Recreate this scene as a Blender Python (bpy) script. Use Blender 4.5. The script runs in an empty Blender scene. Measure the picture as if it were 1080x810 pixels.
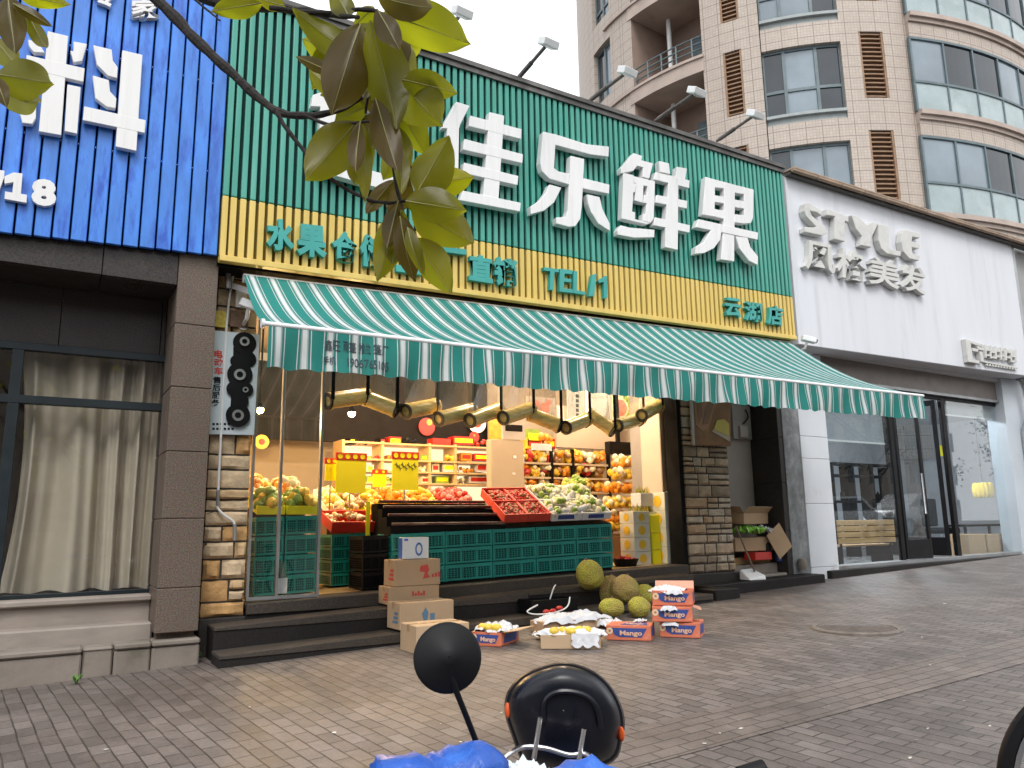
import bpy, bmesh, math, random
from mathutils import Vector as V, Matrix, Euler, noise
random.seed(11)
R = math.radians
sc = bpy.context.scene
COL = sc.collection

# ------------------------------------------------------------------ camera
FL, YAW, PIT, ROL, H = 812.32, .546065, .182578, -.0149118, 1.14
FW = V((math.sin(YAW)*math.cos(PIT), math.cos(YAW)*math.cos(PIT), math.sin(PIT)))
_r = V((math.cos(YAW), -math.sin(YAW), 0)); _u = _r.cross(FW)
RT = _r*math.cos(ROL)+_u*math.sin(ROL); UP = _u*math.cos(ROL)-_r*math.sin(ROL)
EYE = V((0, 0, H))
cd = bpy.data.cameras.new('camera'); cam = bpy.data.objects.new('camera', cd); COL.objects.link(cam)
cd.sensor_width = 36; cd.lens = 36*FL/1080; cd.clip_start = .05; cd.clip_end = 2000
m = Matrix((RT, UP, -FW)).transposed().to_4x4(); m.translation = EYE
cam.matrix_world = m; sc.camera = cam

def ray(px, py): return FW+RT*((px-540)/FL)-UP*((py-405)/FL)
def P(px, py, Y=None, Z=None, X=None, D=None):
    """world point of a measured spot of the site, on the wall plane Y, level Z, plane X or at depth D"""
    d = ray(px, py)
    t = Y/d.y if Y is not None else (Z-H)/d.z if Z is not None else X/d.x if X is not None else D
    return EYE+d*t
def clampf(x, a, b): return max(a, min(b, x))
def gz(x, y): return .033*(clampf(x, -15, 30)-1.4)+.026*(clampf(y, .3, 7)-7)
def G(px, py):
    z = 0
    for i in range(8):
        p = P(px, py, Z=z); z = gz(p.x, p.y)
    return V((p.x, p.y, z))
def fz(x): return .45+.0272*(x-1.78)          # shop floor, a little out of level like the street

# ------------------------------------------------------------------ mesh builder
class MB:
    def __init__(s): s.v = []; s.f = []; s.m = []
    def add(s, pts, faces, m=0):
        b = len(s.v); s.v += [V(p) for p in pts]
        for f in faces: s.f.append([b+i for i in f]); s.m.append(m)
        return s
    def face(s, pts, m=0): return s.add(pts, [list(range(len(pts)))], m)
    def hexa(s, p, m=0):
        return s.add(p, [(3,2,1,0),(4,5,6,7),(0,1,5,4),(1,2,6,5),(2,3,7,6),(3,0,4,7)], m)
    def box(s, a, b, m=0):
        x0,x1 = sorted((a[0],b[0])); y0,y1 = sorted((a[1],b[1])); z0,z1 = sorted((a[2],b[2]))
        return s.hexa([(x0,y0,z0),(x1,y0,z0),(x1,y1,z0),(x0,y1,z0),(x0,y0,z1),(x1,y0,z1),(x1,y1,z1),(x0,y1,z1)], m)
    def obox(s, c, ax, ay, az, m=0):          # centre and three half axes
        c=V(c); ax=V(ax); ay=V(ay); az=V(az)
        return s.hexa([c-ax-ay-az,c+ax-ay-az,c+ax+ay-az,c-ax+ay-az,c-ax-ay+az,c+ax-ay+az,c+ax+ay+az,c-ax+ay+az], m)
    def bar(s, a, b, w, h, up=(0,0,1), m=0):
        a=V(a); b=V(b); d=(b-a); u=V(up); x=d.cross(u).normalized()*w/2; z=x.cross(d).normalized()*h/2
        return s.obox((a+b)/2, d/2, x, z, m)
    def prism(s, poly, ext, m=0):
        n=len(poly); e=V(ext)
        return s.add([V(p) for p in poly]+[V(p)+e for p in poly],
              [list(range(n))[::-1], list(range(n,2*n))]+[(i,(i+1)%n,n+(i+1)%n,n+i) for i in range(n)], m)
    def tube(s, pts, r, n=8, m=0, cap=True):
        pts=[V(p) for p in pts]; k=len(pts); rs=r if isinstance(r,(list,tuple)) else [r]*k
        vs=[]; prev=None
        for i,p in enumerate(pts):
            d=(pts[min(i+1,k-1)]-pts[max(i-1,0)]).normalized()
            if prev is None:
                a=V((0,0,1)) if abs(d.z)<.9 else V((1,0,0)); x=d.cross(a).normalized()
            else:
                x=(prev-d*prev.dot(d)).normalized()
            prev=x; y=d.cross(x)
            vs+=[p+(x*math.cos(2*math.pi*j/n)+y*math.sin(2*math.pi*j/n))*rs[i] for j in range(n)]
        fs=[(i*n+j,i*n+(j+1)%n,(i+1)*n+(j+1)%n,(i+1)*n+j) for i in range(k-1) for j in range(n)]
        if cap: fs+=[list(range(n))[::-1], list(range((k-1)*n,k*n))]
        return s.add(vs, fs, m)
    def lathe(s, c, prof, n=20, m=0, ax=(0,0,1)):
        c=V(c); z=V(ax).normalized(); a=V((1,0,0)) if abs(z.x)<.9 else V((0,1,0)); x=z.cross(a).normalized(); y=z.cross(x)
        return s.grid(lambda i,j: c+z*prof[j][1]+(x*math.cos(2*math.pi*i/n)+y*math.sin(2*math.pi*i/n))*prof[j][0], n, len(prof)-1, m, True)
    def grid(s, fn, nu, nv, m=0, closeu=False):
        w=nu if closeu else nu+1
        vs=[fn(i,j) for j in range(nv+1) for i in range(w)]
        fs=[(j*w+i, j*w+(i+1)%w, (j+1)*w+(i+1)%w, (j+1)*w+i) for j in range(nv) for i in range(nu)]
        return s.add(vs, fs, m)
    def ball(s, c, r, nu=8, nv=6, m=0, jit=0., rot=None):
        c=V(c); r=V(r) if not isinstance(r,(int,float)) else V((r,r,r)); vs=[]; q=random.random()*9
        for j in range(nv+1):
            ph=math.pi*j/nv
            for i in range(nu):
                th=2*math.pi*i/nu
                d=V((math.sin(ph)*math.cos(th),math.sin(ph)*math.sin(th),-math.cos(ph)))
                k=1+jit*noise.noise(d*2+V((q,q,q))) if jit else 1
                o=V((d.x*r.x,d.y*r.y,d.z*r.z))*k
                if rot: o=rot@o
                vs.append(c+o)
        fs=[(j*nu+i,j*nu+(i+1)%nu,(j+1)*nu+(i+1)%nu,(j+1)*nu+i) for j in range(nv) for i in range(nu)]
        return s.add(vs, fs, m)
    def build(s, name, mats, parent=None, smooth=False, bevel=0, seg=1, clean=True, flat=30, local=False):
        o0=V((0,0,0)) if local else org(parent)
        me=bpy.data.meshes.new(name); me.from_pydata([p-o0 for p in s.v], [], s.f)
        if not isinstance(mats,(list,tuple)): mats=[mats]
        for mm in mats: me.materials.append(mm)
        for p,k in zip(me.polygons, s.m): p.material_index=min(k,len(mats)-1)
        bm=bmesh.new(); bm.from_mesh(me)
        if clean:
            bmesh.ops.remove_doubles(bm, verts=bm.verts, dist=1e-5)
            bmesh.ops.dissolve_degenerate(bm, edges=bm.edges, dist=1e-6)
            bmesh.ops.recalc_face_normals(bm, faces=bm.faces)
        if bevel:
            es=[e for e in bm.edges if len(e.link_faces)==2 and e.calc_face_angle(0)>R(flat)]
            bmesh.ops.bevel(bm, geom=es, offset=bevel, segments=seg, affect='EDGES', profile=.6, clamp_overlap=True)
        bm.to_mesh(me); bm.free()
        if smooth:
            me.polygons.foreach_set('use_smooth',[True]*len(me.polygons))
            me.set_sharp_from_angle(angle=R(smooth if smooth is not True else 40))
        o=bpy.data.objects.new(name, me); COL.objects.link(o)
        if parent: o.parent=parent
        return o
ORG={}
def org(o):
    t=V((0,0,0))
    while o is not None: t=t+o.location; o=o.parent
    return t
def tag(o, label=None, cat=None, group=None, kind=None):
    if label: o['label']=label
    if cat: o['category']=cat
    if group: o['group']=group
    if kind: o['kind']=kind
    return o
def thing(name, label, cat, loc=(0,0,0), group=None):
    o=bpy.data.objects.new(name, None); COL.objects.link(o); o.location=V(loc); o.empty_display_size=.1
    return tag(o, label, cat, group)
def kids(o): return [c for c in COL.objects if c.parent==o]
def dup(o, loc=None, rot=None, label=None, parent=None, scale=None):
    c=o.copy(); COL.objects.link(c)
    if parent: c.parent=parent
    if loc is not None: c.location=V(loc)
    if rot is not None: c.rotation_euler=rot
    if scale is not None: c.scale=scale
    if label: c['label']=label
    for k in kids(o): dup(k, parent=c)
    return c

# ------------------------------------------------------------------ materials
def nn(nt, t, **kw):
    n=nt.nodes.new(t)
    for k,v in kw.items():
        if k in n.inputs.keys(): n.inputs[k].default_value=v
        else: setattr(n,k,v)
    return n
def c4(c): return (*c[:3],1)
MATS={}
def newmat(name):
    m=bpy.data.materials.new(name); m.use_nodes=True; nt=m.node_tree; MATS[name]=m
    return m, nt, nt.nodes['Principled BSDF']
def coords(nt, scale=(1,1,1), rot=(0,0,0), kind='Object'):
    tc=nn(nt,'ShaderNodeTexCoord'); mp=nn(nt,'ShaderNodeMapping'); mp.inputs['Scale'].default_value=scale; mp.inputs['Rotation'].default_value=rot
    nt.links.new(tc.outputs[kind], mp.inputs['Vector']); return mp.outputs['Vector']
def noi(nt, vec, scale, detail=4, rough=.55):
    n=nn(nt,'ShaderNodeTexNoise'); n.inputs['Scale'].default_value=scale; n.inputs['Detail'].default_value=detail; n.inputs['Roughness'].default_value=rough
    if vec is not None: nt.links.new(vec, n.inputs['Vector'])
    return n.outputs['Fac']
def ramp(nt, fac, stops):
    r=nn(nt,'ShaderNodeValToRGB'); e=r.color_ramp.elements
    while len(e)<len(stops): e.new(.5)
    for el,(p,c) in zip(e,stops): el.position=p; el.color=c4(c) if len(c)>2 else (c[0],)*3+(1,)
    nt.links.new(fac, r.inputs['Fac']); return r.outputs['Color']
def mixc(nt, fac, a, b, mode='MIX'):
    x=nn(nt,'ShaderNodeMix',data_type='RGBA',blend_type=mode)
    for sk,val in ((x.inputs[0],fac),(x.inputs[6],a),(x.inputs[7],b)):
        if hasattr(val,'node'): nt.links.new(val,sk)
        else: sk.default_value=val if not isinstance(val,tuple) else c4(val)
    return x.outputs[2]
def bumpn(nt, bs, h, strength, dist=.01):
    b=nn(nt,'ShaderNodeBump'); b.inputs['Strength'].default_value=strength; b.inputs['Distance'].default_value=dist
    nt.links.new(h,b.inputs['Height']); nt.links.new(b.outputs['Normal'],bs.inputs['Normal'])
def mat(name, col, rough=.6, metal=0, var=.15, vs=3, bump=0, bs=60, col2=None, c2=(.55,.75), c2s=1.5, stretch=(1,1,1), spec=.5, kind='Object', dist=.01, rv=.1):
    m,nt,b=newmat(name); vec=coords(nt, stretch, kind=kind)
    n=noi(nt,vec,vs)
    lo=tuple(c*(1-var) for c in col); hi=tuple(min(1,c*(1+var)) for c in col)
    cc=ramp(nt,n,[(.3,lo),(.7,hi)])
    if col2:
        f=ramp(nt,noi(nt,vec,c2s,6,.65),[(c2[0],(0,)),(c2[1],(1,))])
        cc=mixc(nt,f,cc,col2)
    nt.links.new(cc,b.inputs['Base Color'])
    b.inputs['Metallic'].default_value=metal; b.inputs['Specular IOR Level'].default_value=spec
    if rv:
        rr=ramp(nt,noi(nt,vec,vs*2.3),[(.3,(max(0,rough-rv),)),(.7,(min(1,rough+rv),))]); nt.links.new(rr,b.inputs['Roughness'])
    else: b.inputs['Roughness'].default_value=rough
    if bump: bumpn(nt,b,noi(nt,vec,bs,5),bump,dist)
    return m
def emis(name, col, s):
    m,nt,b=newmat(name); b.inputs['Base Color'].default_value=c4(col); b.inputs['Emission Color'].default_value=c4(col); b.inputs['Emission Strength'].default_value=s
    return m
def glassmat(name, tint=(.9,.95,.95), base=.06, edge=1., rough=.0, film=0, filmcol=(.8,.8,.8)):
    m,nt,b=newmat(name); nt.nodes.remove(b); out=nt.nodes['Material Output']
    tr=nn(nt,'ShaderNodeBsdfTransparent'); tr.inputs[0].default_value=c4(tint)
    gl=nn(nt,'ShaderNodeBsdfGlossy'); gl.inputs['Roughness'].default_value=rough; gl.inputs[0].default_value=(1,1,1,1)
    fr=nn(nt,'ShaderNodeFresnel'); ge=nn(nt,'ShaderNodeNewGeometry'); io=nn(nt,'ShaderNodeMath',operation='MULTIPLY_ADD'); io.inputs[1].default_value=-.8333; io.inputs[2].default_value=1.5; nt.links.new(ge.outputs['Backfacing'],io.inputs[0]); nt.links.new(io.outputs[0],fr.inputs['IOR'])   # same pane from either side
    mu=nn(nt,'ShaderNodeMath',operation='MULTIPLY_ADD'); mu.inputs[1].default_value=edge; mu.inputs[2].default_value=base; mu.use_clamp=True
    nt.links.new(fr.outputs[0],mu.inputs[0])
    mx=nn(nt,'ShaderNodeMixShader'); nt.links.new(mu.outputs[0],mx.inputs[0]); nt.links.new(tr.outputs[0],mx.inputs[1]); nt.links.new(gl.outputs[0],mx.inputs[2])
    last=mx.outputs[0]
    if film:
        df=nn(nt,'ShaderNodeBsdfDiffuse'); df.inputs[0].default_value=c4(filmcol)
        vec=coords(nt,(1,1,.5)); fa=ramp(nt,noi(nt,vec,2.5,5,.6),[(.3,(film*.4,)),(.75,(film*1.5,))])
        m2=nn(nt,'ShaderNodeMixShader'); nt.links.new(fa,m2.inputs[0]); nt.links.new(last,m2.inputs[1]); nt.links.new(df.outputs[0],m2.inputs[2]); last=m2.outputs[0]
    nt.links.new(last,out.inputs['Surface'])
    return m

# painted metal slats with run-down streaks
M_blue=mat('blue_paint',(.045,.20,.66),.36,var=.24,vs=2.2,col2=(.015,.085,.46),c2=(.5,.68),c2s=2.4,stretch=(3,3,.7),bump=.04,bs=30)
M_bluebk=mat('blue_gap',(.003,.006,.03),.9,spec=.1)
M_green=mat('green_paint',(.045,.29,.225),.36,var=.12,vs=1.6,col2=(.10,.37,.30),c2=(.5,.75),stretch=(4,4,.35),bump=.03)
M_greenbk=mat('green_gap',(.004,.03,.024),.8,spec=.2)
M_yellow=mat('yellow_paint',(.64,.46,.115),.4,var=.1,vs=1.6,col2=(.70,.54,.18),c2=(.5,.8),stretch=(4,4,.5),bump=.03)
M_yellowbk=mat('yellow_gap',(.13,.09,.015),.8,spec=.2)
M_letter=mat('white_letter',(.70,.70,.70),.42,var=.04,vs=2,col2=(.55,.54,.52),c2=(.56,.8),c2s=2.5,stretch=(7,7,.6))
M_teal=mat('teal_letter',(.035,.30,.27),.4,var=.12)
M_wall=mat('white_wall',(.63,.65,.695),.65,var=.04,vs=.8,col2=(.50,.51,.53),c2=(.52,.8),c2s=1.2,stretch=(3,3,.3),bump=.03,bs=25)
M_wallb=mat('white_tile',(.60,.63,.67),.4,var=.06,vs=1.2,col2=(.42,.40,.38),c2=(.6,.85),c2s=2)
M_greyst=mat('grey_cast_letter',(.56,.56,.54),.65,var=.07,vs=5,col2=(.36,.36,.34),c2=(.55,.8),c2s=4,bump=.05)
def granite(name,c,c2,rough=.35):
    m,nt,b=newmat(name); vec=coords(nt)
    v=nn(nt,'ShaderNodeTexVoronoi'); v.inputs['Scale'].default_value=160; nt.links.new(vec,v.inputs['Vector'])
    n=noi(nt,vec,90,3,.7); big=noi(nt,vec,1.3,5,.6)
    cc=ramp(nt,n,[(.35,c2),(.5,c),(.68,tuple(min(1,x*1.5) for x in c))])
    cc=mixc(nt,.35,cc,mixc(nt,1.,v.outputs['Color'],c,'MULTIPLY'))
    cc=mixc(nt,ramp(nt,big,[(.45,(0,)),(.8,(.55,))]),cc,tuple(x*.55 for x in c))
    nt.links.new(cc,b.inputs['Base Color']); b.inputs['Roughness'].default_value=rough
    nt.links.new(ramp(nt,big,[(.3,(rough-.08,)),(.7,(rough+.25,))]),b.inputs['Roughness']); b.inputs['Specular IOR Level'].default_value=.22
    return m
M_gran=granite('brown_granite',(.165,.128,.104),(.06,.045,.036),.45)
M_gran2=granite('dark_granite',(.055,.048,.045),(.02,.018,.018),.3)
M_gran3=granite('step_granite',(.022,.019,.0185),(.009,.008,.008),.5)
M_tread=granite('worn_tread',(.075,.062,.052),(.03,.026,.022),.55)
M_sill=mat('sill_stone',(.27,.232,.20),.8,var=.14,vs=3,col2=(.17,.15,.13),c2=(.52,.75),c2s=1.8,bump=.15,bs=40,stretch=(1,1,2.5))
M_conc=mat('old_concrete',(.225,.192,.165),.9,var=.22,vs=4,col2=(.13,.115,.09),c2=(.5,.72),c2s=2,bump=.3,bs=30)
ST=[mat('sandstone_%s'%n,c,.9,var=.18,vs=9,col2=tuple(x*.6 for x in c),c2=(.5,.8),c2s=6,bump=.55,bs=28,dist=.02) for n,c in
    (('cream',(.56,.385,.215)),('ochre',(.54,.315,.13)),('pale',(.58,.44,.29)),('brown',(.42,.25,.125)))]
ST2=[mat('greystone_%s'%n,c,.9,var=.2,vs=9,col2=tuple(x*.6 for x in c),c2=(.5,.8),c2s=6,bump=.55,bs=28,dist=.02) for n,c in
    (('buff',(.46,.35,.245)),('tan',(.42,.285,.175)),('grey',(.46,.385,.30)),('dark',(.29,.22,.155)))]
M_mortar=mat('dark_mortar',(.045,.037,.03),.95,bump=.3)
M_frame=mat('dark_frame',(.010,.016,.020),.45,var=.2,spec=.3)
M_black=mat('black_plastic',(.004,.004,.005),.5,var=.2,rv=.08,spec=.2)
M_blackm=mat('black_matt',(.008,.0075,.0075),.9,spec=.15)
M_steel=mat('grey_steel',(.34,.35,.36),.4,metal=.7,var=.12,col2=(.22,.21,.2))
M_chrome=mat('chrome',(.7,.7,.72),.16,metal=1,var=.05)
M_white=mat('white_plastic',(.74,.75,.76),.45,var=.05)
M_glass=glassmat('shop_glass',(.96,.98,.97),.0,.9)
M_glass2=glassmat('salon_glass',(.92,.95,.96),.01,1.0)
M_glassw=glassmat('window_glass',(.93,.93,.92),.0,.9)
M_film=glassmat('clear_vinyl',(.88,.86,.82),.03,.9,.12,.45,(.50,.45,.38))
M_curtain=mat('cream_curtain',(.52,.47,.385),.9,var=.12,vs=1.5,bump=.15,bs=120,col2=(.36,.31,.25),c2=(.5,.9))
M_card=mat('cardboard',(.42,.285,.17),.85,var=.10,vs=2.5,col2=(.33,.215,.12),c2=(.5,.8),bump=.06,bs=12)
M_card2=mat('pale_cardboard',(.47,.335,.21),.85,var=.10,vs=2.5,bump=.06,bs=12)
M_red=mat('red_plastic',(.55,.03,.02),.4,var=.15)
M_redink=mat('red_ink',(.50,.06,.05),.7)
M_blueink=mat('blue_ink',(.03,.06,.24),.6,var=.25)
M_mango=mat('orange_carton',(.58,.16,.085),.65,var=.18,vs=6,col2=(.66,.36,.24),c2=(.55,.7),c2s=5)
M_paper=mat('white_paper',(.60,.61,.64),.8,var=.10,vs=7,bump=.5,bs=22)
M_crate=mat('teal_crate',(.006,.235,.20),.42,var=.2,vs=2)
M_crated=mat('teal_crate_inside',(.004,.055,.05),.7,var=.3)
M_wood=mat('bench_wood',(.52,.33,.15),.5,var=.25,vs=3,stretch=(.4,4,4))
M_woodd=mat('cabinet_wood',(.16,.085,.045),.5,var=.2,stretch=(3,3,.5))
M_beige=mat('beige_wall',(.40,.33,.26),.75,var=.06,vs=1)
M_floor=mat('shop_floor',(.52,.33,.14),.4,var=.15,vs=3)
M_dark=mat('dark_panel',(.007,.005,.0045),.7,spec=.15)
M_greywall=mat('grey_plaster',(.44,.395,.365),.85,var=.15,vs=1.2,bump=.1)
FR={k:mat(k+'_fruit',c,.4,var=.25,vs=14) for k,c in dict(orange=(.70,.26,.02),yellow=(.72,.48,.05),red=(.45,.025,.02),green=(.22,.33,.05),cream=(.70,.66,.48),brown=(.28,.16,.07),pink=(.62,.20,.16)).items()}
M_yel=mat('yellow_card',(.90,.85,.012),.6,var=.03)
M_redcard=mat('red_card',(.60,.04,.02),.6)
M_gold=mat('gold_print',(.80,.50,.03),.5)
M_posterw=mat('poster_white',(.66,.70,.74),.5)
# ------------------------------------------------------------------ ground
def sheet(xs, ys, dz, name, m, **k):
    b=MB(); b.grid(lambda i,j:(xs[i],ys[j],gz(xs[i],ys[j])+dz),len(xs)-1,len(ys)-1)
    o=b.build(name,m); o['kind']='structure'; return o
def brickmat(name, rot, c1, c2, mortar, bw=.2, rh=.1, wet=True):
    m,nt,b=newmat(name); vec=coords(nt,(1,1,1),(0,0,rot))
    # slight wobble so that the courses are not ruled
    wn=nn(nt,'ShaderNodeTexNoise'); wn.inputs['Scale'].default_value=1.4; nt.links.new(vec,wn.inputs['Vector'])
    sub=nn(nt,'ShaderNodeVectorMath',operation='SUBTRACT'); sub.inputs[1].default_value=(.5,.5,.5); nt.links.new(wn.outputs['Color'],sub.inputs[0])
    sca=nn(nt,'ShaderNodeVectorMath',operation='SCALE'); sca.inputs['Scale'].default_value=.035; nt.links.new(sub.outputs[0],sca.inputs[0])
    ad=nn(nt,'ShaderNodeVectorMath',operation='ADD'); nt.links.new(vec,ad.inputs[0]); nt.links.new(sca.outputs[0],ad.inputs[1]); v2=ad.outputs[0]
    t=nn(nt,'ShaderNodeTexBrick'); t.offset=.5; t.inputs['Scale'].default_value=1
    for k,v in (('Brick Width',bw),('Row Height',rh),('Mortar Size',.0058),('Mortar Smooth',.5),('Bias',0)): t.inputs[k].default_value=v
    t.inputs['Color1'].default_value=c4(c1); t.inputs['Color2'].default_value=c4(c2); t.inputs['Mortar'].default_value=c4(mortar); nt.links.new(v2,t.inputs['Vector'])
    big=noi(nt,vec,.55,6,.62); fine=noi(nt,vec,45,4,.7); mid=noi(nt,vec,4,5,.6)
    cc=mixc(nt,ramp(nt,big,[(.40,(0,)),(.68,(.7,))]),t.outputs['Color'],tuple(x*.6 for x in c1))
    cc=mixc(nt,ramp(nt,mid,[(.5,(0,)),(.75,(.35,))]),cc,tuple(x*1.45 for x in c2))
    cc=mixc(nt,.5,cc,ramp(nt,fine,[(.25,(.35,)),(.75,(.75,))]),'OVERLAY')
    nt.links.new(cc,b.inputs['Base Color'])
    nt.links.new(ramp(nt,big,[(.3,(.74,)),(.7,(.36,))]),b.inputs['Roughness'])
    mm=nn(nt,'ShaderNodeMath',operation='MULTIPLY_ADD'); mm.inputs[1].default_value=-1.; nt.links.new(t.outputs['Fac'],mm.inputs[0])
    mul=nn(nt,'ShaderNodeMath',operation='MULTIPLY'); mul.inputs[1].default_value=.35; nt.links.new(fine,mul.inputs[0]); nt.links.new(mul.outputs[0],mm.inputs[2])
    bumpn(nt,b,mm.outputs[0],.75,.008)
    return m
M_pave=brickmat('brick_paving',R(90-5),(.100,.083,.075),(.165,.141,.129),(.028,.022,.019))
M_band=brickmat('brick_band',R(-1),(.12,.098,.086),(.168,.14,.124),(.045,.036,.031))
M_road=mat('asphalt',(.05,.05,.052),.85,var=.2,vs=6,bump=.4,bs=160)
M_gnd=mat('bare_ground',(.10,.09,.075),.95,var=.2)
xs=[-400,-120,-40]+[x*5 for x in range(-6,10)]+[60,120,400]
sheet(xs,[-400,-100,-30,-12,-6,-2,.22,.3,2,4,7,8.9,12,20,40,100,400],-.19,'ground',M_gnd)
px_=[x*2.5 for x in range(-10,20)]
sheet(px_,[.36]+[.3+x*.67 for x in range(1,10)]+[7,8.9],0,'pavement',M_pave)
o=sheet([x*2.5 for x in range(-2,20)],[3.22,3.5,3.74],.004,'paving_band',M_band)
sheet(px_,[-9,-5,-1,.2],-.16,'road',M_road)
b=MB()
for i in range(-20,40):
    x0,x1=i*1.0+.006,i*1.0+.994
    b.hexa([(x0,.2,gz(x0,.3)-.19),(x1,.2,gz(x1,.3)-.19),(x1,.36,gz(x1,.3)-.19),(x0,.36,gz(x0,.3)-.19),(x0,.2,gz(x0,.3)+.004),(x1,.2,gz(x1,.3)+.004),(x1,.36,gz(x1,.3)+.004),(x0,.36,gz(x0,.3)+.004)])
b.build('kerb',M_conc,bevel=.012)['kind']='structure'
# litter flecks on the bricks
b=MB()
for i in range(55):
    q=G(random.uniform(20,1075),random.uniform(612,805))
    if q.y>6.3 and 1<q.x<7.6: continue
    s=random.uniform(.006,.02)*(1.6 if random.random()<.12 else 1); a=random.random()*6; z=q.z+.006
    b.face([(q.x+s*math.cos(a+t)*random.uniform(.6,1.4),q.y+s*math.sin(a+t)*.7,z+random.uniform(0,.006)) for t in (0,1.5,3.1,4.6)])
tag(b.build('litter',mat('scrap_paper',(.55,.53,.49),.9,var=.3,vs=3)),'tiny scraps of pale paper and leaf scattered over the brick pavement',kind='stuff')
# manhole
c=G(903,663)
t=thing('manhole_cover','round iron manhole cover with a pale raised rim set in the brick pavement','manhole cover',c)
r=.36
b=MB(); b.lathe(c,[(r,-.02),(r,.012),(r+.035,.014),(r+.05,.002),(r+.05,-.02)],40); b.build('rim',mat('rim_concrete',(.14,.12,.105),.9,var=.3,vs=9),t,smooth=True)
b=MB(); b.lathe(c,[(.001,.005),(r-.012,.005),(r-.012,-.02)],40)
for i in range(-6,7):
    h=math.sqrt(max(0,(r-.04)**2-(i*.05)**2))
    if h>.05: b.box((c.x-h,c.y+i*.05-.010,c.z+.004),(c.x+h,c.y+i*.05+.010,c.z+.008))
b.build('lid',mat('cast_iron',(.10,.082,.072),.8,var=.35,vs=9,col2=(.15,.12,.10)),t)

# ------------------------------------------------------------------ helpers for signs
def lerp(a,b,t): return a+(b-a)*t
def slats(b, x0,x1,pitch,w,zb,zt,yf,dep,m=0):
    n=int((x1-x0)/pitch)
    for i in range(n):
        x=x0+(i+.5)*(x1-x0)/n; dx=w/2
        zl,zh=zb(x),zt(x); j=random.uniform(-.003,.003)
        b.box((x-dx,yf+j,zl+.004),(x+dx,yf+dep,zh-.004),m)
def textmesh(body, offset=.0, extrude=.1, res=3, shear=0):
    c=bpy.data.curves.new('lettering_curve','FONT'); c.body=body; c.offset=offset; c.extrude=extrude; c.resolution_u=res; c.shear=shear
    o=bpy.data.objects.new('lettering_curve',c); COL.objects.link(o)
    me=bpy.data.meshes.new_from_object(o.evaluated_get(bpy.context.evaluated_depsgraph_get()))
    vs=[v.co.copy() for v in me.vertices]; fs=[list(p.vertices) for p in me.polygons]
    bpy.data.objects.remove(o); bpy.data.curves.remove(c); bpy.data.meshes.remove(me)
    return vs,fs
def addtext(b, body, x0,y0,x1,y1, Y, depth=.05, offset=.02, m=0, tilt=0):
    """lettering whose box on the photo plane Y runs from (x0,y0) to (x1,y1); tilt = fall of its base line in px"""
    vs,fs=textmesh(body,offset)
    ax=[v.x for v in vs]; ay=[v.y for v in vs]; a0,a1,c0,c1=min(ax),max(ax),min(ay),max(ay)
    pts=[]
    TL,TR,BL,BR=P(x0,y0,Y=Y),P(x1,y0+tilt,Y=Y),P(x0,y1,Y=Y),P(x1,y1+tilt,Y=Y)
    for v in vs:
        u=(v.x-a0)/(a1-a0); w=(v.y-c0)/(c1-c0)
        p=(BL.lerp(BR,u)).lerp(TL.lerp(TR,u),w)
        p.y=Y+(depth if v.z<0 else 0); pts.append(p)
    b.add(pts,fs,m)
def strokes(b, polys, sx, ox, oy, Y, depth, m=0):
    """bold block strokes: outlines measured on the sign face at scale sx from corner (ox,oy)"""
    for i,pl in enumerate(polys):
        y=Y-.0015*i
        b.prism([P(ox+x/sx,oy+yy/sx,Y=y) for x,yy in pl],(0,depth,0),m)
def arc(cx,cy,rx,ry,a0,a1,n=8): return [(cx+rx*math.cos(R(a0+(a1-a0)*i/n)),cy+ry*math.sin(R(a0+(a1-a0)*i/n))) for i in range(n+1)]

# ------------------------------------------------------------------ left building (granite front with curtained window)
SY=7.42; FY=7.8
t=thing('shop_building','brown granite shop front under the blue sign with a curtained window and stone plinth','building',(0,7.5,0))
XL=-6.0
# pillar of separate slabs
pa,pb=P(176,470,Y=7.5).x,P(220,470,Y=7.5).x
zs=[P(190,y,Y=7.5).z for y in (667,620,547,476,408,341,262)]
b=MB()
for z0,z1 in zip(zs,zs[1:]): b.box((pa,7.5,z0+.003),(pb,8.3,z1-.003))
b.box((pa+.01,7.51,zs[0]),(pb-.01,8.29,zs[-1]))
b.box((pa+.02,7.6,-.4),(pb-.02,8.2,zs[0]))
b.build('pillar',M_gran,t,bevel=.006)
zlin=P(60,283,Y=7.5).z; ztop=P(90,250,Y=7.5).z+.3
b=MB()
x=XL
while x<pa:
    x2=min(pa,x+1.05)-.006
    b.box((x,7.505,zlin),(x2,7.56,ztop)); b.box((x,7.57,zlin),(x2,8.1,zlin+.05)); x=x2+.006
b.build('lintel',M_gran2,t,bevel=.004)
zfr=P(90,369,Y=8.08).z; zsil=P(80,630,Y=7.95).z
b=MB(); x=XL
while x<pa:
    x2=min(pa,x+.86)-.005; b.box((x,8.1,zfr),(x2,8.2,zlin-.004)); x=x2+.005
b.build('wall_panel',M_gran2,t,bevel=.004)
b=MB(); b.box((XL,8.0,-.3),(pa,8.2,zsil-.05)); b.box((XL,7.55,zlin+.3),(pb,8.9,7.3)); b.box((XL,8.9,-.3),(XL+.2,12,7.2)); b.box((XL,12,-.3),(pb,12.2,7.3)); b.box((pb-.2,8.3,-.3),(pb,12,7.2)); b.box((XL,8.2,zlin+.1),(pb-.2,12,zlin+.2))
b.build('wall',M_conc,t)
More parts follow.
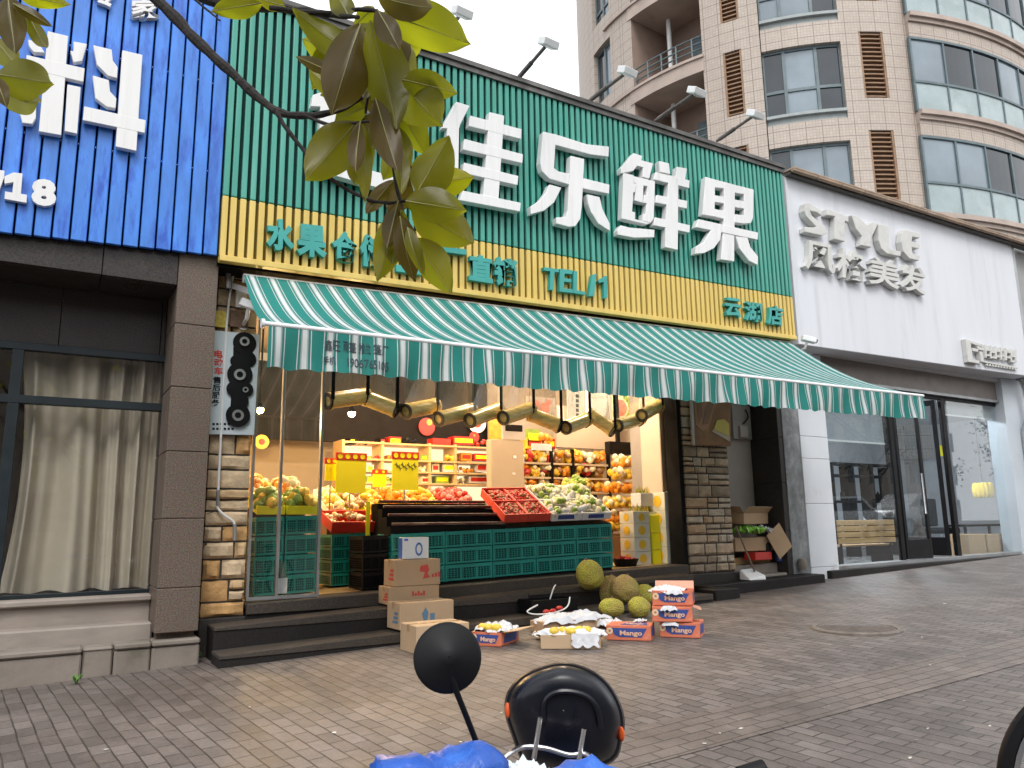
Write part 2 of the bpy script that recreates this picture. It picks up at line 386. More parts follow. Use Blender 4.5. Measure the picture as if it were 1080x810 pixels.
# plinth in three courses
b=MB()
zA=zsil; zB=P(80,661,Y=7.7).z; zC=P(60,684,Y=7.5).z
xx=[XL,-3.4,-.62,pa+.005]
for x0,x1 in zip(xx,xx[1:]): b.box((x0+.003,7.9,zB-.02),(x1-.003,8.12,zA)); b.box((x0+.003,7.84,zA-.055),(x1-.003,7.9,zA-.002))
b.build('sill',M_sill,t,bevel=.012)
b=MB()
for x0,x1 in zip(xx,xx[1:]): b.box((x0+.004,7.68,zC-.05),(x1-.004,7.95,zB+random.uniform(-.004,.004)))
b.build('step',M_sill,t,bevel=.015)
b=MB()
for k,(x0,x1) in enumerate(zip([XL,-4.2,-3,-1.8,-.75,-.2,.39,.62,pa-.02],[-4.2,-3,-1.8,-.75,-.2,.39,.62,pa-.02,pb+.02])):
    b.box((x0+.004,7.47+(.03 if k==6 else 0),-.4),(x1-.004,7.8,zC-(.02 if k==6 else .055))); b.box((x0+.004,7.45+(.04 if k==6 else 0),zC-.05),(x1-.004,7.82,zC-(.016 if k==6 else 0)))
b.build('plinth',M_conc,t,bevel=.014)
# window frame: head, sill bar, transom, mullions
b=MB(); Yw=8.05
zt=P(90,361+8,Y=Yw).z+.02; zb_=zsil+.0; ztr=P(90,424,Y=Yw).z
xm=P(6,500,Y=Yw).x; xr=P(169,520,Y=Yw).x
for x0,x1 in ((xm-.045,xm+.045),(xr-.04,pa+.005),(xm-1.85,xm-1.76),(xm-3.7,xm-3.6)): b.box((x0,Yw,zb_),(x1,Yw+.07,zt))
b.box((XL,Yw-.005,zt-.07),(pa+.004,Yw+.075,zt)); b.box((XL,Yw-.004,ztr-.045),(pa,Yw+.073,ztr+.03)); b.box((XL,Yw-.003,zb_),(pa,Yw+.072,zb_+.035))
f=b.build('window',M_frame,t,bevel=.004)
b=MB()
b.box((XL,Yw+.03,zb_),(pa,Yw+.036,zt)); b.build('pane',M_glassw,f)
# curtain: hanging folds, gathered a little at the window's left
x0,x1=xm+.02,xr+.1; n=150; nz=16; zc0,zc1=zb_+.035,zt-.02
fold=[random.uniform(-.5,.5) for _ in range(12)]
def cur(i,j):
    u=i/n; w=j/nz
    x=lerp(x0,x1,u)
    if u<.28: x+=(.28-u)*.75*w*(1-w)*1.6
    ph=u*30+2.2*math.sin(u*7+1)+.35*math.sin(w*3+u*9)
    y=Yw+.26+.085*math.sin(ph)*(1-.3*w)+.035*math.sin(ph*2.3+w)
    return (x,y,lerp(zc0,zc1,w)+(.012*math.sin(u*26) if j==0 else 0))
b=MB(); b.grid(cur,n,nz)
o=b.build('curtain',M_curtain,smooth=80); tag(o,'long cream curtain hanging in folds behind the dark framed window','curtain')
b=MB(); b.grid(lambda i,j:(lerp(XL+.2,xm-.15,i/60),Yw+.3+.05*math.sin(i*.9),lerp(zc0,zc1,j)),60,1)
# weeds at the plinth's foot
def weed(px,py,s,lab):
    c=G(px,py); b=MB()
    for i in range(16):
        a=random.random()*6.3; l=s*random.uniform(.5,1); d=V((math.cos(a),math.sin(a)-.4,0)); w=d.cross(V((0,0,1))).normalized()*.008
        p1=c+d*l*.35+V((0,0,l*.7)); p2=c+d*l*.8+V((0,0,l*.75))
        b.add([c+w*.4,p1+w,p2,p1-w,c-w*.4],[(0,1,3,4),(1,2,3)])
    tag(b.build('weed_plant',mat('weed_leaf',(.10,.22,.035),.6,var=.25),clean=False),lab,'plant')
weed(80,722,.11,'small green weed at the foot of the granite plinth below the curtained window')
weed(205,699,.13,'small green weed tuft beside the left end of the black steps')

# ------------------------------------------------------------------ blue sign
sL,sR=-4.2,P(237,150,Y=SY-.02).x
def zb(x): return lerp(P(0,245,Y=SY).z,P(233,270,Y=SY).z,(x-P(0,245,Y=SY).x)/(P(233,270,Y=SY).x-P(0,245,Y=SY).x))
zT=P(427,48.6,Y=SY).z
t=thing('shop_sign','bright blue slatted sign panel with large white characters above the granite shop front','sign',(0,SY,4))
b=MB(); b.prism([(sL,SY+.05,zb(sL)+.01),(sR,SY+.05,zb(sR)+.01),(sR,SY+.05,zT+.2),(sL,SY+.05,zT+.2)],(0,.05,0)); b.build('backing',M_bluebk,t)
b=MB(); slats(b,sL,sR,.135,.119,zb,lambda x:zT+.2,SY,.045)
for zz in (P(180,75,Y=SY).z,P(150,165,Y=SY).z):
    n=int((sR-sL)/.135)
    for i in range(1,n): b.box((sL+i*(sR-sL)/n-.007,SY+.012,zz-.008),(sL+i*(sR-sL)/n+.007,SY+.044,zz+.008),1)
b.build('slats',[M_blue,M_white],t,bevel=.005)
s=608/180
b=MB(); strokes(b,[
 [(170,110),(243,128),(218,482),(138,468)],
 [(95,195),(302,243),(297,292),(90,243)],
 [(262,147),(310,156),(293,218),(262,222),(250,180),(262,182)],
 [(100,140),(135,150),(160,188),(120,186),(103,165)],
 [(240,300),(288,310),(275,477),(230,467)],
 [(88,300),(130,310),(128,420),(115,442),(80,438),(68,395),(85,380)],
 [(332,160),(398,176),(402,215),(420,240),(417,278),(385,270),(345,230)],
 [(330,268),(388,285),(392,325),(415,350),(412,386),(380,380),(340,350)],
 [(436,178),(508,195),(486,538),(412,522)],
 [(300,378),(520,428),(516,474),(295,428)]],s,0,0,SY-.07,.06)
b.build('character',M_letter,t,bevel=.004)
b=MB(); addtext(b,'家',466/s,-6/s,568/s,66/s,SY-.05,.05,.03,tilt=0); b.build('character',M_letter,t)
b=MB(); addtext(b,'专',330/s,-60/s,412/s,24/s,SY-.05,.05,.03); b.build('character',M_letter,t)
b=MB(); strokes(b,[[(-40,600),(16,608),(14,634),(-18,716),(-50,712),(-20,640),(-42,636)],[(16,628),(48,614),(80,618),(74,690),(96,694),(94,722),(16,708),(18,682),(44,686),(48,648),(16,654)]],s,0,0,SY-.05,.048)
addtext(b,'8',112/s,634/s,200/s,730/s,SY-.05,.048,.055,tilt=2); b.build('lettering',M_letter,t)

# ------------------------------------------------------------------ green and yellow sign
gL,gR=P(240,120,Y=SY-.05).x,P(832,270,Y=SY-.05).x
Yg=SY-.05
def lin(p,q): return lambda x: lerp(p.z,q.z,(x-p.x)/(q.x-p.x))
zbot=lin(P(238,275,Y=Yg),P(839.5,358,Y=Yg)); zmid=lin(P(241,206.5,Y=Yg),P(835.5,313,Y=Yg)); ztp=lin(P(427,48.6,Y=Yg),P(824,178.5,Y=Yg))
t=thing('shop_sign','long green and yellow ribbed sign with big white characters over the striped awning','sign',(gL,Yg,4))
b=MB(); b.prism([(gL,Yg+.045,zmid(gL)),(gR,Yg+.045,zmid(gR)),(gR,Yg+.045,ztp(gR)),(gL,Yg+.045,ztp(gL))],(0,.05,0),0)
b.prism([(gL,Yg+.045,zbot(gL)),(gR,Yg+.045,zbot(gR)),(gR,Yg+.045,zmid(gR)-.002),(gL,Yg+.045,zmid(gL)-.002)],(0,.05,0),1)
b.build('backing',[M_greenbk,M_yellowbk],t)
b=MB(); slats(b,gL+.06,gR-.05,.088,.054,zmid,ztp,Yg,.04); b.box((gL,Yg-.004,zmid(gL)),(gL+.055,Yg+.044,ztp(gL)-.01)); b.box((gR-.045,Yg-.004,zmid(gR)),(gR,Yg+.044,ztp(gR)-.01))
b.build('green_slats',M_green,t,bevel=.009,seg=2)
b=MB(); slats(b,gL+.06,gR-.05,.088,.058,lambda x:zbot(x)+.05,zmid,Yg+.002,.04,0); b.box((gR-.045,Yg-.003,zbot(gR)+.05),(gR,Yg+.044,zmid(gR)-.004))
b.bar((gL,Yg+.02,zbot(gL)+.02),(gR,Yg+.02,zbot(gR)+.02),.09,.06)
b.box((gL,Yg-.003,zbot(gL)+.055),(gL+.055,Yg+.044,zmid(gL)-.004))
b.build('yellow_slats',M_yellow,t,bevel=.007,seg=2)
b=MB(); b.bar((gL-.05,Yg+.12,ztp(gL)+.03),(gR+.03,Yg+.12,ztp(gR)+.03),.34,.055); b.bar((gL-.05,Yg-.01,ztp(gL)-.03),(gR+.03,Yg-.01,ztp(gR)-.03),.03,.07)
b.build('top_trim',mat('zinc_trim',(.10,.095,.09),.5,metal=.4,var=.3,col2=(.2,.19,.18)),t)
b=MB(); b.hexa([(gL,Yg+.11,zbot(gL)-.02),(gR,Yg+.11,zbot(gR)-.02),(gR,FY,zbot(gR)-.02),(gL,FY,zbot(gL)-.02),(gL,Yg+.11,zbot(gL)+.02),(gR,Yg+.11,zbot(gR)+.02),(gR,FY,zbot(gR)+.02),(gL,FY,zbot(gL)+.02)])
b.build('soffit',M_blackm,t)  # shadow under the overhanging sign put into the black colour
YL=Yg-.125; DL=.095
def char(polys,sx,ox,oy):
    b=MB(); strokes(b,polys,sx,ox,oy,YL,DL); return b.build('character',M_letter,t,bevel=.005)
# first character: mostly behind the leaves
char([[(330-300,100-60),(352-300,93-60),(376-300,58-60),(392-300,64-60),(378-300,108-60),(345-300,113-60),(328-300,112-60)],
      [(338-300,110-60),(366-300,116-60),(356-300,186-60),(336-300,180-60)],
      [(372-300,92-60),(416-300,104-60),(414-300,124-60),(370-300,112-60)],
      [(398-300,112-60),(416-300,120-60),(374-300,176-60),(357-300,172-60)],
      [(357-300,170-60),(418-300,187-60),(416-300,203-60),(356-300,186-60)]],1,300,60)
s=5.4
char([[(62,38),(138,62),(84,170),(78,195),(-20,190),(5,140)],[(10,180),(78,180),(72,520),(0,505)],
      [(250,97),(335,118),(302,600),(215,580)],[(140,117),(434,195),(430,252),(133,178)],[(108,250),(442,338),(438,390),(100,312)],
      [(105,385),(416,462),(410,515),(98,445)],[(100,545),(430,615),(424,665),(80,600)]],s,470,100)
s=636/110
char([[(132,108),(208,124),(400,185),(535,200),(532,262),(420,248),(300,215),(208,190),(200,330),(225,350),(292,366),(290,432),(170,395),(125,350),(115,300)],
      [(300,255),(384,275),(370,560),(360,640),(330,685),(290,690),(215,670),(212,632),(270,628),(282,590)],
      [(380,392),(538,432),(535,488),(372,455)],
      [(172,430),(245,450),(200,540),(140,590),(60,612),(55,565),(110,530),(150,480)],
      [(400,490),(478,508),(495,580),(540,670),(540,715),(470,670),(425,600),(408,550)]],s,550,120)
s=6.23
char([[(178,70),(235,90),(228,118),(305,138),(280,240),(235,228),(240,165),(200,155),(175,188),(95,205),(92,170),(130,130)],
      [(110,200),(178,216),(178,268),(192,272),(186,330),(176,328),(168,455),(188,460),(186,505),(245,520),(290,530),(265,540),(100,502),(100,480)],
      [(178,222),(318,256),(310,500),(290,530),(236,517),(238,470),(255,472),(262,402),(240,398),(246,345),(262,348),(268,290),(242,285),(238,398),(186,384),(190,330),(192,272),(180,268)],
      [(92,545),(150,560),(315,575),(313,625),(180,628),(75,608),(72,580)],
      [(344,122),(410,138),(418,210),(350,195)],[(462,160),(528,172),(515,250),(452,236)],
      [(322,195),(545,250),(543,302),(310,245)],[(330,345),(530,385),(527,436),(320,396)],[(318,492),(548,545),(545,595),(308,545)],
      [(410,215),(472,232),(468,708),(385,690),(388,500)]],s,640,150)
s=608/90
def hole(b): pass
char([[(135,110),(470,200),(468,395),(440,450),(330,430),(110,385),(105,340)][:0] or [(130,110),(198,130),(195,395),(108,380)],
      [(198,130),(262,146),(262,195),(198,187)],[(195,240),(262,256),(262,302),(195,290)],[(195,340),(262,352),(262,412),(195,395)],
      [(262,146),(340,168),(335,715),(240,700),(255,500),(262,412)],
      [(340,168),(408,184),(408,236),(340,225)],[(340,272),(408,286),(408,340),(340,328)],[(340,376),(408,386),(408,445),(335,436)],
      [(405,184),(474,202),(470,400),(455,440),(405,445)],
      [(80,412),(505,508),(502,560),(60,470)],
      [(175,480),(245,495),(235,560),(190,620),(120,655),(58,660),(60,612),(120,575)],
      [(345,535),(430,545),(450,610),(505,680),(502,740),(440,710),(370,620)]],s,725,170)
# teal lower line
YT=Yg-.06
for i,(body,x0,y0,x1,y1) in enumerate([('水',281,229,311,262),('果',313,235,345,269),('仓',350,242,377,274),('储',380,246,410,280),('工',418,252,446,286),('厂',462,259,492,291),('直',495,267,520,295),('销',521,270,546,300)]):
    b=MB(); addtext(b,body,x0,y0,x1,y1,YT,.06,.048,tilt=4); b.build('character',M_teal,t)
b=MB()
for pl in ([(120,195),(265,215),(265,245),(225,240),(215,410),(180,410),(185,235),(125,225)],[(275,210),(395,225),(392,262),(320,255),(318,300),(385,308),(383,340),(315,332),(312,395),(400,408),(398,440),(272,425)],
   [(405,230),(440,235),(437,415),(520,430),(518,458),(402,440)],[(550,470),(580,270),(622,255),(600,470)],[(640,325),(700,280),(725,280),(728,485),(695,490),(690,335),(650,345)]): strokes(b,[pl],9,560,260,YT,.06)
b.build('lettering',M_teal,t)
for body,x0,y0,x1,y1 in (('云',765,313,782,333),('湖',786,317,804,338),('店',810,321,826,342)):
    b=MB(); addtext(b,body,x0,y0,x1,y1,YT,.06,.03,tilt=2.5); b.build('character',M_teal,t)

# floodlights on arms
for k,(bx,by,hx,hy,lab) in enumerate([(466,40,486,15,'white floodlight on a short arm above the magnolia leaves, first along the green sign'),(546,83,577,47,'white floodlight against the sky, second along the top of the green sign'),
     (622,106,660,77,'white floodlight in front of the left tower window, third along the green sign'),(692,127,733,98,'white floodlight on a rusty arm before the tower balcony, fourth along the green sign'),
     (757,148,795,122,'white floodlight nearest the right end of the green sign, in front of the tiled pillar')]):
    B=P(bx,by,Y=Yg+.1); Hh=P(hx,hy,Y=Yg-.75)
    t=thing('floodlight',lab,'floodlight',B,'floodlights on arms along the green sign')
    d=(Hh-B).normalized(); b=MB(); b.tube([B-d*.02,B+d*.3,Hh-d*.05],.022,8); b.tube([B+d*.05,B+d*.42],.03,8); b.build('arm',mat('rusty_arm',(.10,.085,.075),.6,var=.4,vs=6,col2=(.2,.19,.18)),t,smooth=True)
    b=MB(); b.obox(Hh+V((0,-.03,-.0)),V((.10,0,-.008)),V((0,.07,.04)),V((.0,-.02,.037))); b.obox(Hh+V((0,-.02,-.037)),V((.08,0,-.007)),V((0,.055,.03)),V((.0,-.004,.008)),1)
    b.build('lamp_head',[M_white,mat('lamp_lens',(.25,.26,.27),.3)],t,bevel=.02,seg=2)
# ------------------------------------------------------------------ fruit shop building
t=SHOP=thing('shop_building','fruit shop with stone clad pillars and an open lit front under the green sign','building',(1.3,FY,0))
M_matA=[M_mortar]+ST; M_matB=[M_mortar]+ST2
def masonry(name, x0,x1,yf,dep,z0,z1,mats,hmin,hmax,wmin,wmax,parent,xs0=None):
    b=MB(); b.box((x0+.012,yf+.028,z0),(x1-.012,yf+dep,z1),0)
    z=z0; k=0
    while z<z1-.03:
        h=random.uniform(hmin,hmax)
        if z+h>z1-.05: h=z1-z
        x=x0
        while x<x1-.02:
            w=random.uniform(wmin,wmax)
            if x+w>x1-wmin*.7: w=x1-x
            pieces=[(z,h)] if random.random()<.72 or h<hmin*1.25 else [(z,h*.5),(z+h*.5,h*.5)]
            for zz,hh in pieces:
                g=.009; m=random.choices([1,2,3,4],[4,2,3,2])[0]; n=5
                a0,a1,c0,c1=x+g,x+w-g,zz+g,zz+hh-g; bul=random.uniform(.018,.045); sd=random.random()*50
                def fn(i,j):
                    u,v=i/n,j/n; e=min(u,1-u,v,1-v)
                    q=V((lerp(a0,a1,u)*9,sd,lerp(c0,c1,v)*9))
                    return (lerp(a0,a1,u)+.006*noise.noise(q*1.7),yf+.03-(bul+.022*noise.noise(q) if e>0 else .004)-.006*noise.noise(q*3),lerp(c0,c1,v)+.006*noise.noise(q*1.3+V((5,0,0))))
                b.grid(fn,n,n,m)
                # sides back into the wall at the ends of the pillar
                if abs(x-x0)<1e-4: b.face([fn(0,0),fn(0,n),(x0+g,yf+dep-.01,c1),(x0+g,yf+dep-.01,c0)],m)
                if abs(x+w-x1)<1e-4: b.face([fn(n,0),fn(n,n),(x1-g,yf+dep-.01,c1),(x1-g,yf+dep-.01,c0)],m)
            x+=w
        z+=h
    return b.build(name,mats,parent,clean=False,smooth=35)
PLx0,PLx1=P(220,480,Y=FY).x,P(266,470,Y=FY).x
zpl=P(235,651,Y=FY).z
masonry('stone_pillar',PLx0,PLx1,FY,.35,zpl,3.75,M_matA,.13,.22,.14,.42,t)
b=MB(); b.box((PLx0-.005,FY-.012,-.3),(PLx1+.01,FY+.4,zpl-.003)); b.build('pillar_base',M_gran2,t,bevel=.01)
PRx0,PRx1=P(724,510,Y=FY).x,P(773,540,Y=FY).x
zpr=P(750,604,Y=FY).z
masonry('stone_pillar',PRx0,PRx1,FY,.4,zpr,3.8,M_matB,.10,.17,.15,.40,t)
b=MB(); b.box((PRx0-.06,FY-.04,-.1),(PRx1+.02,FY+.42,zpr-.003)); b.build('pillar_base',M_gran2,t,bevel=.012)
b=MB(); b.box((PRx0-.075,FY+.04,.5),(PRx0-.006,FY+.3,3.8)); b.build('dark_post',M_blackm,t)
# floor platform with slanting top, two steps down
def slab(b,x0,x1,y0,y1,zf,zb,m=0):
    b.hexa([(x0,y0,zb),(x1,y0,zb),(x1,y1,zb),(x0,y1,zb),(x0,y0,zf(x0)),(x1,y0,zf(x1)),(x1,y1,zf(x1)),(x0,y1,zf(x0))],m)
b=MB(); slab(b,PLx1+.012,PRx0-.065,FY+.002,FY+.32,lambda x:fz(x)-.03,-.4); b.build('threshold',M_gran3,t,bevel=.01)
b=MB(); slab(b,PLx1+.012,PRx0-.065,FY-.03,FY+.33,fz,.35); b.build('threshold_tread',M_tread,t,bevel=.008)
b=MB(); slab(b,PLx1-.05,9.6,FY+.33,12.6,fz,-.3); b.build('floor',M_floor,t)
s2=lambda x: .295+.036*(x-1.4); s3=lambda x:.103+.032*(x-1.4)
for k,(y0,y1,zf,xa,xb) in enumerate(((7.44,FY-.012,s2,1.40,7.2),(7.08,7.44,s3,1.385,7.15))):
    b=MB(); cuts=[xa,xa+1.68,xa+3.3,xa+4.7,xb]
    for x0,x1 in zip(cuts,cuts[1:]): slab(b,x0+.003,x1-.003,y0+.012,y1-.003,lambda x:zf(x)-.034,-.35)
    b.build('step_riser',M_gran3,t,bevel=.006)
    b=MB()
    for x0,x1 in zip(cuts,cuts[1:]): slab(b,x0+.003,x1-.003,y0,y1-.001,zf,zf(x0)-.034)
    b.build('step_tread',M_tread if k else M_tread,t,bevel=.006)
# interior shell: side walls, back wall, ceiling, door-side column
XW0,XW1,YB=PLx1+.0,9.3,12.2
b=MB()
b.box((1.5,FY+.36,.2),(1.7,YB,4.2)); b.box((XW1,FY+.8,.2),(XW1+.15,YB,4.2)); b.box((1.5,YB,.2),(XW1,YB+.15,4.2))
b.box((1.3,FY+.41,3.9),(PRx0,YB,4.02)); b.box((PRx0-.09,FY+.41,.3),(PRx0+.1,FY+.8,3.9)); b.box((PRx0+.1,FY+.7,.3),(XW1,FY+.8,3.9))
b.box((PRx0,FY+.7,3.903),(XW1,YB,4.017))
b.build('interior_wall',M_beige,t)
b=MB(); b.box((PLx1+.02,FY+.28,3.55),(PRx0-.08,FY+.36,4.5)); b.box((1.2,FY+.02,3.78),(PRx1+.4,FY+.27,6.5)); b.build('lintel',M_dark,t)
b=MB(); b.box((1.3,FY+.4,4.05),(9.9,12.6,6.4)); b.build('upper_storey',M_conc,t)
# glass panels on the left of the opening
zg0,zg1=fz(2.1)+.012,3.5
g=[P(x,500,Y=FY+.1).x for x in (265,296,338)]
b=MB()
for x in g[1:]: b.box((x-.013,FY+.08,zg0),(x+.013,FY+.13,zg1))
b.box((g[0],FY+.082,zg0),(g[2],FY+.128,zg0+.03)); b.box((g[0],FY+.081,zg0+.0),(g[0]+.025,FY+.129,zg1))
f=b.build('glazing',M_steel,t)
for x0,x1 in zip(g,g[1:]):
    b=MB(); b.box((x0+.02,FY+.10,zg0+.03),(x1-.02,FY+.108,zg1)); b.build('pane',M_glass,f)
# column of beige panel by the right jamb
b=MB(); x0,x1=P(697,500,Y=FY+.42).x,P(722,500,Y=FY+.42).x; b.box((x0,FY+.38,.55),(PRx0-.092,FY+.8,3.9)); b.build('door_column',mat('pale_column',(.55,.48,.40),.6,var=.05),t,bevel=.01)
b=MB(); x2=P(682,500,Y=FY+.9).x; b.box((x2,FY+.85,.5),(x0+.12,FY+1.2,3.9)); b.build('grey_column',mat('grey_column',(.27,.25,.24),.6,var=.08),t,bevel=.01)

# ------------------------------------------------------------------ alcove right of the shop
t=thing('alcove','dark recess between the stone pillar and the white tiled pillar, with granite cladding','alcove',(8.8,FY,.3))
AX1=P(826,520,Y=FY).x
ya=FY+.56
b=MB()
z=.3
for z1 in (1.02,1.72,2.4,3.1,3.8): b.box((AX1,FY+.01,z+.004),(AX1+.1,ya-.005,z1-.004)); z=z1
b.box((AX1+.01,FY+.02,.3),(AX1+.09,ya-.01,3.8)); b.build('cladding',M_gran2,t,bevel=.006)
b=MB(); b.box((PRx1-.3,ya,.2),(AX1+.2,ya+.12,3.9)); b.box((PRx1-.1,FY+.42,.2),(PRx1+.0,ya-.003,3.9)); b.build('back_wall',M_greywall,t)
b=MB(); b.box((PRx1-.1,FY+.42,3.82),(AX1+.15,ya,3.9)); b.build('ceiling',M_dark,t)
zl=lambda x:.345+.022*(x-7.54)
b=MB(); slab(b,PRx0-.05,AX1+.35,7.46,FY+.02,zl,-.1); b.build('ledge',M_gran3,t,bevel=.01)
b=MB(); slab(b,PRx1+.025,AX1-.003,FY+.03,ya,lambda x:zl(x)+.03,.1); slab(b,PRx1+.025,AX1-.004,FY+.2,ya,lambda x:zl(x)+.17,.3); b.build('step',M_sill,t,bevel=.01)
q=P(758,630,Y=7.3)
b=MB(); b.box((q.x-.22,7.12,gz(q.x,7.2)-.05),(q.x+.2,7.44,gz(q.x,7.2)+.13)); tag(b.build('stone_block',M_gran3,bevel=.012),'loose dark granite block lying on the bricks below the right ledge','stone block')

# ------------------------------------------------------------------ salon
WPx0,WPx1=P(849,520,Y=FY-.02).x,P(878,520,Y=FY-.02).x
t=SALON=thing('shop_building','white walled hair salon front with glass windows right of the fruit shop','building',(9.6,FY,.3))
SX0=P(829,200,Y=SY).x; SX1=P(1066,255,Y=SY).x
zs0,zs1=P(868,366,Y=SY).z,P(1062,392,Y=SY).z
zst=P(827,183,Y=SY).z; zst1=P(1063,256,Y=SY).z
b=MB(); b.hexa([(SX0,SY,zs0-.02),(SX1,SY,zs1-.02),(SX1,FY,zs1-.02),(SX0,FY,zs0-.02),(SX0,SY,zst),(SX1,SY,zst1),(SX1,FY,zst1),(SX0,FY,zst)])
b.build('fascia',M_wall,t,bevel=.01)
gx1_=P(1064,500,Y=FY+.02).x
b=MB(); b.box((SX0,FY,zs0-.0),(SX1+.4,FY+.2,6.6)); b.box((SX0+.1,FY+5.8,.2),(SX1+6.2,FY+6,6.6)); b.box((SX1+6,FY+.3,.2),(SX1+6.2,FY+5.8,6.6)); b.box((AX1+.15,FY+.2,.2),(AX1+.25,FY+5.8,6.6)); b.box((AX1+.25,FY+.3,3.9),(SX1+6,FY+5.8,4.0)); b.box((gx1_+.76,FY+.03,.2),(SX1+6.2,FY+.29,6.5))
b.build('interior_wall',M_wallb,t)
b=MB(); b.box((AX1+.3,FY+.301,.3),(SX1+6,FY+5.8,.4)); b.build('floor',mat('salon_floor',(.16,.16,.16),.3),t)
# pillar clad in white tiles, worn foot
b=MB()
zz=[gz(10,7.8)-.2]+[P(866,y,Y=FY-.02).z for y in (598,531,484,461,430)]+[zs0-.02]
for z0,z1 in zip(zz,zz[1:]): b.box((WPx0,FY-.02,z0+.0025),(WPx1,FY+.4,z1-.0025))
b.build('white_pillar',M_wallb,t,bevel=.004)
b=MB(); b.box((AX1+.102,FY+.0,.2),(WPx0-.003,FY+.4,zs0-.02)); b.build('pillar_side',mat('grey_render',(.20,.21,.215),.9,var=.3,vs=6,col2=(.33,.34,.35),c2=(.5,.7),c2s=5,bump=.2),t)
# brown roller lintel band
gx0=WPx1+.004; gx1=P(1064,500,Y=FY+.02).x
zl0=P(965,411,Y=FY+.06).z
b=MB(); b.box((gx0,FY+.06,zl0),(gx1,FY+.15,zs1+.1)); b.build('lintel_panel',mat('bronze_panel',(.19,.165,.15),.5,var=.1,bump=.04,bs=80),t)
b=MB(); b.box((gx0,FY+.03,zl0-.05),(gx1,FY+.14,zl0-.002)); b.build('lintel_rail',M_steel,t)
# kerb plinth
zk=lambda x: P(887,601,Y=FY-.08).z+.012*(x-10.6)
b=MB(); slab(b,gx0-.3,gx1+1.5,FY-.1,FY+.3,zk,-.1); b.build('plinth',M_gran3,t,bevel=.01)
b=MB(); b.hexa([(gx0,FY-.02,zk(gx0)+.002),(gx1,FY-.02,zk(gx1)+.002),(gx1,FY+.22,zk(gx1)+.002),(gx0,FY+.22,zk(gx0)+.002),(gx0,FY-.02,zk(gx0)+.05),(gx1,FY-.02,zk(gx1)+.05),(gx1,FY+.22,zk(gx1)+.05),(gx0,FY+.22,zk(gx0)+.05)]); b.build('sill_rail',M_steel,t)
b=MB(); b.box((gx1+.003,FY-.06,.2),(gx1+.75,FY+.3,zs1-.03)); b.build('side_pillar',mat('pale_blue_tile',(.50,.55,.60),.45,var=.06,vs=1.2),t,bevel=.005)
# dark frames and glass
Yd=FY+.1
def fx(px): return P(px,510,Y=Yd).x
zt=zl0-.052
def vbar(b,px,w=.05,y=Yd,d=.07):
    x=fx(px); b.box((x-w/2,y,zk(x)+.05),(x+w/2,y+d,zt))
b=MB()
for px,w in ((946,.10),(1004,.12),(1070,.14)): vbar(b,px,w)
b.box((gx0,Yd-.002,zt-.06),(gx1,Yd+.072,zt))
b.build('frame',M_black,t,bevel=.004)
# display window left, with white blind in its head
f=MB(); x0,x1=gx0,fx(943); f.box((x0,Yd+.02,zk(x0)+.05),(x1,Yd+.03,zt-.06)); f.build('pane',M_glass2,t)
f=MB(); x2,x3=fx(1009),fx(1066); f.box((x2,Yd+.02,zk(x2)+.05),(x3,Yd+.03,zt-.06)); f.build('pane',M_glass2,t)
b=MB(); zbd=P(910,466,Y=Yd+.12).z; b.box((x0,Yd+.10,zbd),(x1,Yd+.115,zt-.05),0); b.box((x0,Yd+.09,zbd-.03),(x1,Yd+.13,zbd),1); b.build('blind',[mat('grey_blind',(.36,.39,.42),.7,var=.08),M_white],t)
b=MB(); zbd=P(1035,441,Y=Yd+.12).z; b.box((x2,Yd+.10,zbd),(x3,Yd+.115,zt-.05),0); b.box((x2,Yd+.09,zbd-.03),(x3,Yd+.13,zbd),1); b.build('blind',[mat('pale_blind',(.42,.43,.43),.7,var=.08),M_white],t)
# glass double door, leaf standing open inward on its right
xd0,xd1=fx(950),fx(998)
xm=lerp(xd0,xd1,.54)
def leaf(a,bb):
    d=(bb-a); z0,z1=zk(a.x)+.06,zt-.07; b=MB(); n=d.normalized(); k=V((-n.y,n.x,0))*.022
    for u0,u1 in ((0,.07),(d.length-.07,d.length)):
        c=a+n*(u0+u1)/2; b.obox((c.x,c.y,(z0+z1)/2),n*(u1-u0)/2,k,V((0,0,(z1-z0)/2)))
    for zz,hh in ((z0+.16,.16),(z1-.05,.05)):
        c=a+d/2; b.obox((c.x,c.y,zz),n*(d.length/2-.071),k*.95,V((0,0,hh)))
    o=b.build('door',M_black,t,bevel=.003)
    b=MB(); c=a+d/2; b.obox((c.x,c.y,(z0+z1)/2+.1),n*(d.length/2-.07),k*.2,V((0,0,(z1-z0)/2-.2))); b.build('pane',M_glass2,o)
    b=MB(); c=a+n*(d.length-.13)-k*2.4; b.tube([(c.x,c.y,z0+.75),(c.x,c.y,z0+1.45)],.018,8); b.build('handle',M_chrome,o,smooth=True)
leaf(V((xd0,Yd+.03,0)),V((xm,Yd+.03,0)))
leaf(V((xd1,Yd+.05,0)),V((xd1-.25,Yd+.95,0)))
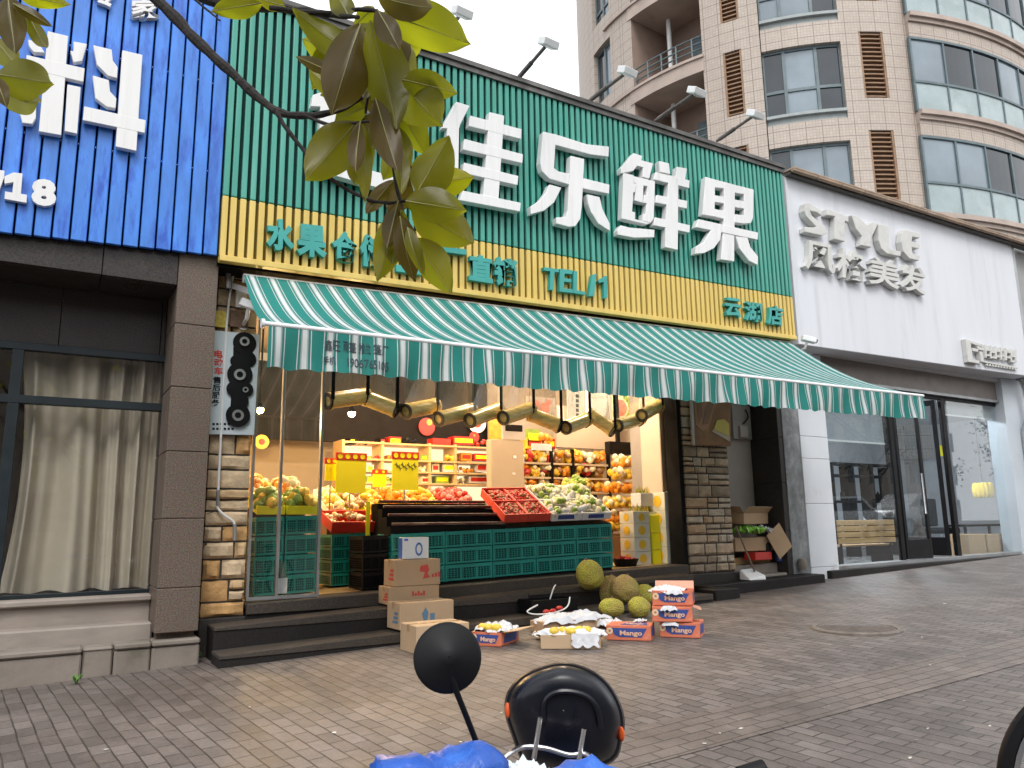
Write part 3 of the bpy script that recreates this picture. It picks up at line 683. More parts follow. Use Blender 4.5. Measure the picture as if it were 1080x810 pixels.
# tiled roof edge and gutter
b=MB(); A=V((SX0+.0,SY-.06,zst+.03)); B=V((SX1+1.6,SY-.06,zst1+.03+.02))
n=14
for i in range(n):
    a=A.lerp(B,i/n); c=A.lerp(B,(i+1)/n-.003); b.bar(a,c,.26,.04)
    b.bar(a+V((0,-.09,-.03)),c+V((0,-.09,-.03)),.07,.05)
b.build('roof_edge',mat('brown_coping',(.30,.21,.145),.6,var=.25,vs=3,col2=(.36,.30,.25)),t,bevel=.01)
b=MB(); b.bar(A+V((0,.03,-.055)),B+V((0,.03,-.055)),.14,.04); b.build('gutter',mat('dark_gutter',(.07,.065,.06),.6,var=.2),t)
b=MB(); xg=SX1+.1; b.tube([(xg,SY+.1,zst1-.05),(xg,SY+.1,3.2),(xg+.0,SY+.25,2.8),(xg,SY+.25,.5)],.09,10); b.build('downpipe',mat('grey_pipe',(.40,.42,.43),.5,var=.1),t,smooth=True)
b=MB(); b.box((SX1+.25,SY+.12,zs1-.02),(SX1+2.2,FY,zst1)); b.build('side_wall',mat('grey_upper_wall',(.33,.33,.33),.8,var=.12),t)
# raised cast letters
t=thing('salon_lettering','grey raised letters of the hair salon name on the white wall','sign lettering',P(905,260,Y=SY))
s=1012/150
def sb(polys):
    b=MB(); strokes(b,polys,s,835,200,SY-.115,.11); return b.build('letter',M_greyst,t,bevel=.012,seg=2)
sb([[(100,95),(125,90),(215,150),(215,185),(180,160),(130,150),(145,185),(245,270),(250,310),(220,328),(95,300),(95,265),(160,268),(175,262),(105,190),(90,150)]])
sb([[(250,135),(405,190),(405,232),(380,222),(380,370),(305,350),(310,190),(250,180)]])
sb([[(425,180),(475,192),(535,250),(570,230),(615,240),(590,300),(570,340),(570,410),(495,395),(500,330),(460,280)]])
sb([[(620,245),(690,258),(695,400),(705,425),(780,440),(775,475),(680,455),(640,420),(620,360)]])
sb([[(800,282),(915,310),(912,345),(860,335),(855,365),(910,385),(908,420),(855,410),(862,455),(915,470),(905,505),(840,490),(795,440),(780,370),(785,310)]])
for ch,x0,y0,x1,y1 in (('风',98,352,312,600),('格',325,405,530,655),('美',550,465,770,705),('发',770,515,960,745)):
    b=MB(); addtext(b,ch,835+x0/s,200+y0/s,835+x1/s,200+y1/s-6,SY-.10,.095,.02,tilt=7); b.build('character',M_greyst,t)
t=thing('salon_emblem','small grey emblem plate with raised characters at the lower right of the salon wall','sign',P(1048,372,Y=SY))
b=MB()
def q(x,y,Y): return P(1000+x/9,330+y/9,Y=Y)
strokes(b,[[(165,245),(335,300),(325,325),(215,290),(240,440),(300,455),(300,485),(195,465)],[(228,330),(290,345),(285,372),(235,362)],[(265,310),(345,335),(345,362),(290,350)],[(300,365),(328,370),(345,470),(318,465)]],9,1000,330,SY-.09,.088)
b.build('emblem',M_greyst,t,bevel=.006)
b=MB(); strokes(b,[[(345,455),(665,515),(665,530),(345,470)]],9,1000,330,SY-.05,.05)
for x in (352,400,450,500,545,595,640):
    strokes(b,[[(x,300+(x-345)*.16),(x+13,303+(x-345)*.16),(x+15,425+(x-345)*.13),(x+2,422+(x-345)*.13)]],9,1000,330,SY-.07-.004*(x%7),.07)
for x,y in ((378,340),(425,360),(470,350),(520,345),(570,360),(618,400)):
    strokes(b,[[(x-18,y),(x+24,y+8),(x+24,y+24),(x-18,y+16)],[(x-16,y+50),(x+26,y+58),(x+26,y+74),(x-16,y+66)]],9,1000,330,SY-.065-.0005*x%.01,.065)
for i in range(11):
    x=365+i*27; strokes(b,[[(x,480+(x-365)*.15),(x+14,482+(x-365)*.15),(x+14,500+(x-365)*.15),(x,498+(x-365)*.15)]],9,1000,330,SY-.045-.0004*i,.045)
b.build('lettering',M_greyst,t)
# camera on the salon's corner
def cctv(px,py,Y,lab,d,mt):
    c=P(px,py,Y=Y); t=thing('security_camera',lab,'security camera',c); d=V(d).normalized()
    b=MB(); b.bar(c-d*.11,c+d*.11,.085,.085); b.build('housing',M_white,t,bevel=.012)
    b=MB(); b.tube([c+d*.111,c+d*.125],.034,12); b.build('lens',M_black,t)
    b=MB(); b.tube([c-d*.03-V((0,0,.04)),c-d*.03+V((0,.05,-.13)),V((c.x-.02,mt,c.z-.15))],.02,8); b.lathe((c.x-.02,mt-.005,c.z-.15),[(.001,-.02),(.05,-.02),(.05,.01)],12,ax=(0,1,0)); b.build('bracket',M_white,t,smooth=True)
cctv(853,358,SY-.2,'small white security camera at the lower left corner of the salon wall',(.9,-.35,-.2),SY-.01)
cctv(265,322,FY-.25,'white box security camera on the stone pillar under the awning end',(.75,-.55,-.35),FY)

# ------------------------------------------------------------------ awning
YA=5.52; YW_=7.44
p0,p1=P(283,341,Y=YA),P(972,417,Y=YA)
w0,w1=P(258,289,Y=YW_),P(845,362,Y=YW_)
t=thing('awning','green and white striped fabric awning stretched out over the shop front','awning',(1.3,YW_,3.5))
AXL,AXR=1.30,9.40
def awm(name, dark):
    m,nt,b=newmat(name); tc=nn(nt,'ShaderNodeTexCoord'); sx=nn(nt,'ShaderNodeSeparateXYZ'); nt.links.new(tc.outputs['Object'],sx.inputs[0])
    dv=nn(nt,'ShaderNodeMath',operation='MULTIPLY_ADD'); dv.inputs[1].default_value=1/.194; dv.inputs[2].default_value=.124; nt.links.new(sx.outputs['X'],dv.inputs[0])
    fr=nn(nt,'ShaderNodeMath',operation='FRACT'); nt.links.new(dv.outputs[0],fr.inputs[0])
    g=(.020,.215,.19) ; w=(.63,.68,.69); gr=(.10,.17,.17); lg=(.34,.41,.41)
    r=nn(nt,'ShaderNodeValToRGB'); r.color_ramp.interpolation='CONSTANT'; e=r.color_ramp.elements
    st=[(0,g),(.232,gr),(.243,w),(.275,gr),(.285,g),(.345,gr),(.365,lg),(.415,w),(.585,lg),(.635,gr),(.655,g),(.715,gr),(.725,w),(.757,gr),(.768,g)]
    while len(e)<len(st): e.new(.5)
    for el,(p,c) in zip(e,st): el.position=p; el.color=c4(c)
    nt.links.new(fr.outputs[0],r.inputs[0]); vec=coords(nt)
    cc=mixc(nt,ramp(nt,noi(nt,vec,1.8,5,.6),[(.4,(0,)),(.8,(.35,))]),r.outputs[0],(.05,.10,.09))
    nt.links.new(cc,b.inputs['Base Color']); b.inputs['Roughness'].default_value=.75; b.inputs['Specular IOR Level'].default_value=.25
    bumpn(nt,b,noi(nt,coords(nt,(1,1,.6)),9,3),.25,.02)
    # thin cloth lets some sky light through
    tl=nn(nt,'ShaderNodeBsdfTranslucent'); nt.links.new(cc,tl.inputs[0]); mx=nn(nt,'ShaderNodeMixShader'); mx.inputs[0].default_value=.22
    nt.links.new(b.outputs[0],mx.inputs[1]); nt.links.new(tl.outputs[0],mx.inputs[2]); nt.links.new(mx.outputs[0],nt.nodes['Material Output'].inputs['Surface'])
    return m
M_aw=awm('awning_stripe',0)
zwl=lambda x: lerp(w0.z,w1.z,(x-w0.x)/(w1.x-w0.x)); zfl=lambda x: lerp(p0.z,p1.z,(x-p0.x)/(p1.x-p0.x))
nu,nv=120,14
def can(i,j):
    v=j/nv; x=lerp(lerp(1.50,1.36,v),AXR,i/nu)
    z=lerp(zwl(x),zfl(x),v)-.15*math.sin(math.pi*v)*(1+.12*math.sin(x*1.3))-.012*math.sin(x*5)*math.sin(math.pi*v)
    return (x,lerp(YW_,YA,v),z)
b=MB(); b.grid(can,nu,nv); o=b.build('canvas',M_aw,t,smooth=True)
hv=.315
def val(i,j):
    x=lerp(AXL,AXR,i/300); v=j/8; q=0
    sc_=.018*abs(math.sin(math.pi*((x-1.276)/.194)))
    pk=.05*math.exp(-((x-5.9)/.07)**2)
    z=zfl(x)-.02-(hv*(1-.05*(x-AXL)/8)-sc_)*v
    y=YA-.012-.022*math.sin(x*24.8+.7*math.sin(x*3))*v-.02*math.sin(x*6.1+v*2)*v-pk*v
    return (x,y,z)
b=MB(); b.grid(val,300,8); b.build('valance',M_aw,t,smooth=True)
b=MB(); b.tube([(AXL-.03,YA,zfl(AXL)-.005),(AXR+.03,YA,zfl(AXR)-.005)],.019,10); b.tube([(AXL-.05,YA,zfl(AXL)-.005),(AXL-.028,YA,zfl(AXL)-.005)],.034,10); b.build('front_bar',M_white,t,smooth=True)
b=MB()
b.tube([(AXL+.2,YW_+.02,zwl(AXL)-.03),(AXR,YW_+.02,zwl(AXR)-.03)],.045,10); b.build('roller',M_white,t,smooth=True)
for x in (AXL+.25,3.9,6.6,AXR-.3):
    b=MB(); zw=zwl(x)-.16; e=V((x+.55,lerp(YW_,YA,.48),lerp(zw,zfl(x),.5)-.12))
    b.tube([(x,FY-.02,zw),e],.024,8); b.tube([e,(x+.1,YA+.03,zfl(x)-.03)],.02,8); b.ball(e,.035,8,6)
    b.box((x-.05,FY-.05,zw-.09),(x+.05,FY-.001,zw+.09)); b.build('folding_arm',M_white,t,smooth=True)
# printing on the valance: maker's line and phone number
s=1080/110
M_ink=mat('faded_ink',(.03,.055,.075),.8)
b=MB()
for ch,x0,x1 in (('鑫',148,218),('旺',228,298),('雨',330,385),('篷',392,468),('推',498,556),('拉',566,610),('篷',640,726)):
    addtext(b,ch,330+x0/s,330+(262+(x0-148)*.10)/s,330+x1/s,330+(372+(x0-148)*.10)/s,YA-.05,.003,.0,tilt=1)
addtext(b,'厂',330+732/s,330+330/s,330+800/s,330+430/s,YA-.05,.003,.0,tilt=1)
addtext(b,'手机',330+135/s,330+432/s,330+250/s,330+520/s,YA-.05,.003,.0,tilt=1)
addtext(b,'1906765105',330+372/s,330+455/s,330+805/s,330+545/s,YA-.05,.003,.0,tilt=5)
for i,p in enumerate(b.v):
    u=(p.x-AXL)/(AXR-AXL)*300; w=clampf((zfl(p.x)-.02-p.z)/hv*8,0,8); b.v[i]=V((p.x,val(u,w)[1]-(.006 if p.y<YA-.048 else .003),p.z))
b.build('printing',M_ink,t,clean=False)

# ------------------------------------------------------------------ round apartment tower
CX,CY,RR=25.9,20.5,8.3
def cyl(px,py,rad=RR):
    d=ray(px,py); ox,oy=-CX,-CY
    A=d.x**2+d.y**2; B_=2*(ox*d.x+oy*d.y); C=ox*ox+oy*oy-rad*rad
    q=max(0,B_*B_-4*A*C); tt=(-B_-math.sqrt(q))/(2*A); p=EYE+d*tt
    return math.atan2(p.y-CY,p.x-CX)%(2*math.pi), p.z
R2=13.5                                   # the tower's right flank swells to a wider curve
def cp(th,z,r=RR):
    if TH0 and TH0<th<TH0+1.6:
        n0=V((math.cos(TH0),math.sin(TH0),0)); t2=TH0+(th-TH0)*RR/R2; q=V((CX,CY,0))-n0*(R2-RR)
        return q+V((math.cos(t2),math.sin(t2),0))*(R2+r-RR)+V((0,0,z))
    return V((CX+r*math.cos(th),CY+r*math.sin(th),z))
TH0=None
TOW=t=thing('apartment_tower','round beige tiled apartment tower with curved balconies behind the shops','building',(CX,CY,0))
m,nt,b_=newmat('tower_tile'); tc=nn(nt,'ShaderNodeTexCoord'); sx=nn(nt,'ShaderNodeSeparateXYZ'); nt.links.new(tc.outputs['Object'],sx.inputs[0])
at2=nn(nt,'ShaderNodeMath',operation='ARCTAN2'); nt.links.new(sx.outputs['Y'],at2.inputs[0]); nt.links.new(sx.outputs['X'],at2.inputs[1])
mu=nn(nt,'ShaderNodeMath',operation='MULTIPLY'); mu.inputs[1].default_value=RR; nt.links.new(at2.outputs[0],mu.inputs[0])
cb=nn(nt,'ShaderNodeCombineXYZ'); nt.links.new(mu.outputs[0],cb.inputs[0]); nt.links.new(sx.outputs['Z'],cb.inputs[1])
def bt(w,h,ms,sm):
    k=nn(nt,'ShaderNodeTexBrick'); k.offset=0
    for a_,v_ in (('Scale',1),('Brick Width',w),('Row Height',h),('Mortar Size',ms),('Mortar Smooth',sm)): k.inputs[a_].default_value=v_
    k.inputs['Color1'].default_value=c4((.40,.34,.29)); k.inputs['Color2'].default_value=c4((.45,.385,.33)); k.inputs['Mortar'].default_value=c4((.33,.275,.235))
    nt.links.new(cb.outputs[0],k.inputs['Vector']); return k
k1=bt(.10,.10,.008,.2); k2=bt(.5,.40,.014,.1)
cc=mixc(nt,mixc(nt,1.,k2.outputs['Fac'],(.75,.75,.75),'MULTIPLY'),k1.outputs['Color'],(.16,.125,.11))
cc=mixc(nt,ramp(nt,noi(nt,coords(nt,(1,1,.3)),.6,6,.65),[(.45,(0,)),(.8,(.4,))]),cc,(.27,.21,.175))
nt.links.new(cc,b_.inputs['Base Color']); b_.inputs['Roughness'].default_value=.55
M_tile=m
M_band_=mat('tower_band',(.40,.325,.28),.7,var=.12,vs=1.5,col2=(.26,.20,.17),c2s=.8)
M_tglass=mat('tower_glass',(.018,.026,.034),.06,var=.4,vs=.7,spec=.7,rv=0)
M_tglass2=mat('tower_glass_pale',(.17,.215,.25),.08,var=.25,vs=.5,spec=.8,rv=0)
M_frost=mat('frosted_glass',(.29,.36,.37),.25,var=.15,vs=1.2,col2=(.42,.48,.49),c2s=.8,spec=.6)
M_tframe=mat('tower_frame',(.10,.14,.155),.5,var=.15)
M_louv=mat('brown_louvre',(.25,.15,.085),.6,var=.2,vs=5)
TH=lambda px,py=90: cyl(px,py)[0]
zl1,zl0_=cyl(908,33)[1],cyl(916,103)[1]
per=cyl(920,137)[1]; per=zl1-per
NF=range(-3,4); TH0=TH(952)
Z0,Z1=zl1-4*per,zl1+4.2*per
# zones by azimuth: (start, end, kind)
thL=TH(624,60)-.35
zw1,zw0=cyl(848,47)[1],cyl(850,118)[1]     # window head and sill
zb1,zb0=cyl(700,60)[1],cyl(700,90)[1]
zones=[(thL,TH(626,60),'w'),(TH(626,60),TH(644,60),'win1'),(TH(644,60),TH(667,60),'w'),(TH(667,60),TH(741,60),'balc'),(TH(741,60),TH(765,97),'w'),(TH(765,97),TH(785,97),'louv'),(TH(785,97),TH(805),'w'),(TH(806),TH(891),'win'),(TH(891),TH(911),'w'),(TH(911),TH(937),'louv'),(TH(937),TH(962),'w'),(TH(962),TH0+1.55,'bay')]
b=MB()
def patch(bb,t0,t1,z0,z1,r=RR,m=0,dth=.05):
    n=max(1,int(abs(t1-t0)/dth+.5)); bb.grid(lambda i,j:cp(lerp(t0,t1,i/n),lerp(z0,z1,j),r),n,1,m)
def ringbox(bb,t0,t1,z0,z1,r0,r1,m=0,dth=.05):
    n=max(1,int(abs(t1-t0)/dth+.5)); prof=[(r0,z0),(r1,z0),(r1,z1),(r0,z1)]
    vs=[cp(lerp(t0,t1,i/n),z,r) for i in range(n+1) for r,z in prof]
    fs=[(i*4+k,i*4+(k+1)%4,(i+1)*4+(k+1)%4,(i+1)*4+k) for i in range(n) for k in range(4)]+[(3,2,1,0),(n*4,n*4+1,n*4+2,n*4+3)]
    bb.add(vs,fs,m)
def reveal(bb,t0,t1,z0,z1,d,m=0):
    n=max(1,int(abs(t1-t0)/.05+.5))
    for z in (z0,z1): bb.grid(lambda i,j:cp(lerp(t0,t1,i/n),z,RR-d*j),n,1,m)
    for th in (t0,t1): bb.face([cp(th,z0),cp(th,z1),cp(th,z1,RR-d),cp(th,z0,RR-d)],m)
OPEN={'win1':(zw0,zw1,.25),'win':(zw0-.32,zw1,.22),'louv':(zl0_,zl1,.18)}
zbt=cyl(700,93)[1]; 
bz0,bz1=cyl(700,92)[1],cyl(668,30)[1]
for t0,t1,k in zones:
    if k=='w': patch(b,t0,t1,Z0,Z1)
    elif k in OPEN:
        z0,z1,d=OPEN[k]; lo=Z0
        for f in NF:
            a,c=z0+f*per,z1+f*per
            if a>lo: patch(b,t0,t1,lo,a)
            reveal(b,t0,t1,a,c,d); lo=c
        patch(b,t0,t1,lo,Z1)
# the far side of the drum
b.build('wall',M_tile,t,clean=False)
def tower_window(t0,t1,z0,z1,r,cols,tr,pale):
    f=MB(); d=.05/RR
    for k,u in enumerate([0]+cols+[1]):
        th=lerp(t0,t1,u); ringbox(f,th-d,th+d,z0,z1,r-.05,r+.03)
    for z in (z0+.03,z1-.04,lerp(z0,z1,tr)): ringbox(f,t0,t1,z-.05,z+.05,r-.045,r+.025)
    o=f.build('window',M_tframe,t,clean=False)
    us=[0]+cols+[1]
    for i,(a,c) in enumerate(zip(us,us[1:])):
        p=MB(); patch(p,lerp(t0,t1,a),lerp(t0,t1,c),z0,z1,r-.02); p.build('pane',M_tglass2 if i in pale else M_tglass,o,clean=False)
for f in NF:
    dz=f*per
    for t0,t1,k in zones:
        if k=='win1': tower_window(t0,t1,zw0+dz,zw1+dz,RR-.2,[.5],.28,[1])
        if k=='win':
            tower_window(t0,t1,zw0+dz,zw1+dz,RR-.16,[.27,.68],.38,[[1],[0,1],[1,2]][f%3])
            s_=MB(); ringbox(s_,t0,t1,zw0+dz-.10,zw0+dz,RR-.2,RR+.06); ringbox(s_,t0,t1,zw0-.318+dz,zw0+dz-.1,RR-.21,RR-.06); s_.build('window_sill',mat('sill_grey',(.28,.31,.31),.6,var=.1) if 'sill_grey' not in MATS else MATS['sill_grey'],t,clean=False)
        if k=='louv':
            l=MB(); ringbox(l,t0,t1,zl0_+dz,zl1+dz,RR-.2,RR-.15,1)
            n=15
            for i in range(n):
                z=lerp(zl0_,zl1,(i+.5)/n)+dz; ringbox(l,t0+.003,t1-.003,z-.012,z+.028,RR-.15,RR-.05)
            for th in (t0+.004,t1-.004): ringbox(l,th-.004,th+.004,zl0_+dz,zl1+dz,RR-.15,RR-.02)
            l.build('louvre',[M_louv,mat('louvre_back',(.10,.06,.035),.8) if 'louvre_back' not in MATS else MATS['louvre_back']],t,clean=False)
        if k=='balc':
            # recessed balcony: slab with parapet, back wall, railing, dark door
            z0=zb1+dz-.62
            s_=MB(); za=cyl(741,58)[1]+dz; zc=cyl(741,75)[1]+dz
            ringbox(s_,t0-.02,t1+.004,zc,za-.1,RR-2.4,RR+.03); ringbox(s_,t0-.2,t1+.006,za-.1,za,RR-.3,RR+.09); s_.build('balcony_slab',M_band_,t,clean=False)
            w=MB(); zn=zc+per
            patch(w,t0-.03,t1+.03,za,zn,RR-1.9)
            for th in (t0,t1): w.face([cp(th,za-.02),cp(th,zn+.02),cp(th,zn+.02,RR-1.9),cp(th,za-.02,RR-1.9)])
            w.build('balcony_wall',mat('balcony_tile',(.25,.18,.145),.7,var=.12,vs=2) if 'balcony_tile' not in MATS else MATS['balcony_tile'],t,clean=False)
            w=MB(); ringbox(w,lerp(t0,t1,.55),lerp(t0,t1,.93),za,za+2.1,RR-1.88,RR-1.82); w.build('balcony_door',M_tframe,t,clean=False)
            w=MB(); 
            th=lerp(t0,t1,.30); w.tube([cp(th,za,RR-1.2),cp(th,zn,RR-1.2)],.09,10); w.build('drain_pipe',M_white,t,smooth=True)
            rl=MB(); n=14
            for zz in (za+.10,za+.34,za+.58,za+.82): rl.tube([cp(lerp(t0,t1,i/n),zz,RR-.12) for i in range(n+1)],.028,6)
            for i in range(0,n+1,3): rl.tube([cp(lerp(t0,t1,i/n),za,RR-.12),cp(lerp(t0,t1,i/n),za+.84,RR-.12)],.03,6)
            rl.build('railing',M_tframe,t,clean=False)
        if k=='bay':
            rb=RR+.16
            zq=lambda py: cyl(975,py,rb)[1]+dz; ztop_=zq(40); zmidb=zq(86); zbot_=zq(117)
            s_=MB(); ringbox(s_,t0,t1,zbot_-.16,zbot_,RR-1,rb+.14,1); ringbox(s_,t0,t1,zbot_-.30,zbot_-.16,RR-1,rb+.05,1); ringbox(s_,t0,t1,ztop_-per,zbot_-.30,RR-1,rb-.02)
            s_.build('balcony_band',[M_tile,M_band_],t,clean=False)
            g=MB(); n=10; cols=[i/n for i in range(n+1)]
            for u in cols:
                th=lerp(t0,t1,u); ringbox(g,th-.004,th+.004,zbot_,ztop_,rb-.12,rb-.02)
            for z in (zmidb,ztop_-.04,zbot_+.03): ringbox(g,t0,t1,z-.04,z+.04,rb-.115,rb-.01)
            o=g.build('window',M_tframe,t,clean=False)
            pat=[[1,0,0,1,0,0,1,0,0,1],[0,1,1,0,0,1,0,1,1,0],[1,1,0,0,1,0,0,1,0,1]][f%3]
            for i,(a,c) in enumerate(zip(cols,cols[1:])):
                p=MB(); patch(p,lerp(t0,t1,a),lerp(t0,t1,c),zmidb,ztop_,rb-.07,0,.04); p.build('pane',MATS['tower_glass_pale'] if pat[i] else M_tglass,o,clean=False)
                p=MB(); patch(p,lerp(t0,t1,a),lerp(t0,t1,c),zbot_,zmidb,rb-.05,0,.04); p.build('frosted_pane',M_frost,o,clean=False)
# core and roof close the drum behind its rooms
b=MB(); ringbox(b,thL-.05,TH0+1.56,Z0-4,Z1,RR-2.6,RR-2.55,dth=.1); b.add([cp(thL+(TH0+1.58-thL)*i/60,Z1,RR-.02) for i in range(61)],[list(range(61))])
lo,hi=(thL,TH0+1.55)
b.face([cp(hi,Z0),cp(lo,Z0),cp(lo,Z1),cp(hi,Z1)]); patch(b,lo,hi,Z0-6,Z0,RR-.3,0,.1)
b.build('core',M_band_,t,clean=False)
# ------------------------------------------------------------------ shop goods: helpers
def fruitpile(b, o, ex, ey, ez, n, r, m=0, jit=.15, layers=1, hump=.0):
    """n pieces of fruit on the parallelogram o + u ex + v ey, rising along ez"""
    for i in range(n):
        u,v=random.random(),random.random(); k=random.random()*layers
        hz=hump*(1-(2*u-1)**2)*(1-(2*v-1)**2)
        rr=r*random.uniform(.85,1.15)
        b.ball(o+ex*u+ey*v+ez*(k*r*.9+hz+r*.3),rr,7,5,m,jit)
def tray(name,label,cat,fl,fr,bl,h,matb,fruits,group=None,th=.012,fill=26,fr_r=.035,hump=.03,label_part=None,fmats=None):
    """open box on the sloping face fl-fr-bl; fruit heaped inside"""
    ex,ey=fr-fl,bl-fl; ez=ex.cross(ey).normalized()
    t=thing(name,label,cat,fl,group); lx,ly=ex.length,ey.length; ux,uy=ex/lx,ey/ly
    b=MB()
    def bx(x0,x1,y0,y1,z0,z1): b.hexa([fl+ux*x+uy*y+ez*z for x,y,z in ((x0,y0,z0),(x1,y0,z0),(x1,y1,z0),(x0,y1,z0),(x0,y0,z1),(x1,y0,z1),(x1,y1,z1),(x0,y1,z1))])
    bx(0,lx,0,ly,.002,.012)
    bx(0,lx,0,th,.012,h); bx(0,lx,ly-th,ly,.012,h*1.1); bx(0,th,th,ly-th,.012,h*.98); bx(lx-th,lx,th,ly-th,.012,h*.98)
    b.build('box',matb,t,bevel=.003)
    b=MB(); n=len(fmats or [1])
    for i in range(fill):
        fruitpile(b,fl+ux*.03+uy*.03+ez*(h*.55),ux*(lx-.06),uy*(ly-.06),ez,1,fr_r,random.randrange(n),hump=hump,layers=1.2)
    o=b.build('fruit',fruits,t,smooth=True,clean=False); o['kind']='stuff'
    if label_part: label_part(t,fl,ux,uy,ez,lx,ly,h)
    return t

# teal crates: one mesh shared by all
def cratemesh(name,mm,md,w=.6,d=.42,h=.18):
    b=MB(); e=.016
    b.box((e,e,.012),(w-e,d-e,.02),1)
    for x in (0,w-e*1.6):
        for y in (0,d-e*1.6): b.box((x,y,0),(x+e*1.6,y+e*1.6,h))
    for y in (0,d-e):
        b.box((e*1.6,y,h-.042),(w-e*1.6,y+e,h-.002)); b.box((e*1.6,y,.004),(w-e*1.6,y+e,.026))
        for k in range(1,16): b.box((k*w/16-.0035,y+.003,.026),(k*w/16+.0035,y+e-.003,h-.042))
        for k in range(1,5): z=.026+k*(h-.068)/5; b.box((e*1.6,y+.004,z-.003),(w-e*1.6,y+e-.004,z+.003))
        for k in (1,2): b.box((k*w/3-.012,y+.0015,.026),(k*w/3+.012,y+e-.0015,h-.042))
    for x in (0,w-e):
        b.box((x,e*1.6,h-.042),(x+e,d-e*1.6,h-.002)); b.box((x,e*1.6,.004),(x+e,d-e*1.6,.026))
        for k in range(1,12): b.box((x+.003,k*d/12-.0035,.026),(x+e-.003,k*d/12+.0035,h-.042))
        for k in range(1,5): z=.026+k*(h-.068)/5; b.box((x+.004,e*1.6,z-.003),(x+e-.004,d-e*1.6,z+.003))
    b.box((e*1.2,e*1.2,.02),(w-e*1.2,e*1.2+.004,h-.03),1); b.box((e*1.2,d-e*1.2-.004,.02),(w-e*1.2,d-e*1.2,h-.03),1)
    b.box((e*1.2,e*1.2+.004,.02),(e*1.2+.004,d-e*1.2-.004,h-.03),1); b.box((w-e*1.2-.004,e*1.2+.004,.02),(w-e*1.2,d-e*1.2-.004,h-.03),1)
    return b.build(name,[mm,md],clean=False)
CR=cratemesh('plastic_crate',M_crate,M_crated); first=[True]
def crate(x,y,z,lab,group,proto=None,sc_=(1,1,1),rz=0,nm=None):
    p=proto or CR
    if first[0] and p is CR: o=p; first[0]=False
    elif p is not CR and 'label' not in p.keys(): o=p
    else: o=p.copy(); COL.objects.link(o)
    o.location=(x,y,z); o.rotation_euler=(0,-.027,rz); o.scale=sc_
    return tag(o,lab,'crate',group)
YF=8.0
cx=[P(px,582,Y=YF).x for px in (413,470,520,566,608.5,647)]
ordn=['first','second','third','fourth','fifth']; rown=['bottom','middle','top']
for i,(x0,x1) in enumerate(zip(cx,cx[1:])):
    for k in range(3):
        zz=fz(x0)+.03+k*.186
        crate(x0+.004,YF+random.uniform(0,.012),zz,'teal plastic crate, %s layer, %s column from the left in the front row'%(rown[k],ordn[i]),'teal crates under the fruit display',sc_=((x1-x0-.008)/.6,1,1))
# low timber pallet under the row
b=MB(); slab(b,cx[0]+.01,cx[-1]-.01,YF+.03,YF+.75,lambda x:fz(x)+.028,.4); slab(b,cx[0]+.05,cx[-1]-.05,YF+.44,YF+.82,lambda x:fz(x)+.56,.45)
tag(b.build('display_stand',M_dark),'dark low stand behind and beneath the front row of teal crates','stand')
BC=cratemesh('plastic_crate',M_black,M_blackm)
bx0=P(394,575,Y=YF+.12).x
for k in range(3): crate(cx[0]-.30,YF+.06,fz(cx[0]-.3)+.01+k*.19,'black plastic crate, %s of the stack at the left end of the teal crate row'%rown[k],'black crates by the teal row',BC,(.48,1.02,1.02))
# stack of four inside, left of the entrance
yl=8.75; lx0,lx1=P(350,580,Y=yl).x,P(391,580,Y=yl).x
zl_=P(350,604,Y=yl).z; hl=(P(370,549,Y=yl).z-P(370,603,Y=yl).z)/4
for k in range(4): crate(lx0,yl,fz(lx0)+.02+k*(hl),'teal crate under the red fruit box inside the entrance, %s of four'%('lowest','second lowest','second highest','highest')[k],'teal crates inside the entrance',sc_=((lx1-lx0)/.6,1.3,hl/.186))
ztopL=fz(lx0)+.02+4*hl
# crates behind the glass panels
yg=8.35; gx=[P(px,580,Y=yg).x for px in (268,300,335)]
hg=(P(300,545,Y=yg).z-fz(gx[1]))/4
for i,(x0,x1) in enumerate(zip(gx,gx[1:])):
    for k in range(4): crate(x0+.01,yg,fz(x0)+.012+k*hg,'teal crate behind the %s glass panel, %s of four'%(('left','right')[i],('lowest','second lowest','second highest','highest')[k]),'teal crates behind the glass',sc_=((x1-x0-.02)/.6,1,hg/.186))
zg_=fz(gx[1])+.012+4*hg
for i,(x0,x1) in enumerate(zip(gx,gx[1:])):
    tray('fruit_tray','tray of leafy greens and yellow fruit on crates behind the %s glass panel'%('left','right')[i],'fruit tray',V((x0+.01,yg,zg_+.01)),V((x1-.01,yg,zg_+.01)),V((x0+.01,yg+.42,zg_+.10)),.09,M_yel,[FR['green'],FR['yellow'],FR['green']],'trays behind the glass',fill=34,fr_r=.06,hump=.10,fmats=[1,2,3])
    tray('fruit_tray','tray heaped with yellow fruit, upper row behind the %s glass panel'%('left','right')[i],'fruit tray',V((x0+.01,yg+.45,zg_+.12)),V((x1-.01,yg+.45,zg_+.12)),V((x0+.01,yg+.95,zg_+.30)),.09,M_yel,[FR['yellow'],FR['orange'],FR['cream']],'trays behind the glass',fill=40,fr_r=.055,hump=.12,fmats=[1,2,3])
b=MB(); b.box((gx[0]+.02,yg+.44,.45),(gx[2]-.02,yg+1.0,zg_+.09)); tag(b.build('display_stand',M_woodd),'brown stand carrying the upper fruit trays behind the glass','stand')
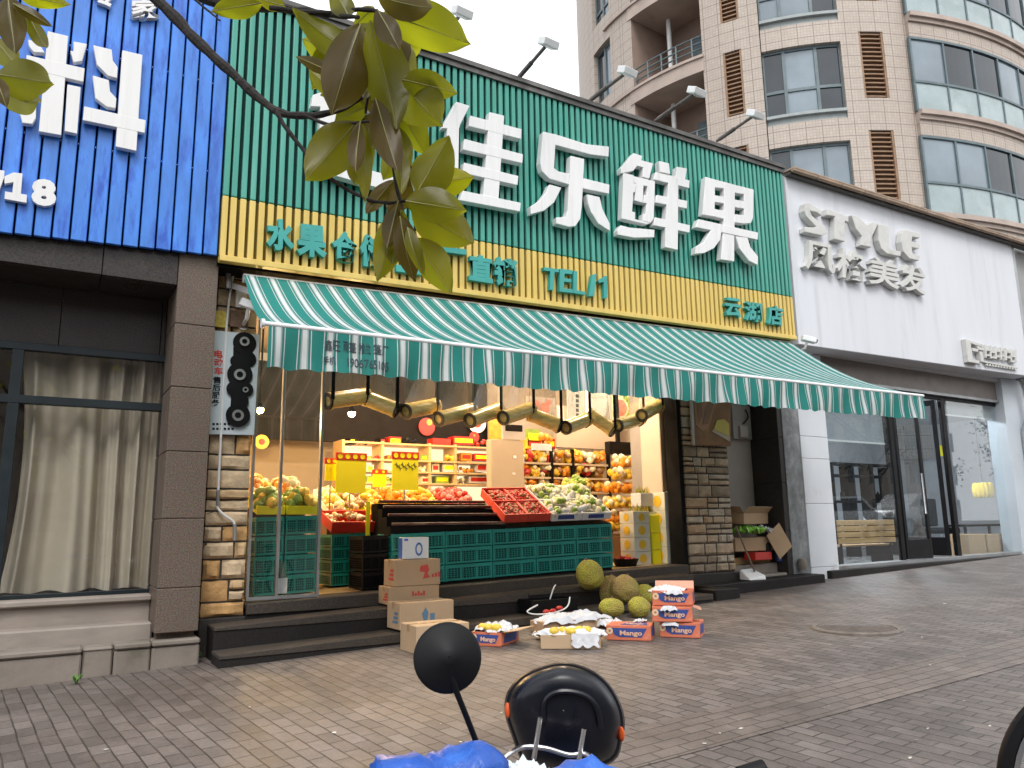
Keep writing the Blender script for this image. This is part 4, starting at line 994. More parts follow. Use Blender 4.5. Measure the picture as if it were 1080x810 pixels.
# bottle standing behind the glass
c=P(297,625,Y=FY+.25); t=thing('bottle','dark bottle with a white label standing behind the left glass panel','bottle',(c.x,c.y,fz(c.x)+.002))
b=MB(); b.lathe(t.location,[(.001,0),(.05,0),(.05,.22),(.02,.29),(.018,.36),(.001,.36)],16); b.build('glass_body',mat('green_bottle',(.02,.06,.02),.15),t,smooth=True)
b=MB(); b.lathe(t.location,[(.0515,.05),(.0515,.2)],16); b.build('paper_label',M_paper,t)
# red box and yellow box on the inner stack
def slp(px0,py0,px1,py1,y0,px2,py2,y2): return P(px0,py0,Y=y0),P(px1,py1,Y=y0),P(px2,py2,Y=y2)
a=V((lx0-.02,yl-.02,ztopL+.012)); tray('fruit_tray','red tray of brown nuts on the crate stack inside the entrance','fruit tray',a,V((lx0+.56,yl-.02,ztopL+.012)),a+V((0,.42,.13)),.13,M_red,[FR['brown'],FR['cream']],fill=60,fr_r=.028,hump=.04,fmats=[1,2])
tray('fruit_tray','yellow tray of small fruit right of the red nut tray','fruit tray',V((lx0+.58,yl+.0,ztopL+.02)),V((lx0+.86,yl,ztopL+.02)),V((lx0+.58,yl+.45,ztopL+.16)),.11,M_yel,[FR['yellow'],FR['orange']],fill=34,fr_r=.03,hump=.04,fmats=[1,2])
b=MB(); b.box((lx0+.58,yl+.02,fz(lx0)+.02),(lx0+.87,yl+.46,ztopL+.016)); tag(b.build('display_stand',M_dark),'dark box stand below the yellow tray inside the entrance','stand')
# yellow strap hanging between the stacks
b=MB(); A=P(388,529,Y=yl-.1); B=P(389,585,Y=yl-.1); b.box((A.x-.02,A.y,B.z),(A.x+.03,A.y+.006,A.z)); tag(b.build('yellow_strap',M_yel),'yellow plastic strip hanging beside the teal stack inside the entrance','strip')

# empty stepped fruit rack, black with worn red lips
t=thing('stepped_rack','black empty stepped display rack with worn red edges on top of the teal crates','display rack',P(410,553,Y=8.03))
b=MB(); lipm=MB()
ys=[8.03,8.23,8.43,8.63,8.83]; pys=[553,543.5,535,529.5,526.5]; xl=[412,408,403,398,394]; xr_=[533,527,520,512,506]
for k in range(4):
    z=P(450,pys[k],Y=ys[k]).z; x0,x1=P(xl[k],pys[k],Y=ys[k]).x,P(xr_[k],pys[k],Y=ys[k]).x
    zn=P(450,pys[k+1],Y=ys[k+1]).z
    b.hexa([(x0,ys[k],1.05),(x1,ys[k],1.05),(x1,ys[k+1]-.004,1.05),(x0,ys[k+1]-.004,1.05),(x0,ys[k],z-.02),(x1,ys[k],z-.02),(x1,ys[k+1]-.004,z-.02),(x0,ys[k+1]-.004,z-.02)])
    lipm.box((x0+.02,ys[k]-.012,z-.012),(x1,ys[k]+.03,z+.022))
    lipm.box((x0+.06,ys[k]+.08,z-.012),(x1,ys[k]+.11,z+.012))
b.build('body',M_blackm,t); lipm.build('lip',mat('worn_red_lip',(.085,.022,.016),.5,var=.4,vs=5,col2=(.20,.13,.09),c2=(.5,.62),c2s=4,stretch=(1,4,8)),t,bevel=.006)

# red boxes of small fruit, two by two on the slope
def grid4(flp,frp,blp,y0,y1,nx,ny,fn):
    fl=P(*flp,Y=y0); fr=P(*frp,Y=y0); bl=P(*blp,Y=y1)
    ex=(fr-fl)/nx; ey=(bl-fl)/ny
    for j in range(ny):
        for i in range(nx):
            o=fl+ex*i+ey*j; fn(i,j,o+ex*.01,o+ex*.99,o+ex*.01+ey*.97)
rn=['front','back']; ln=['left','right']
grid4((531,551.5),(580,549.5),(506,523),8.02,8.78,2,2,lambda i,j,a,b_,c:tray('fruit_tray','red carton tray of small red fruit, %s %s of the four on the sloping display'%(rn[j],ln[i]),'fruit tray',a,b_,c,.105,mat('red_carton',(.56,.05,.03),.55,var=.15) if 'red_carton' not in MATS else MATS['red_carton'],[FR['red'],FR['red'],FR['brown']],'red trays on the display',fill=90,fr_r=.02,hump=.03,fmats=[1,2,3]))
def bl_label(t,fl,ux,uy,ez,lx,ly,h):
    b=MB(); n=-uy
    b.prism([fl+ux*lx*.2+ez*h*.25+n*.003,fl+ux*lx*.75+ez*h*.25+n*.003,fl+ux*lx*.72+ez*h*.8+n*.003,fl+ux*lx*.2+ez*h*.8+n*.003],-n*.002); b.build('printed_label',M_blueink,t)
def wt(i,j,a,b_,c):
    tray('fruit_tray','white carton tray of %s, %s %s of four beside the red trays'%(('wrapped pears','green wrapped fruit')[i],rn[j],ln[i]),'fruit tray',a,b_,c,.10,M_white,[FR['cream'],M_paper,FR['green'],FR['cream']],'white trays on the display',fill=46,fr_r=.042,hump=.07,label_part=bl_label if j==0 else None,fmats=[1,2,3,4])
grid4((581,550),(644,547.5),(552,520),8.02,8.8,2,2,wt)
tray('fruit_tray','tray of yellow green fruit at the back of the white trays','fruit tray',P(592,521,Y=8.9),P(622,520,Y=8.9),P(592,515,Y=9.2),.10,M_white,[FR['green'],FR['yellow']],fill=40,fr_r=.04,hump=.10,fmats=[1,2])
b=MB(); b.prism([P(531,553.5,Y=8.03)+V((0,.0,-.02)),P(644,549.5,Y=8.03)+V((0,0,-.02)),P(644,549.5,Y=8.03)+V((-.1,.82,.20)),P(531,553.5,Y=8.03)+V((0,.82,.22))],(0,0,-.02)); b.box((P(531,550,Y=8.5).x+.1,8.45,.5),(P(640,550,Y=8.5).x-.2,8.8,1.15)); tag(b.build('display_board',M_dark),'dark sloping board below the red and white fruit trays','display board')

# second rank of trays behind, heaped with oranges and others
y2=9.25
specs=[(345,366,'yellow',['yellow','cream']),(367,388,'brown',['brown','cream']),(389,410,'yellow',['yellow','orange']),(412,440,'orange',['orange']),(441,468,'orange',['orange','yellow']),(469,487,'red',['red','pink']),(488,506,'red',['red','pink'])]
nmc={'yellow':'yellow fruit','brown':'brown nuts','orange':'oranges','red':'red apples'}
for k,(a,c,f,fs) in enumerate(specs):
    A,C=P(a,528,Y=y2),P(c,527,Y=y2); A.z=C.z=1.30
    tray('fruit_tray','tray of %s in the rear row behind the stepped rack, %s from the left'%(nmc[f],['first','second','third','fourth','fifth','sixth','seventh'][k]),'fruit tray',A,C-V((.02,0,0)),A+V((0,.6,.26)),.08,M_yel if k%2 else M_white,[FR[x] for x in fs],'rear row of fruit trays',fill=60,fr_r=.045,hump=.09,fmats=fs)
A,C=P(345,528,Y=y2),P(506,528,Y=y2)
b=MB(); b.hexa([(A.x,y2-.02,.5),(C.x,y2-.02,.5),(C.x,y2+.62,.5),(A.x,y2+.62,.5),(A.x,y2-.02,1.28),(C.x,y2-.02,1.28),(C.x,y2+.62,1.53),(A.x,y2+.62,1.53)]); tag(b.build('display_stand',M_woodd),'brown stand under the rear row of fruit trays','stand')

# yellow price cards with red heads
def card(px0,py0,px1,py1,hd,Y,lab,scr):
    A,B=P(px0,py0,Y=Y),P(px1,py1,Y=Y); hz=lerp(A.z,B.z,hd); t=thing('price_card',lab,'price card',(A.x,Y,B.z),'yellow price cards over the fruit')
    b=MB(); b.box((A.x,Y,B.z),(B.x,Y+.012,hz)); b.build('card',M_yel,t)
    b=MB(); b.box((A.x-.01,Y-.004,hz+.001),(B.x+.01,Y+.014,A.z)); h=b.build('head',M_redcard,t)
    b=MB(); n=4 if px1-px0>20 else 2; w=(B.x-A.x)/n; r=min(w*.36,(A.z-hz)*.34)
    for i in range(n): b.lathe((A.x+w*(i+.5),Y-.006,(hz+A.z)/2),[(.0005,0),(r,0),(r,.004)],14,ax=(0,-1,0))
    b.build('print',M_yel,h)
    if scr:
        b=MB()
        for i in range(7):
            x=lerp(A.x,B.x,.1+i*.115); z=hz-.06-.03*(i%2)
            b.bar((x,Y-.003,z),(x+.05,Y-.003,z-.03),.004,.006); b.bar((x+.02,Y-.004,z+.02),(x+.03,Y-.004,z-.05),.004,.006)
        b.build('handwriting',M_ink,t)
    b=MB(); b.tube([((A.x+B.x)/2,Y+.03,B.z-.35),((A.x+B.x)/2,Y+.03,A.z-.02)],.01,6); b.build('post',M_steel,t)
card(343.5,483,355.5,507,.25,9.02,'small yellow price card with red head at the far left by the glass edge',0)
card(355,477,385.5,520,.19,8.95,'blank large yellow price card with red head above the red nut tray',0)
card(414,476,441,517,.2,9.05,'large yellow price card with handwriting above the oranges',1)
card(393.5,495,407.5,514,.25,9.6,'small yellow price card with red head between the two large cards',0)

# rolled clear plastic blinds under the lintel
rolls=[(345.7,423,386.5,417.6),(386,420,418,432.4),(428,434,459.6,427.8),(462.4,442,498.5,433),(496,443.5,526,432.4),(531,440.7,560,431.5),(559,437,590,449),(597,451,619,442.6),(622,437,646,453.7),(651.5,449,675.5,441.7),(677,438,695,427.8)]
M_roll=mat('warm_lit_vinyl_roll',(.78,.60,.22),.3,var=.2,vs=6,stretch=(1,1,6),spec=.7)  # yellow glow of the shop light put into the clear vinyl's colour
M_rollc=mat('vinyl_roll_end',(.09,.075,.06),.5)
onames=['first','second','third','fourth','fifth','sixth','seventh','eighth','ninth','tenth','eleventh']
for k,(x0,y0,x1,y1) in enumerate(rolls):
    Y=FY+.18
    dr = y1>y0                                      # which end leans out to the street
    A=P(x0,y0,Y=Y+(.12 if dr else -.10)); B=P(x1,y1,Y=Y+(-.10 if dr else .12))
    t=thing('rolled_blind','rolled up clear plastic strip blind hanging in black straps, %s from the left'%onames[k],'blind',(A+B)/2,'rolled plastic blinds under the awning')
    d=(B-A).normalized(); r=.088; e=A if not dr else B; s_=-1 if not dr else 1
    b=MB(); b.tube([A,B],r,18)
    b.tube([A-d*.001,A+d*.03],r+.006,18); b.tube([B-d*.03,B+d*.001],r+.006,18)
    b.build('roll',M_roll,t,smooth=True)
    zt_=3.56
    for c,sg in ((A,-1),(B,1)):
        b=MB(); b.lathe(c+d*sg*.002,[(r*.62,0),(r*1.05,0),(r*1.05,.012),(r*.62,.012)],18,ax=d*sg); b.build('roll_end',M_rollc,t)
    for c in ((A+d*.03,B-d*.03) if k==0 else (B-d*.03,)):
        b=MB(); b.box((c.x-.02,c.y-r-.012,c.z),(c.x+.02,c.y-r-.006,zt_))
        b.tube([c+V((0,math.cos(q)*(r+.009),math.sin(q)*(r+.009))) for q in [math.pi+i*math.pi/8 for i in range(12)]],.011,5)
        b.build('strap',M_black,t)
    b=MB(); b.face([A+V((0,.03,r)),B+V((0,.03,r)),V((B.x,Y+.06,zt_)),V((A.x,Y+.06,zt_))]); b.build('sheet',M_film,t)

# ------------------------------------------------------------------ inside, back of the shop
def wbox(b,px0,py0,px1,py1,Y,dep,m=0,gap=0):
    A,B=P(px0,(py0+py1)/2,Y=Y),P(px1,(py0+py1)/2,Y=Y); za,zb2=P((px0+px1)/2,py0,Y=Y).z,P((px0+px1)/2,py1,Y=Y).z
    b.box((A.x+gap,Y,zb2),(B.x-gap,Y+dep,za),m); return A.x,B.x,zb2,za
YBk=11.2
b=MB(); wbox(b,206,388,514,466,YBk+.3,.1); tag(b.build('wall_panel',M_dark),'black panelled upper wall at the back of the fruit shop','wall panel')
# fruit pictures on the black wall
def disc(px,py,r,Y,mm,lab,parts):
    c=P(px,py,Y=Y); k=abs(P(px+r,py,Y=Y).x-c.x)*.85; t=thing('wall_picture',lab,'picture',c)
    b=MB(); b.lathe(c,[(.001,.01),(k,.01),(k,0)],24,ax=(0,-1,0)); b.build('print',mm,t)
    b=MB()
    for i,(dx,dy,rr) in enumerate(parts): b.lathe(c+V((dx*k,-.012-.003*i,dy*k)),[(.001,0),(rr*k,0),(rr*k,-.005)],16,ax=(0,-1,0))
    b.build('fruit_print',FR['green'] if mm is FR['red'] else FR['red'],t)
disc(450,450,10,YBk+.27,FR['red'],'round red fruit picture with a green leaf on the black back wall',[(.3,.5,.35)])
disc(503,446,11,YBk+.27,M_white,'white plate picture with red fruit on the black back wall',[(0,0,.5),(.3,.3,.2)])
disc(500,461,6,YBk+.26,FR['red'],'small red fruit picture low on the black back wall',[(0,.3,.2)])
disc(276,466,9,YBk+.27,FR['yellow'],'round yellow fruit picture low on the black wall behind the left glass',[(0,0,.45)])
b=MB(); wbox(b,516,441,529,465,YBk+.2,.03); tag(b.build('wall_picture',FR['orange'],bevel=.003),'upright orange fruit poster beside the beige pillar','picture')
# lit shelf
YS=11.0
t=thing('lit_shelf','brightly backlit white wall shelf full of fruit boxes at the back','shelf',P(440,520,Y=YS))
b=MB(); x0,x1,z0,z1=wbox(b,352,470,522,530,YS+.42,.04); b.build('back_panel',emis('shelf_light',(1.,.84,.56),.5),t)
b=MB()
for py in (469,486,498,510): z=P(440,py,Y=YS).z; b.box((x0,YS,z-.015),(x1,YS+.42,z+.012))
for u in (0,.22,.5,.66,1): b.box((lerp(x0,x1,u)-.02,YS+.01,z0-.9),(lerp(x0,x1,u)+.02,YS+.42,z1))
b.build('frame',mat('shelf_wood',(.55,.38,.18),.5,var=.1),t)
def goods(specs,Y,lab,grp,cat='fruit box'):
    for i,(px0,py0,px1,py1,mm) in enumerate(specs):
        A,B=P(px0,py1,Y=Y),P(px1,py0,Y=Y); b=MB(); w=B.x-A.x; h=B.z-A.z
        if i%3==1: fruitpile(b,V((A.x,Y,A.z)),V((w,0,0)),V((0,.2,0)),V((0,0,1)),14,max(.03,h*.3),0,layers=2)
        else: b.box((A.x+.01,Y,A.z),(B.x-.01,Y+.22,B.z)); b.box((A.x+.03,Y-.003,lerp(A.z,B.z,.25)),(B.x-.03,Y,lerp(A.z,B.z,.75)),1)
        tag(b.build('fruit_pack',[mm,[M_yel,M_paper,M_red][i%3]],clean=False,smooth=(i%3==1)),lab(i),cat,grp)
colw={}
def nth(i): return ['first','second','third','fourth','fifth','sixth','seventh','eighth','ninth','tenth','eleventh','twelfth'][i]
goods([(368,462,376,468.5,M_black),(382,462,392,468.5,M_black),(400,462,408,468.5,M_dark),(410,461,424,468.5,FR['red']),(428,461,440,468.5,M_black),(456,463,476,468.5,M_red),(478,461,500,468.5,FR['red']),(501,463,519,468.5,M_red)],YS+.05,lambda i:'dark or red fruit pack along the top of the lit shelf, %s from the left'%nth(i),'packs on top of the lit shelf')
goods([(386,481,393,485.5,FR['brown']),(396,479,405,485.5,FR['red']),(409,480,414,485.5,FR['orange']),(444,480,452,485.5,FR['green']),(472,478,482,485.5,FR['yellow']),(486,478,498,485.5,FR['orange']),(500,479,519,485.5,M_red)],YS+.05,lambda i:'fruit pack on the upper board of the lit shelf, %s from the left'%nth(i),'packs on the upper lit board')
goods([(386,490,395,497.5,M_paper),(443,490,452,497.5,FR['cream']),(455,489,464,497.5,FR['cream']),(467,489,484,497.5,M_paper),(487,492,500,497.5,FR['orange']),(502,489,514,497.5,M_paper)],YS+.05,lambda i:'pale wrapped fruit pack on the middle board of the lit shelf, %s from the left'%nth(i),'packs on the middle lit board')
goods([(386,502,394,509.5,FR['green']),(408,502,418,509.5,FR['green']),(444,503,456,509.5,FR['cream']),(459,502,474,509.5,FR['green']),(478,503,492,509.5,FR['cream']),(495,502,516,509.5,M_paper)],YS+.05,lambda i:'greenish fruit pack on the lowest board of the lit shelf, %s from the left'%nth(i),'packs on the lowest lit board')
# beige inner pillar with pictures over it
YP=10.2
b=MB(); wbox(b,518,464,553,560,YP,.14); wbox(b,541,480,545,484,YP-.01,.012,1); wbox(b,540,498,544,501,YP-.01,.012,1); tag(b.build('inner_pillar',[mat('cream_pillar',(.45,.37,.28),.6,var=.05),M_white],bevel=.006),'square cream pillar between the lit shelf and the black rack','pillar')
b=MB(); wbox(b,530,445,554,463.5,YP-.02,.03); wbox(b,533,448,551,455,YP-.024,.003,1); tag(b.build('wall_picture',[M_greywall,M_dark]),'grey black and white picture board above the cream pillar','picture')
b=MB(); wbox(b,556,419,586,440,YP+.1,.03,0); A=P(572,430,Y=YP+.09); 
for dx,dz,rr in ((-.12,.05,.07),(.05,0,.09),(.13,.1,.05),(-.03,-.09,.05)): b.lathe(A+V((dx,0,dz)),[(.001,.004),(rr,.004),(rr,0)],14,m=1,ax=(0,-1,0))
tag(b.build('wall_picture',[M_greywall,FR['pink']]),'grey picture of sliced fruit hung above the fruit packs','picture')
# black rack with three boards
YR=10.4
t=thing('black_rack','black metal rack with three boards of fruit gift packs','rack',P(590,530,Y=YR))
b=MB(); zr0=P(590,545,Y=YR).z; zr1=P(590,473,Y=YR).z
for px in (535.5,544,582.5,605,643): x=P(px,500,Y=YR).x; b.box((x-.025,YR,zr0-.6),(x+.025,YR+.05,zr1)); b.box((x-.02,YR+.4,zr0-.6),(x+.02,YR+.44,zr1))
x0,x1=P(535,500,Y=YR).x,P(644,500,Y=YR).x; b.box((x0,YR+.44,zr0-.6),(x1,YR+.46,zr1))
b.build('frame',M_black,t)
b=MB()
for py in (489,504,519): z=P(590,py,Y=YR).z; b.box((x0,YR+.002,z-.02),(x1,YR+.438,z+.012))
b.build('board',mat('pale_board',(.55,.45,.32),.5,var=.1),t)
mats_=[FR['orange'],FR['yellow'],FR['cream'],FR['red'],FR['yellow'],FR['brown'],FR['cream'],FR['orange']]
for row,(py,hh) in enumerate(((488.5,12),(503.5,11),(518.5,11))):
    px=547; k=0
    while px<638:
        w=random.uniform(8,12)
        A,B=P(px,py,Y=YR+.06),P(min(641,px+w),py-hh*random.uniform(.7,1),Y=YR+.06); b=MB(); mm=random.sample(mats_,2)
        fruitpile(b,V((A.x+.03,YR+.06,A.z+.03)),V((B.x-A.x-.06,0,0)),V((0,.22,0)),V((0,0,1)),16,.055,0,layers=3)
        fruitpile(b,V((A.x+.03,YR+.04,A.z+.03)),V((B.x-A.x-.06,0,0)),V((0,.1,0)),V((0,0,1)),5,.05,1,layers=3)
        tag(b.build('gift_pack',mm,clean=False,smooth=True),'fruit gift pack on the %s board of the black rack, %s from the left'%(('top','middle','lower')[row],nth(k)),'gift pack','gift packs on the black rack'); px+=w+1; k+=1
b=MB(); wbox(b,537,474,553,487,YR+.04,.2,0); wbox(b,540,478,550,482,YR+.036,.004,1); tag(b.build('gift_pack',[M_paper,M_blueink]),'pale blue and white box at the left end of the black rack','gift pack')
# packs above the rack, wall panel, posters
goods([(556,453,570,470,FR['green']),(571,455,586,470,FR['orange']),(556,462,572,473,FR['yellow']),(573,463,586,473,FR['red'])],YR+.1,lambda i:'bright fruit pack piled over the left end of the black rack, %s'%('upper left','upper right','lower left','lower right')[i],'packs over the black rack')
b=MB(); wbox(b,562,468,582,475,YR-.02,.05); tag(b.build('white_sign',M_posterw),'small blank cream sign board on the black rack','sign')
b=MB(); wbox(b,587,430,650,473,YR+.6,.1); tag(b.build('wall_panel',M_beige),'plain beige wall panel above the black rack','wall panel')
b=MB(); wbox(b,599,411,617,446,YR-.5,.03); 
for i in range(5): wbox(b,607.5,416+i*5,610.5,419.5+i*5,YR-.503,.002,1)
tag(b.build('wall_poster',[M_posterw,M_ink]),'white poster with a column of dark characters above the rack','poster')
b=MB(); wbox(b,619,412,645,446,YR-.45,.03)
for i in range(6): wbox(b,620.5+i*3.6,416,623+i*3.6,420,YR-.453,.002,1)
tag(b.build('wall_poster',[M_posterw,M_greyst]),'large white poster with a line of grey lettering above the rack','poster')
t=thing('wall_poster','grapefruit poster with a pink cut half at the right of the white poster','poster',P(656,426,Y=YR-.5))
b=MB(); wbox(b,646,411,666,443,YR-.5,.03); b.build('print',mat('poster_cream',(.62,.55,.35),.5),t)
c=P(654,430,Y=YR-.51); b=MB(); b.lathe(c,[(.001,.006),(.17,.006),(.17,0)],24,ax=(0,-1,.0),m=0); b.lathe(c,[(.001,.009),(.14,.009),(.14,.006)],24,ax=(0,-1,0),m=1)
for dx,dz in ((.13,.16),(.19,.08),(.17,-.08)): b.lathe(c+V((dx,0,dz)),[(.001,.004),(.06,.004),(.06,0)],12,ax=(0,-1,0),m=2)
b.build('fruit_print',[FR['cream'],FR['pink'],FR['green']],t)
b=MB(); wbox(b,643,466,667,479,9.6,.12,0); wbox(b,645,468,665,477,9.597,.003,1); b.box((P(655,472,Y=9.6).x-.03,9.65,2.2),(P(655,472,Y=9.6).x+.03,9.7,3.9),0)
tag(b.build('hanging_monitor',[M_black,M_dark]),'small black monitor hung above the yellow fruit packs','monitor')
# column of yellow bags at the right
yb=9.25
for k,(a,c,y0,y1) in enumerate(((640,672,552,562),(640,671,538,552),(641,671,523,537),(645,673,507,521),(650,673,494,506),(653,674,480,493))):
    A,B=P(a,y1,Y=yb),P(c,y0,Y=yb); b=MB(); fruitpile(b,V((A.x+.05,yb,A.z+.04)),V((B.x-A.x-.1,0,0)),V((0,.25,0)),V((0,0,max(.2,(B.z-A.z))/.1*.6)),46,.05,0,layers=1.6); fruitpile(b,V((A.x+.05,yb,A.z+.04)),V((B.x-A.x-.1,0,0)),V((0,.2,0)),V((0,0,1)),14,.05,1,layers=2.6)
    tag(b.build('fruit_bag',[[FR['yellow'],FR['orange']][k%2],FR['cream']],clean=False,smooth=True),'clear bag of yellow fruit, %s of the pile by the pale right column'%('lowest','second lowest','third lowest','third highest','second highest','highest')[k],'fruit bag','piled fruit bags')
# wooden cabinet under the bags
A,B=P(641,597,Y=yb-.1),P(672,562,Y=yb-.1)
t=thing('cabinet','brown two door wooden cabinet under the pile of yellow fruit bags','cabinet',(A.x,yb,.6))
b=MB(); b.box((A.x,yb-.1,fz(A.x)),(B.x,yb+.45,B.z)); b.build('body',M_woodd,t,bevel=.008)
for s_ in (0,1):
    b=MB(); xx0=lerp(A.x,B.x,s_*.5)+.012; xx1=lerp(A.x,B.x,s_*.5+.5)-.012; b.box((xx0,yb-.115,fz(A.x)+.05),(xx1,yb-.1,B.z-.04)); dd=b.build('door',mat('cabinet_door',(.22,.12,.065),.5,var=.15),t,bevel=.004)
    b=MB(); b.box(((xx1-.03 if s_==0 else xx0+.012),yb-.13,.85),((xx1-.012 if s_==0 else xx0+.03),yb-.115,.95)); b.build('handle',M_steel,dd)
# pan with red food by the cabinet's foot
c=P(660,597,Y=8.35); c.z=fz(c.x)
t=thing('basin','black basin holding red fruit on the floor beside the teal crates','basin',c)
b=MB(); b.lathe(c,[(.001,.01),(.13,.01),(.17,.10),(.18,.10),(.14,0),(.001,0)],20); b.build('bowl',M_black,t,smooth=True)
b=MB(); fruitpile(b,c+V((-.1,-.1,.05)),V((.2,0,0)),V((0,.2,0)),V((0,0,1)),20,.03,0,hump=.04); o=b.build('fruit',FR['red'],t,smooth=True); o['kind']='stuff'
# pineapple cartons by the jamb: three columns
def pinebox(x0,x1,y,z0,z1,mm,dots,lab,grp):
    t=thing('fruit_carton',lab,'carton',(x0,y,z0),grp); b=MB(); b.box((x0,y,z0+.002),(x1,y+.3,z1-.002)); b.build('box',mm,t,bevel=.004)
    if dots:
        b=MB(); c=V(((x0+x1)/2,y-.001,(z0+z1)/2)); r=min(x1-x0,z1-z0)*.33
        b.lathe(c,[(.001,.004),(r,.004),(r,0)],16,ax=(0,-1,0)); b.build('printed_fruit',M_gold,t)
        b=MB(); b.lathe((x0-.001,y+.15,(z0+z1)/2),[(.001,.004),(r,.004),(r,0)],16,ax=(-1,0,0)); b.build('printed_fruit',M_gold,t)
M_pinew=mat('cream_carton',(.66,.64,.56),.6,var=.06)
ypx=8.25
for col,(a,c,ys_,mm,dot,nm_) in enumerate(((669,686,(597,582,567,552,539),M_pinew,1,'white carton with yellow fruit print, left column by the jamb'),(688,701,(597,580,562,543),M_yel,0,'yellow carton, middle column by the right jamb'),(703,722,(597,577,557,538,519),M_pinew,1,'white carton with yellow fruit print, right column by the jamb'))):
    yy=ypx-(.12 if col==2 else 0)
    n=len(ys_)-1
    for k in range(n):
        z0=P(a,ys_[k],Y=yy).z; z1=P(a,ys_[k+1],Y=yy).z
        if k==0: z0=fz(P(a,590,Y=yy).x)+.002
        pinebox(P(a,570,Y=yy).x,P(c,570,Y=yy).x,yy,z0,z1,mm,dot,nm_+', %s'%(['lowest','second from the floor','third from the floor','topmost'][k] if n==4 else ['lowest','middle','topmost'][k]),'fruit cartons by the right jamb')
def pineapple_tops(px0,px1,py,Y,lab):
    b=MB(); z=P(px0,py,Y=Y).z; x0,x1=P(px0,py,Y=Y).x,P(px1,py,Y=Y).x
    for i in range(44):
        x=random.uniform(x0,x1); y=Y+random.uniform(0,.2); a=random.random()*6.3; l=random.uniform(.08,.16)
        d=V((math.cos(a)*.45,math.sin(a)*.45,1)).normalized(); w=d.cross(V((0,1,.2))).normalized()*.012
        b.add([V((x,y,z))-w,V((x,y,z))+w,V((x,y,z))+d*l],[(0,1,2)],i%2)
    b.box((x0,Y,z-.12),(x1,Y+.22,z),2)
    tag(b.build('pineapple_tray',[FR['green'],FR['yellow'],M_pinew],clean=False),lab,'fruit tray')
pineapple_tops(671,695,540,ypx+.05,'tray of fresh pineapple tops on the left cartons by the right jamb')
pineapple_tops(703,721,518,ypx-.08,'tray of pineapple tops on the tallest cartons by the right jamb')
b=MB(); wbox(b,676,520,697,534,ypx+.12,.22); tag(b.build('gift_pack',M_paper,bevel=.004),'pale grey carton topped with greens beside the pale column','carton')
pineapple_tops(678,696,521,ypx+.14,'greens standing on the pale grey carton beside the pale column')
# lamps: two wall spots and ceiling downlights
M_bulb=emis('warm_bulb',(1,.74,.38),14)
def bulb(px,py,Y,lab,r=.05):
    c=P(px,py,Y=Y); t=thing('wall_lamp',lab,'lamp',c,'warm wall lamps')
    b=MB(); b.ball(c,r,12,8); b.build('bulb',M_bulb,t,smooth=True)
    b=MB(); b.lathe(c+V((0,0,r*.6)),[(r*1.25,-r*.3),(r*.8,r*1.1),(.012,r*1.3),(.012,3.9-c.z-r*.6)],14); b.build('lamp_shade',M_blackm,t,smooth=True)
bulb(371,436,10.0,'glowing warm pendant lamp just behind the leftmost rolled blind')
bulb(274,432,9.6,'glowing warm pendant lamp seen through the left glass panel')
t0=None
for k,(x,y) in enumerate(((3.4,8.35),(5.2,8.35),(6.9,8.35),(3.6,10.3),(5.4,10.3),(7.2,10.3),(8.4,9.6))):  # front row added to light the price cards from the street side
    t=thing('ceiling_light','round recessed ceiling light in the fruit shop, %s row, %s from the left'%(('front','rear')[k//3] if k<6 else 'right corner',nth(k%3)),'ceiling light',(x,y,3.9),'ceiling lights in the fruit shop')
    b=MB(); b.lathe((x,y,3.885),[(.001,0),(.07,0),(.07,.012)],16); b.build('lamp',M_bulb,t); b=MB(); b.lathe((x,y,3.88),[(.072,0),(.095,0),(.095,.018),(.072,.018)],16); b.build('ring',M_white,t)
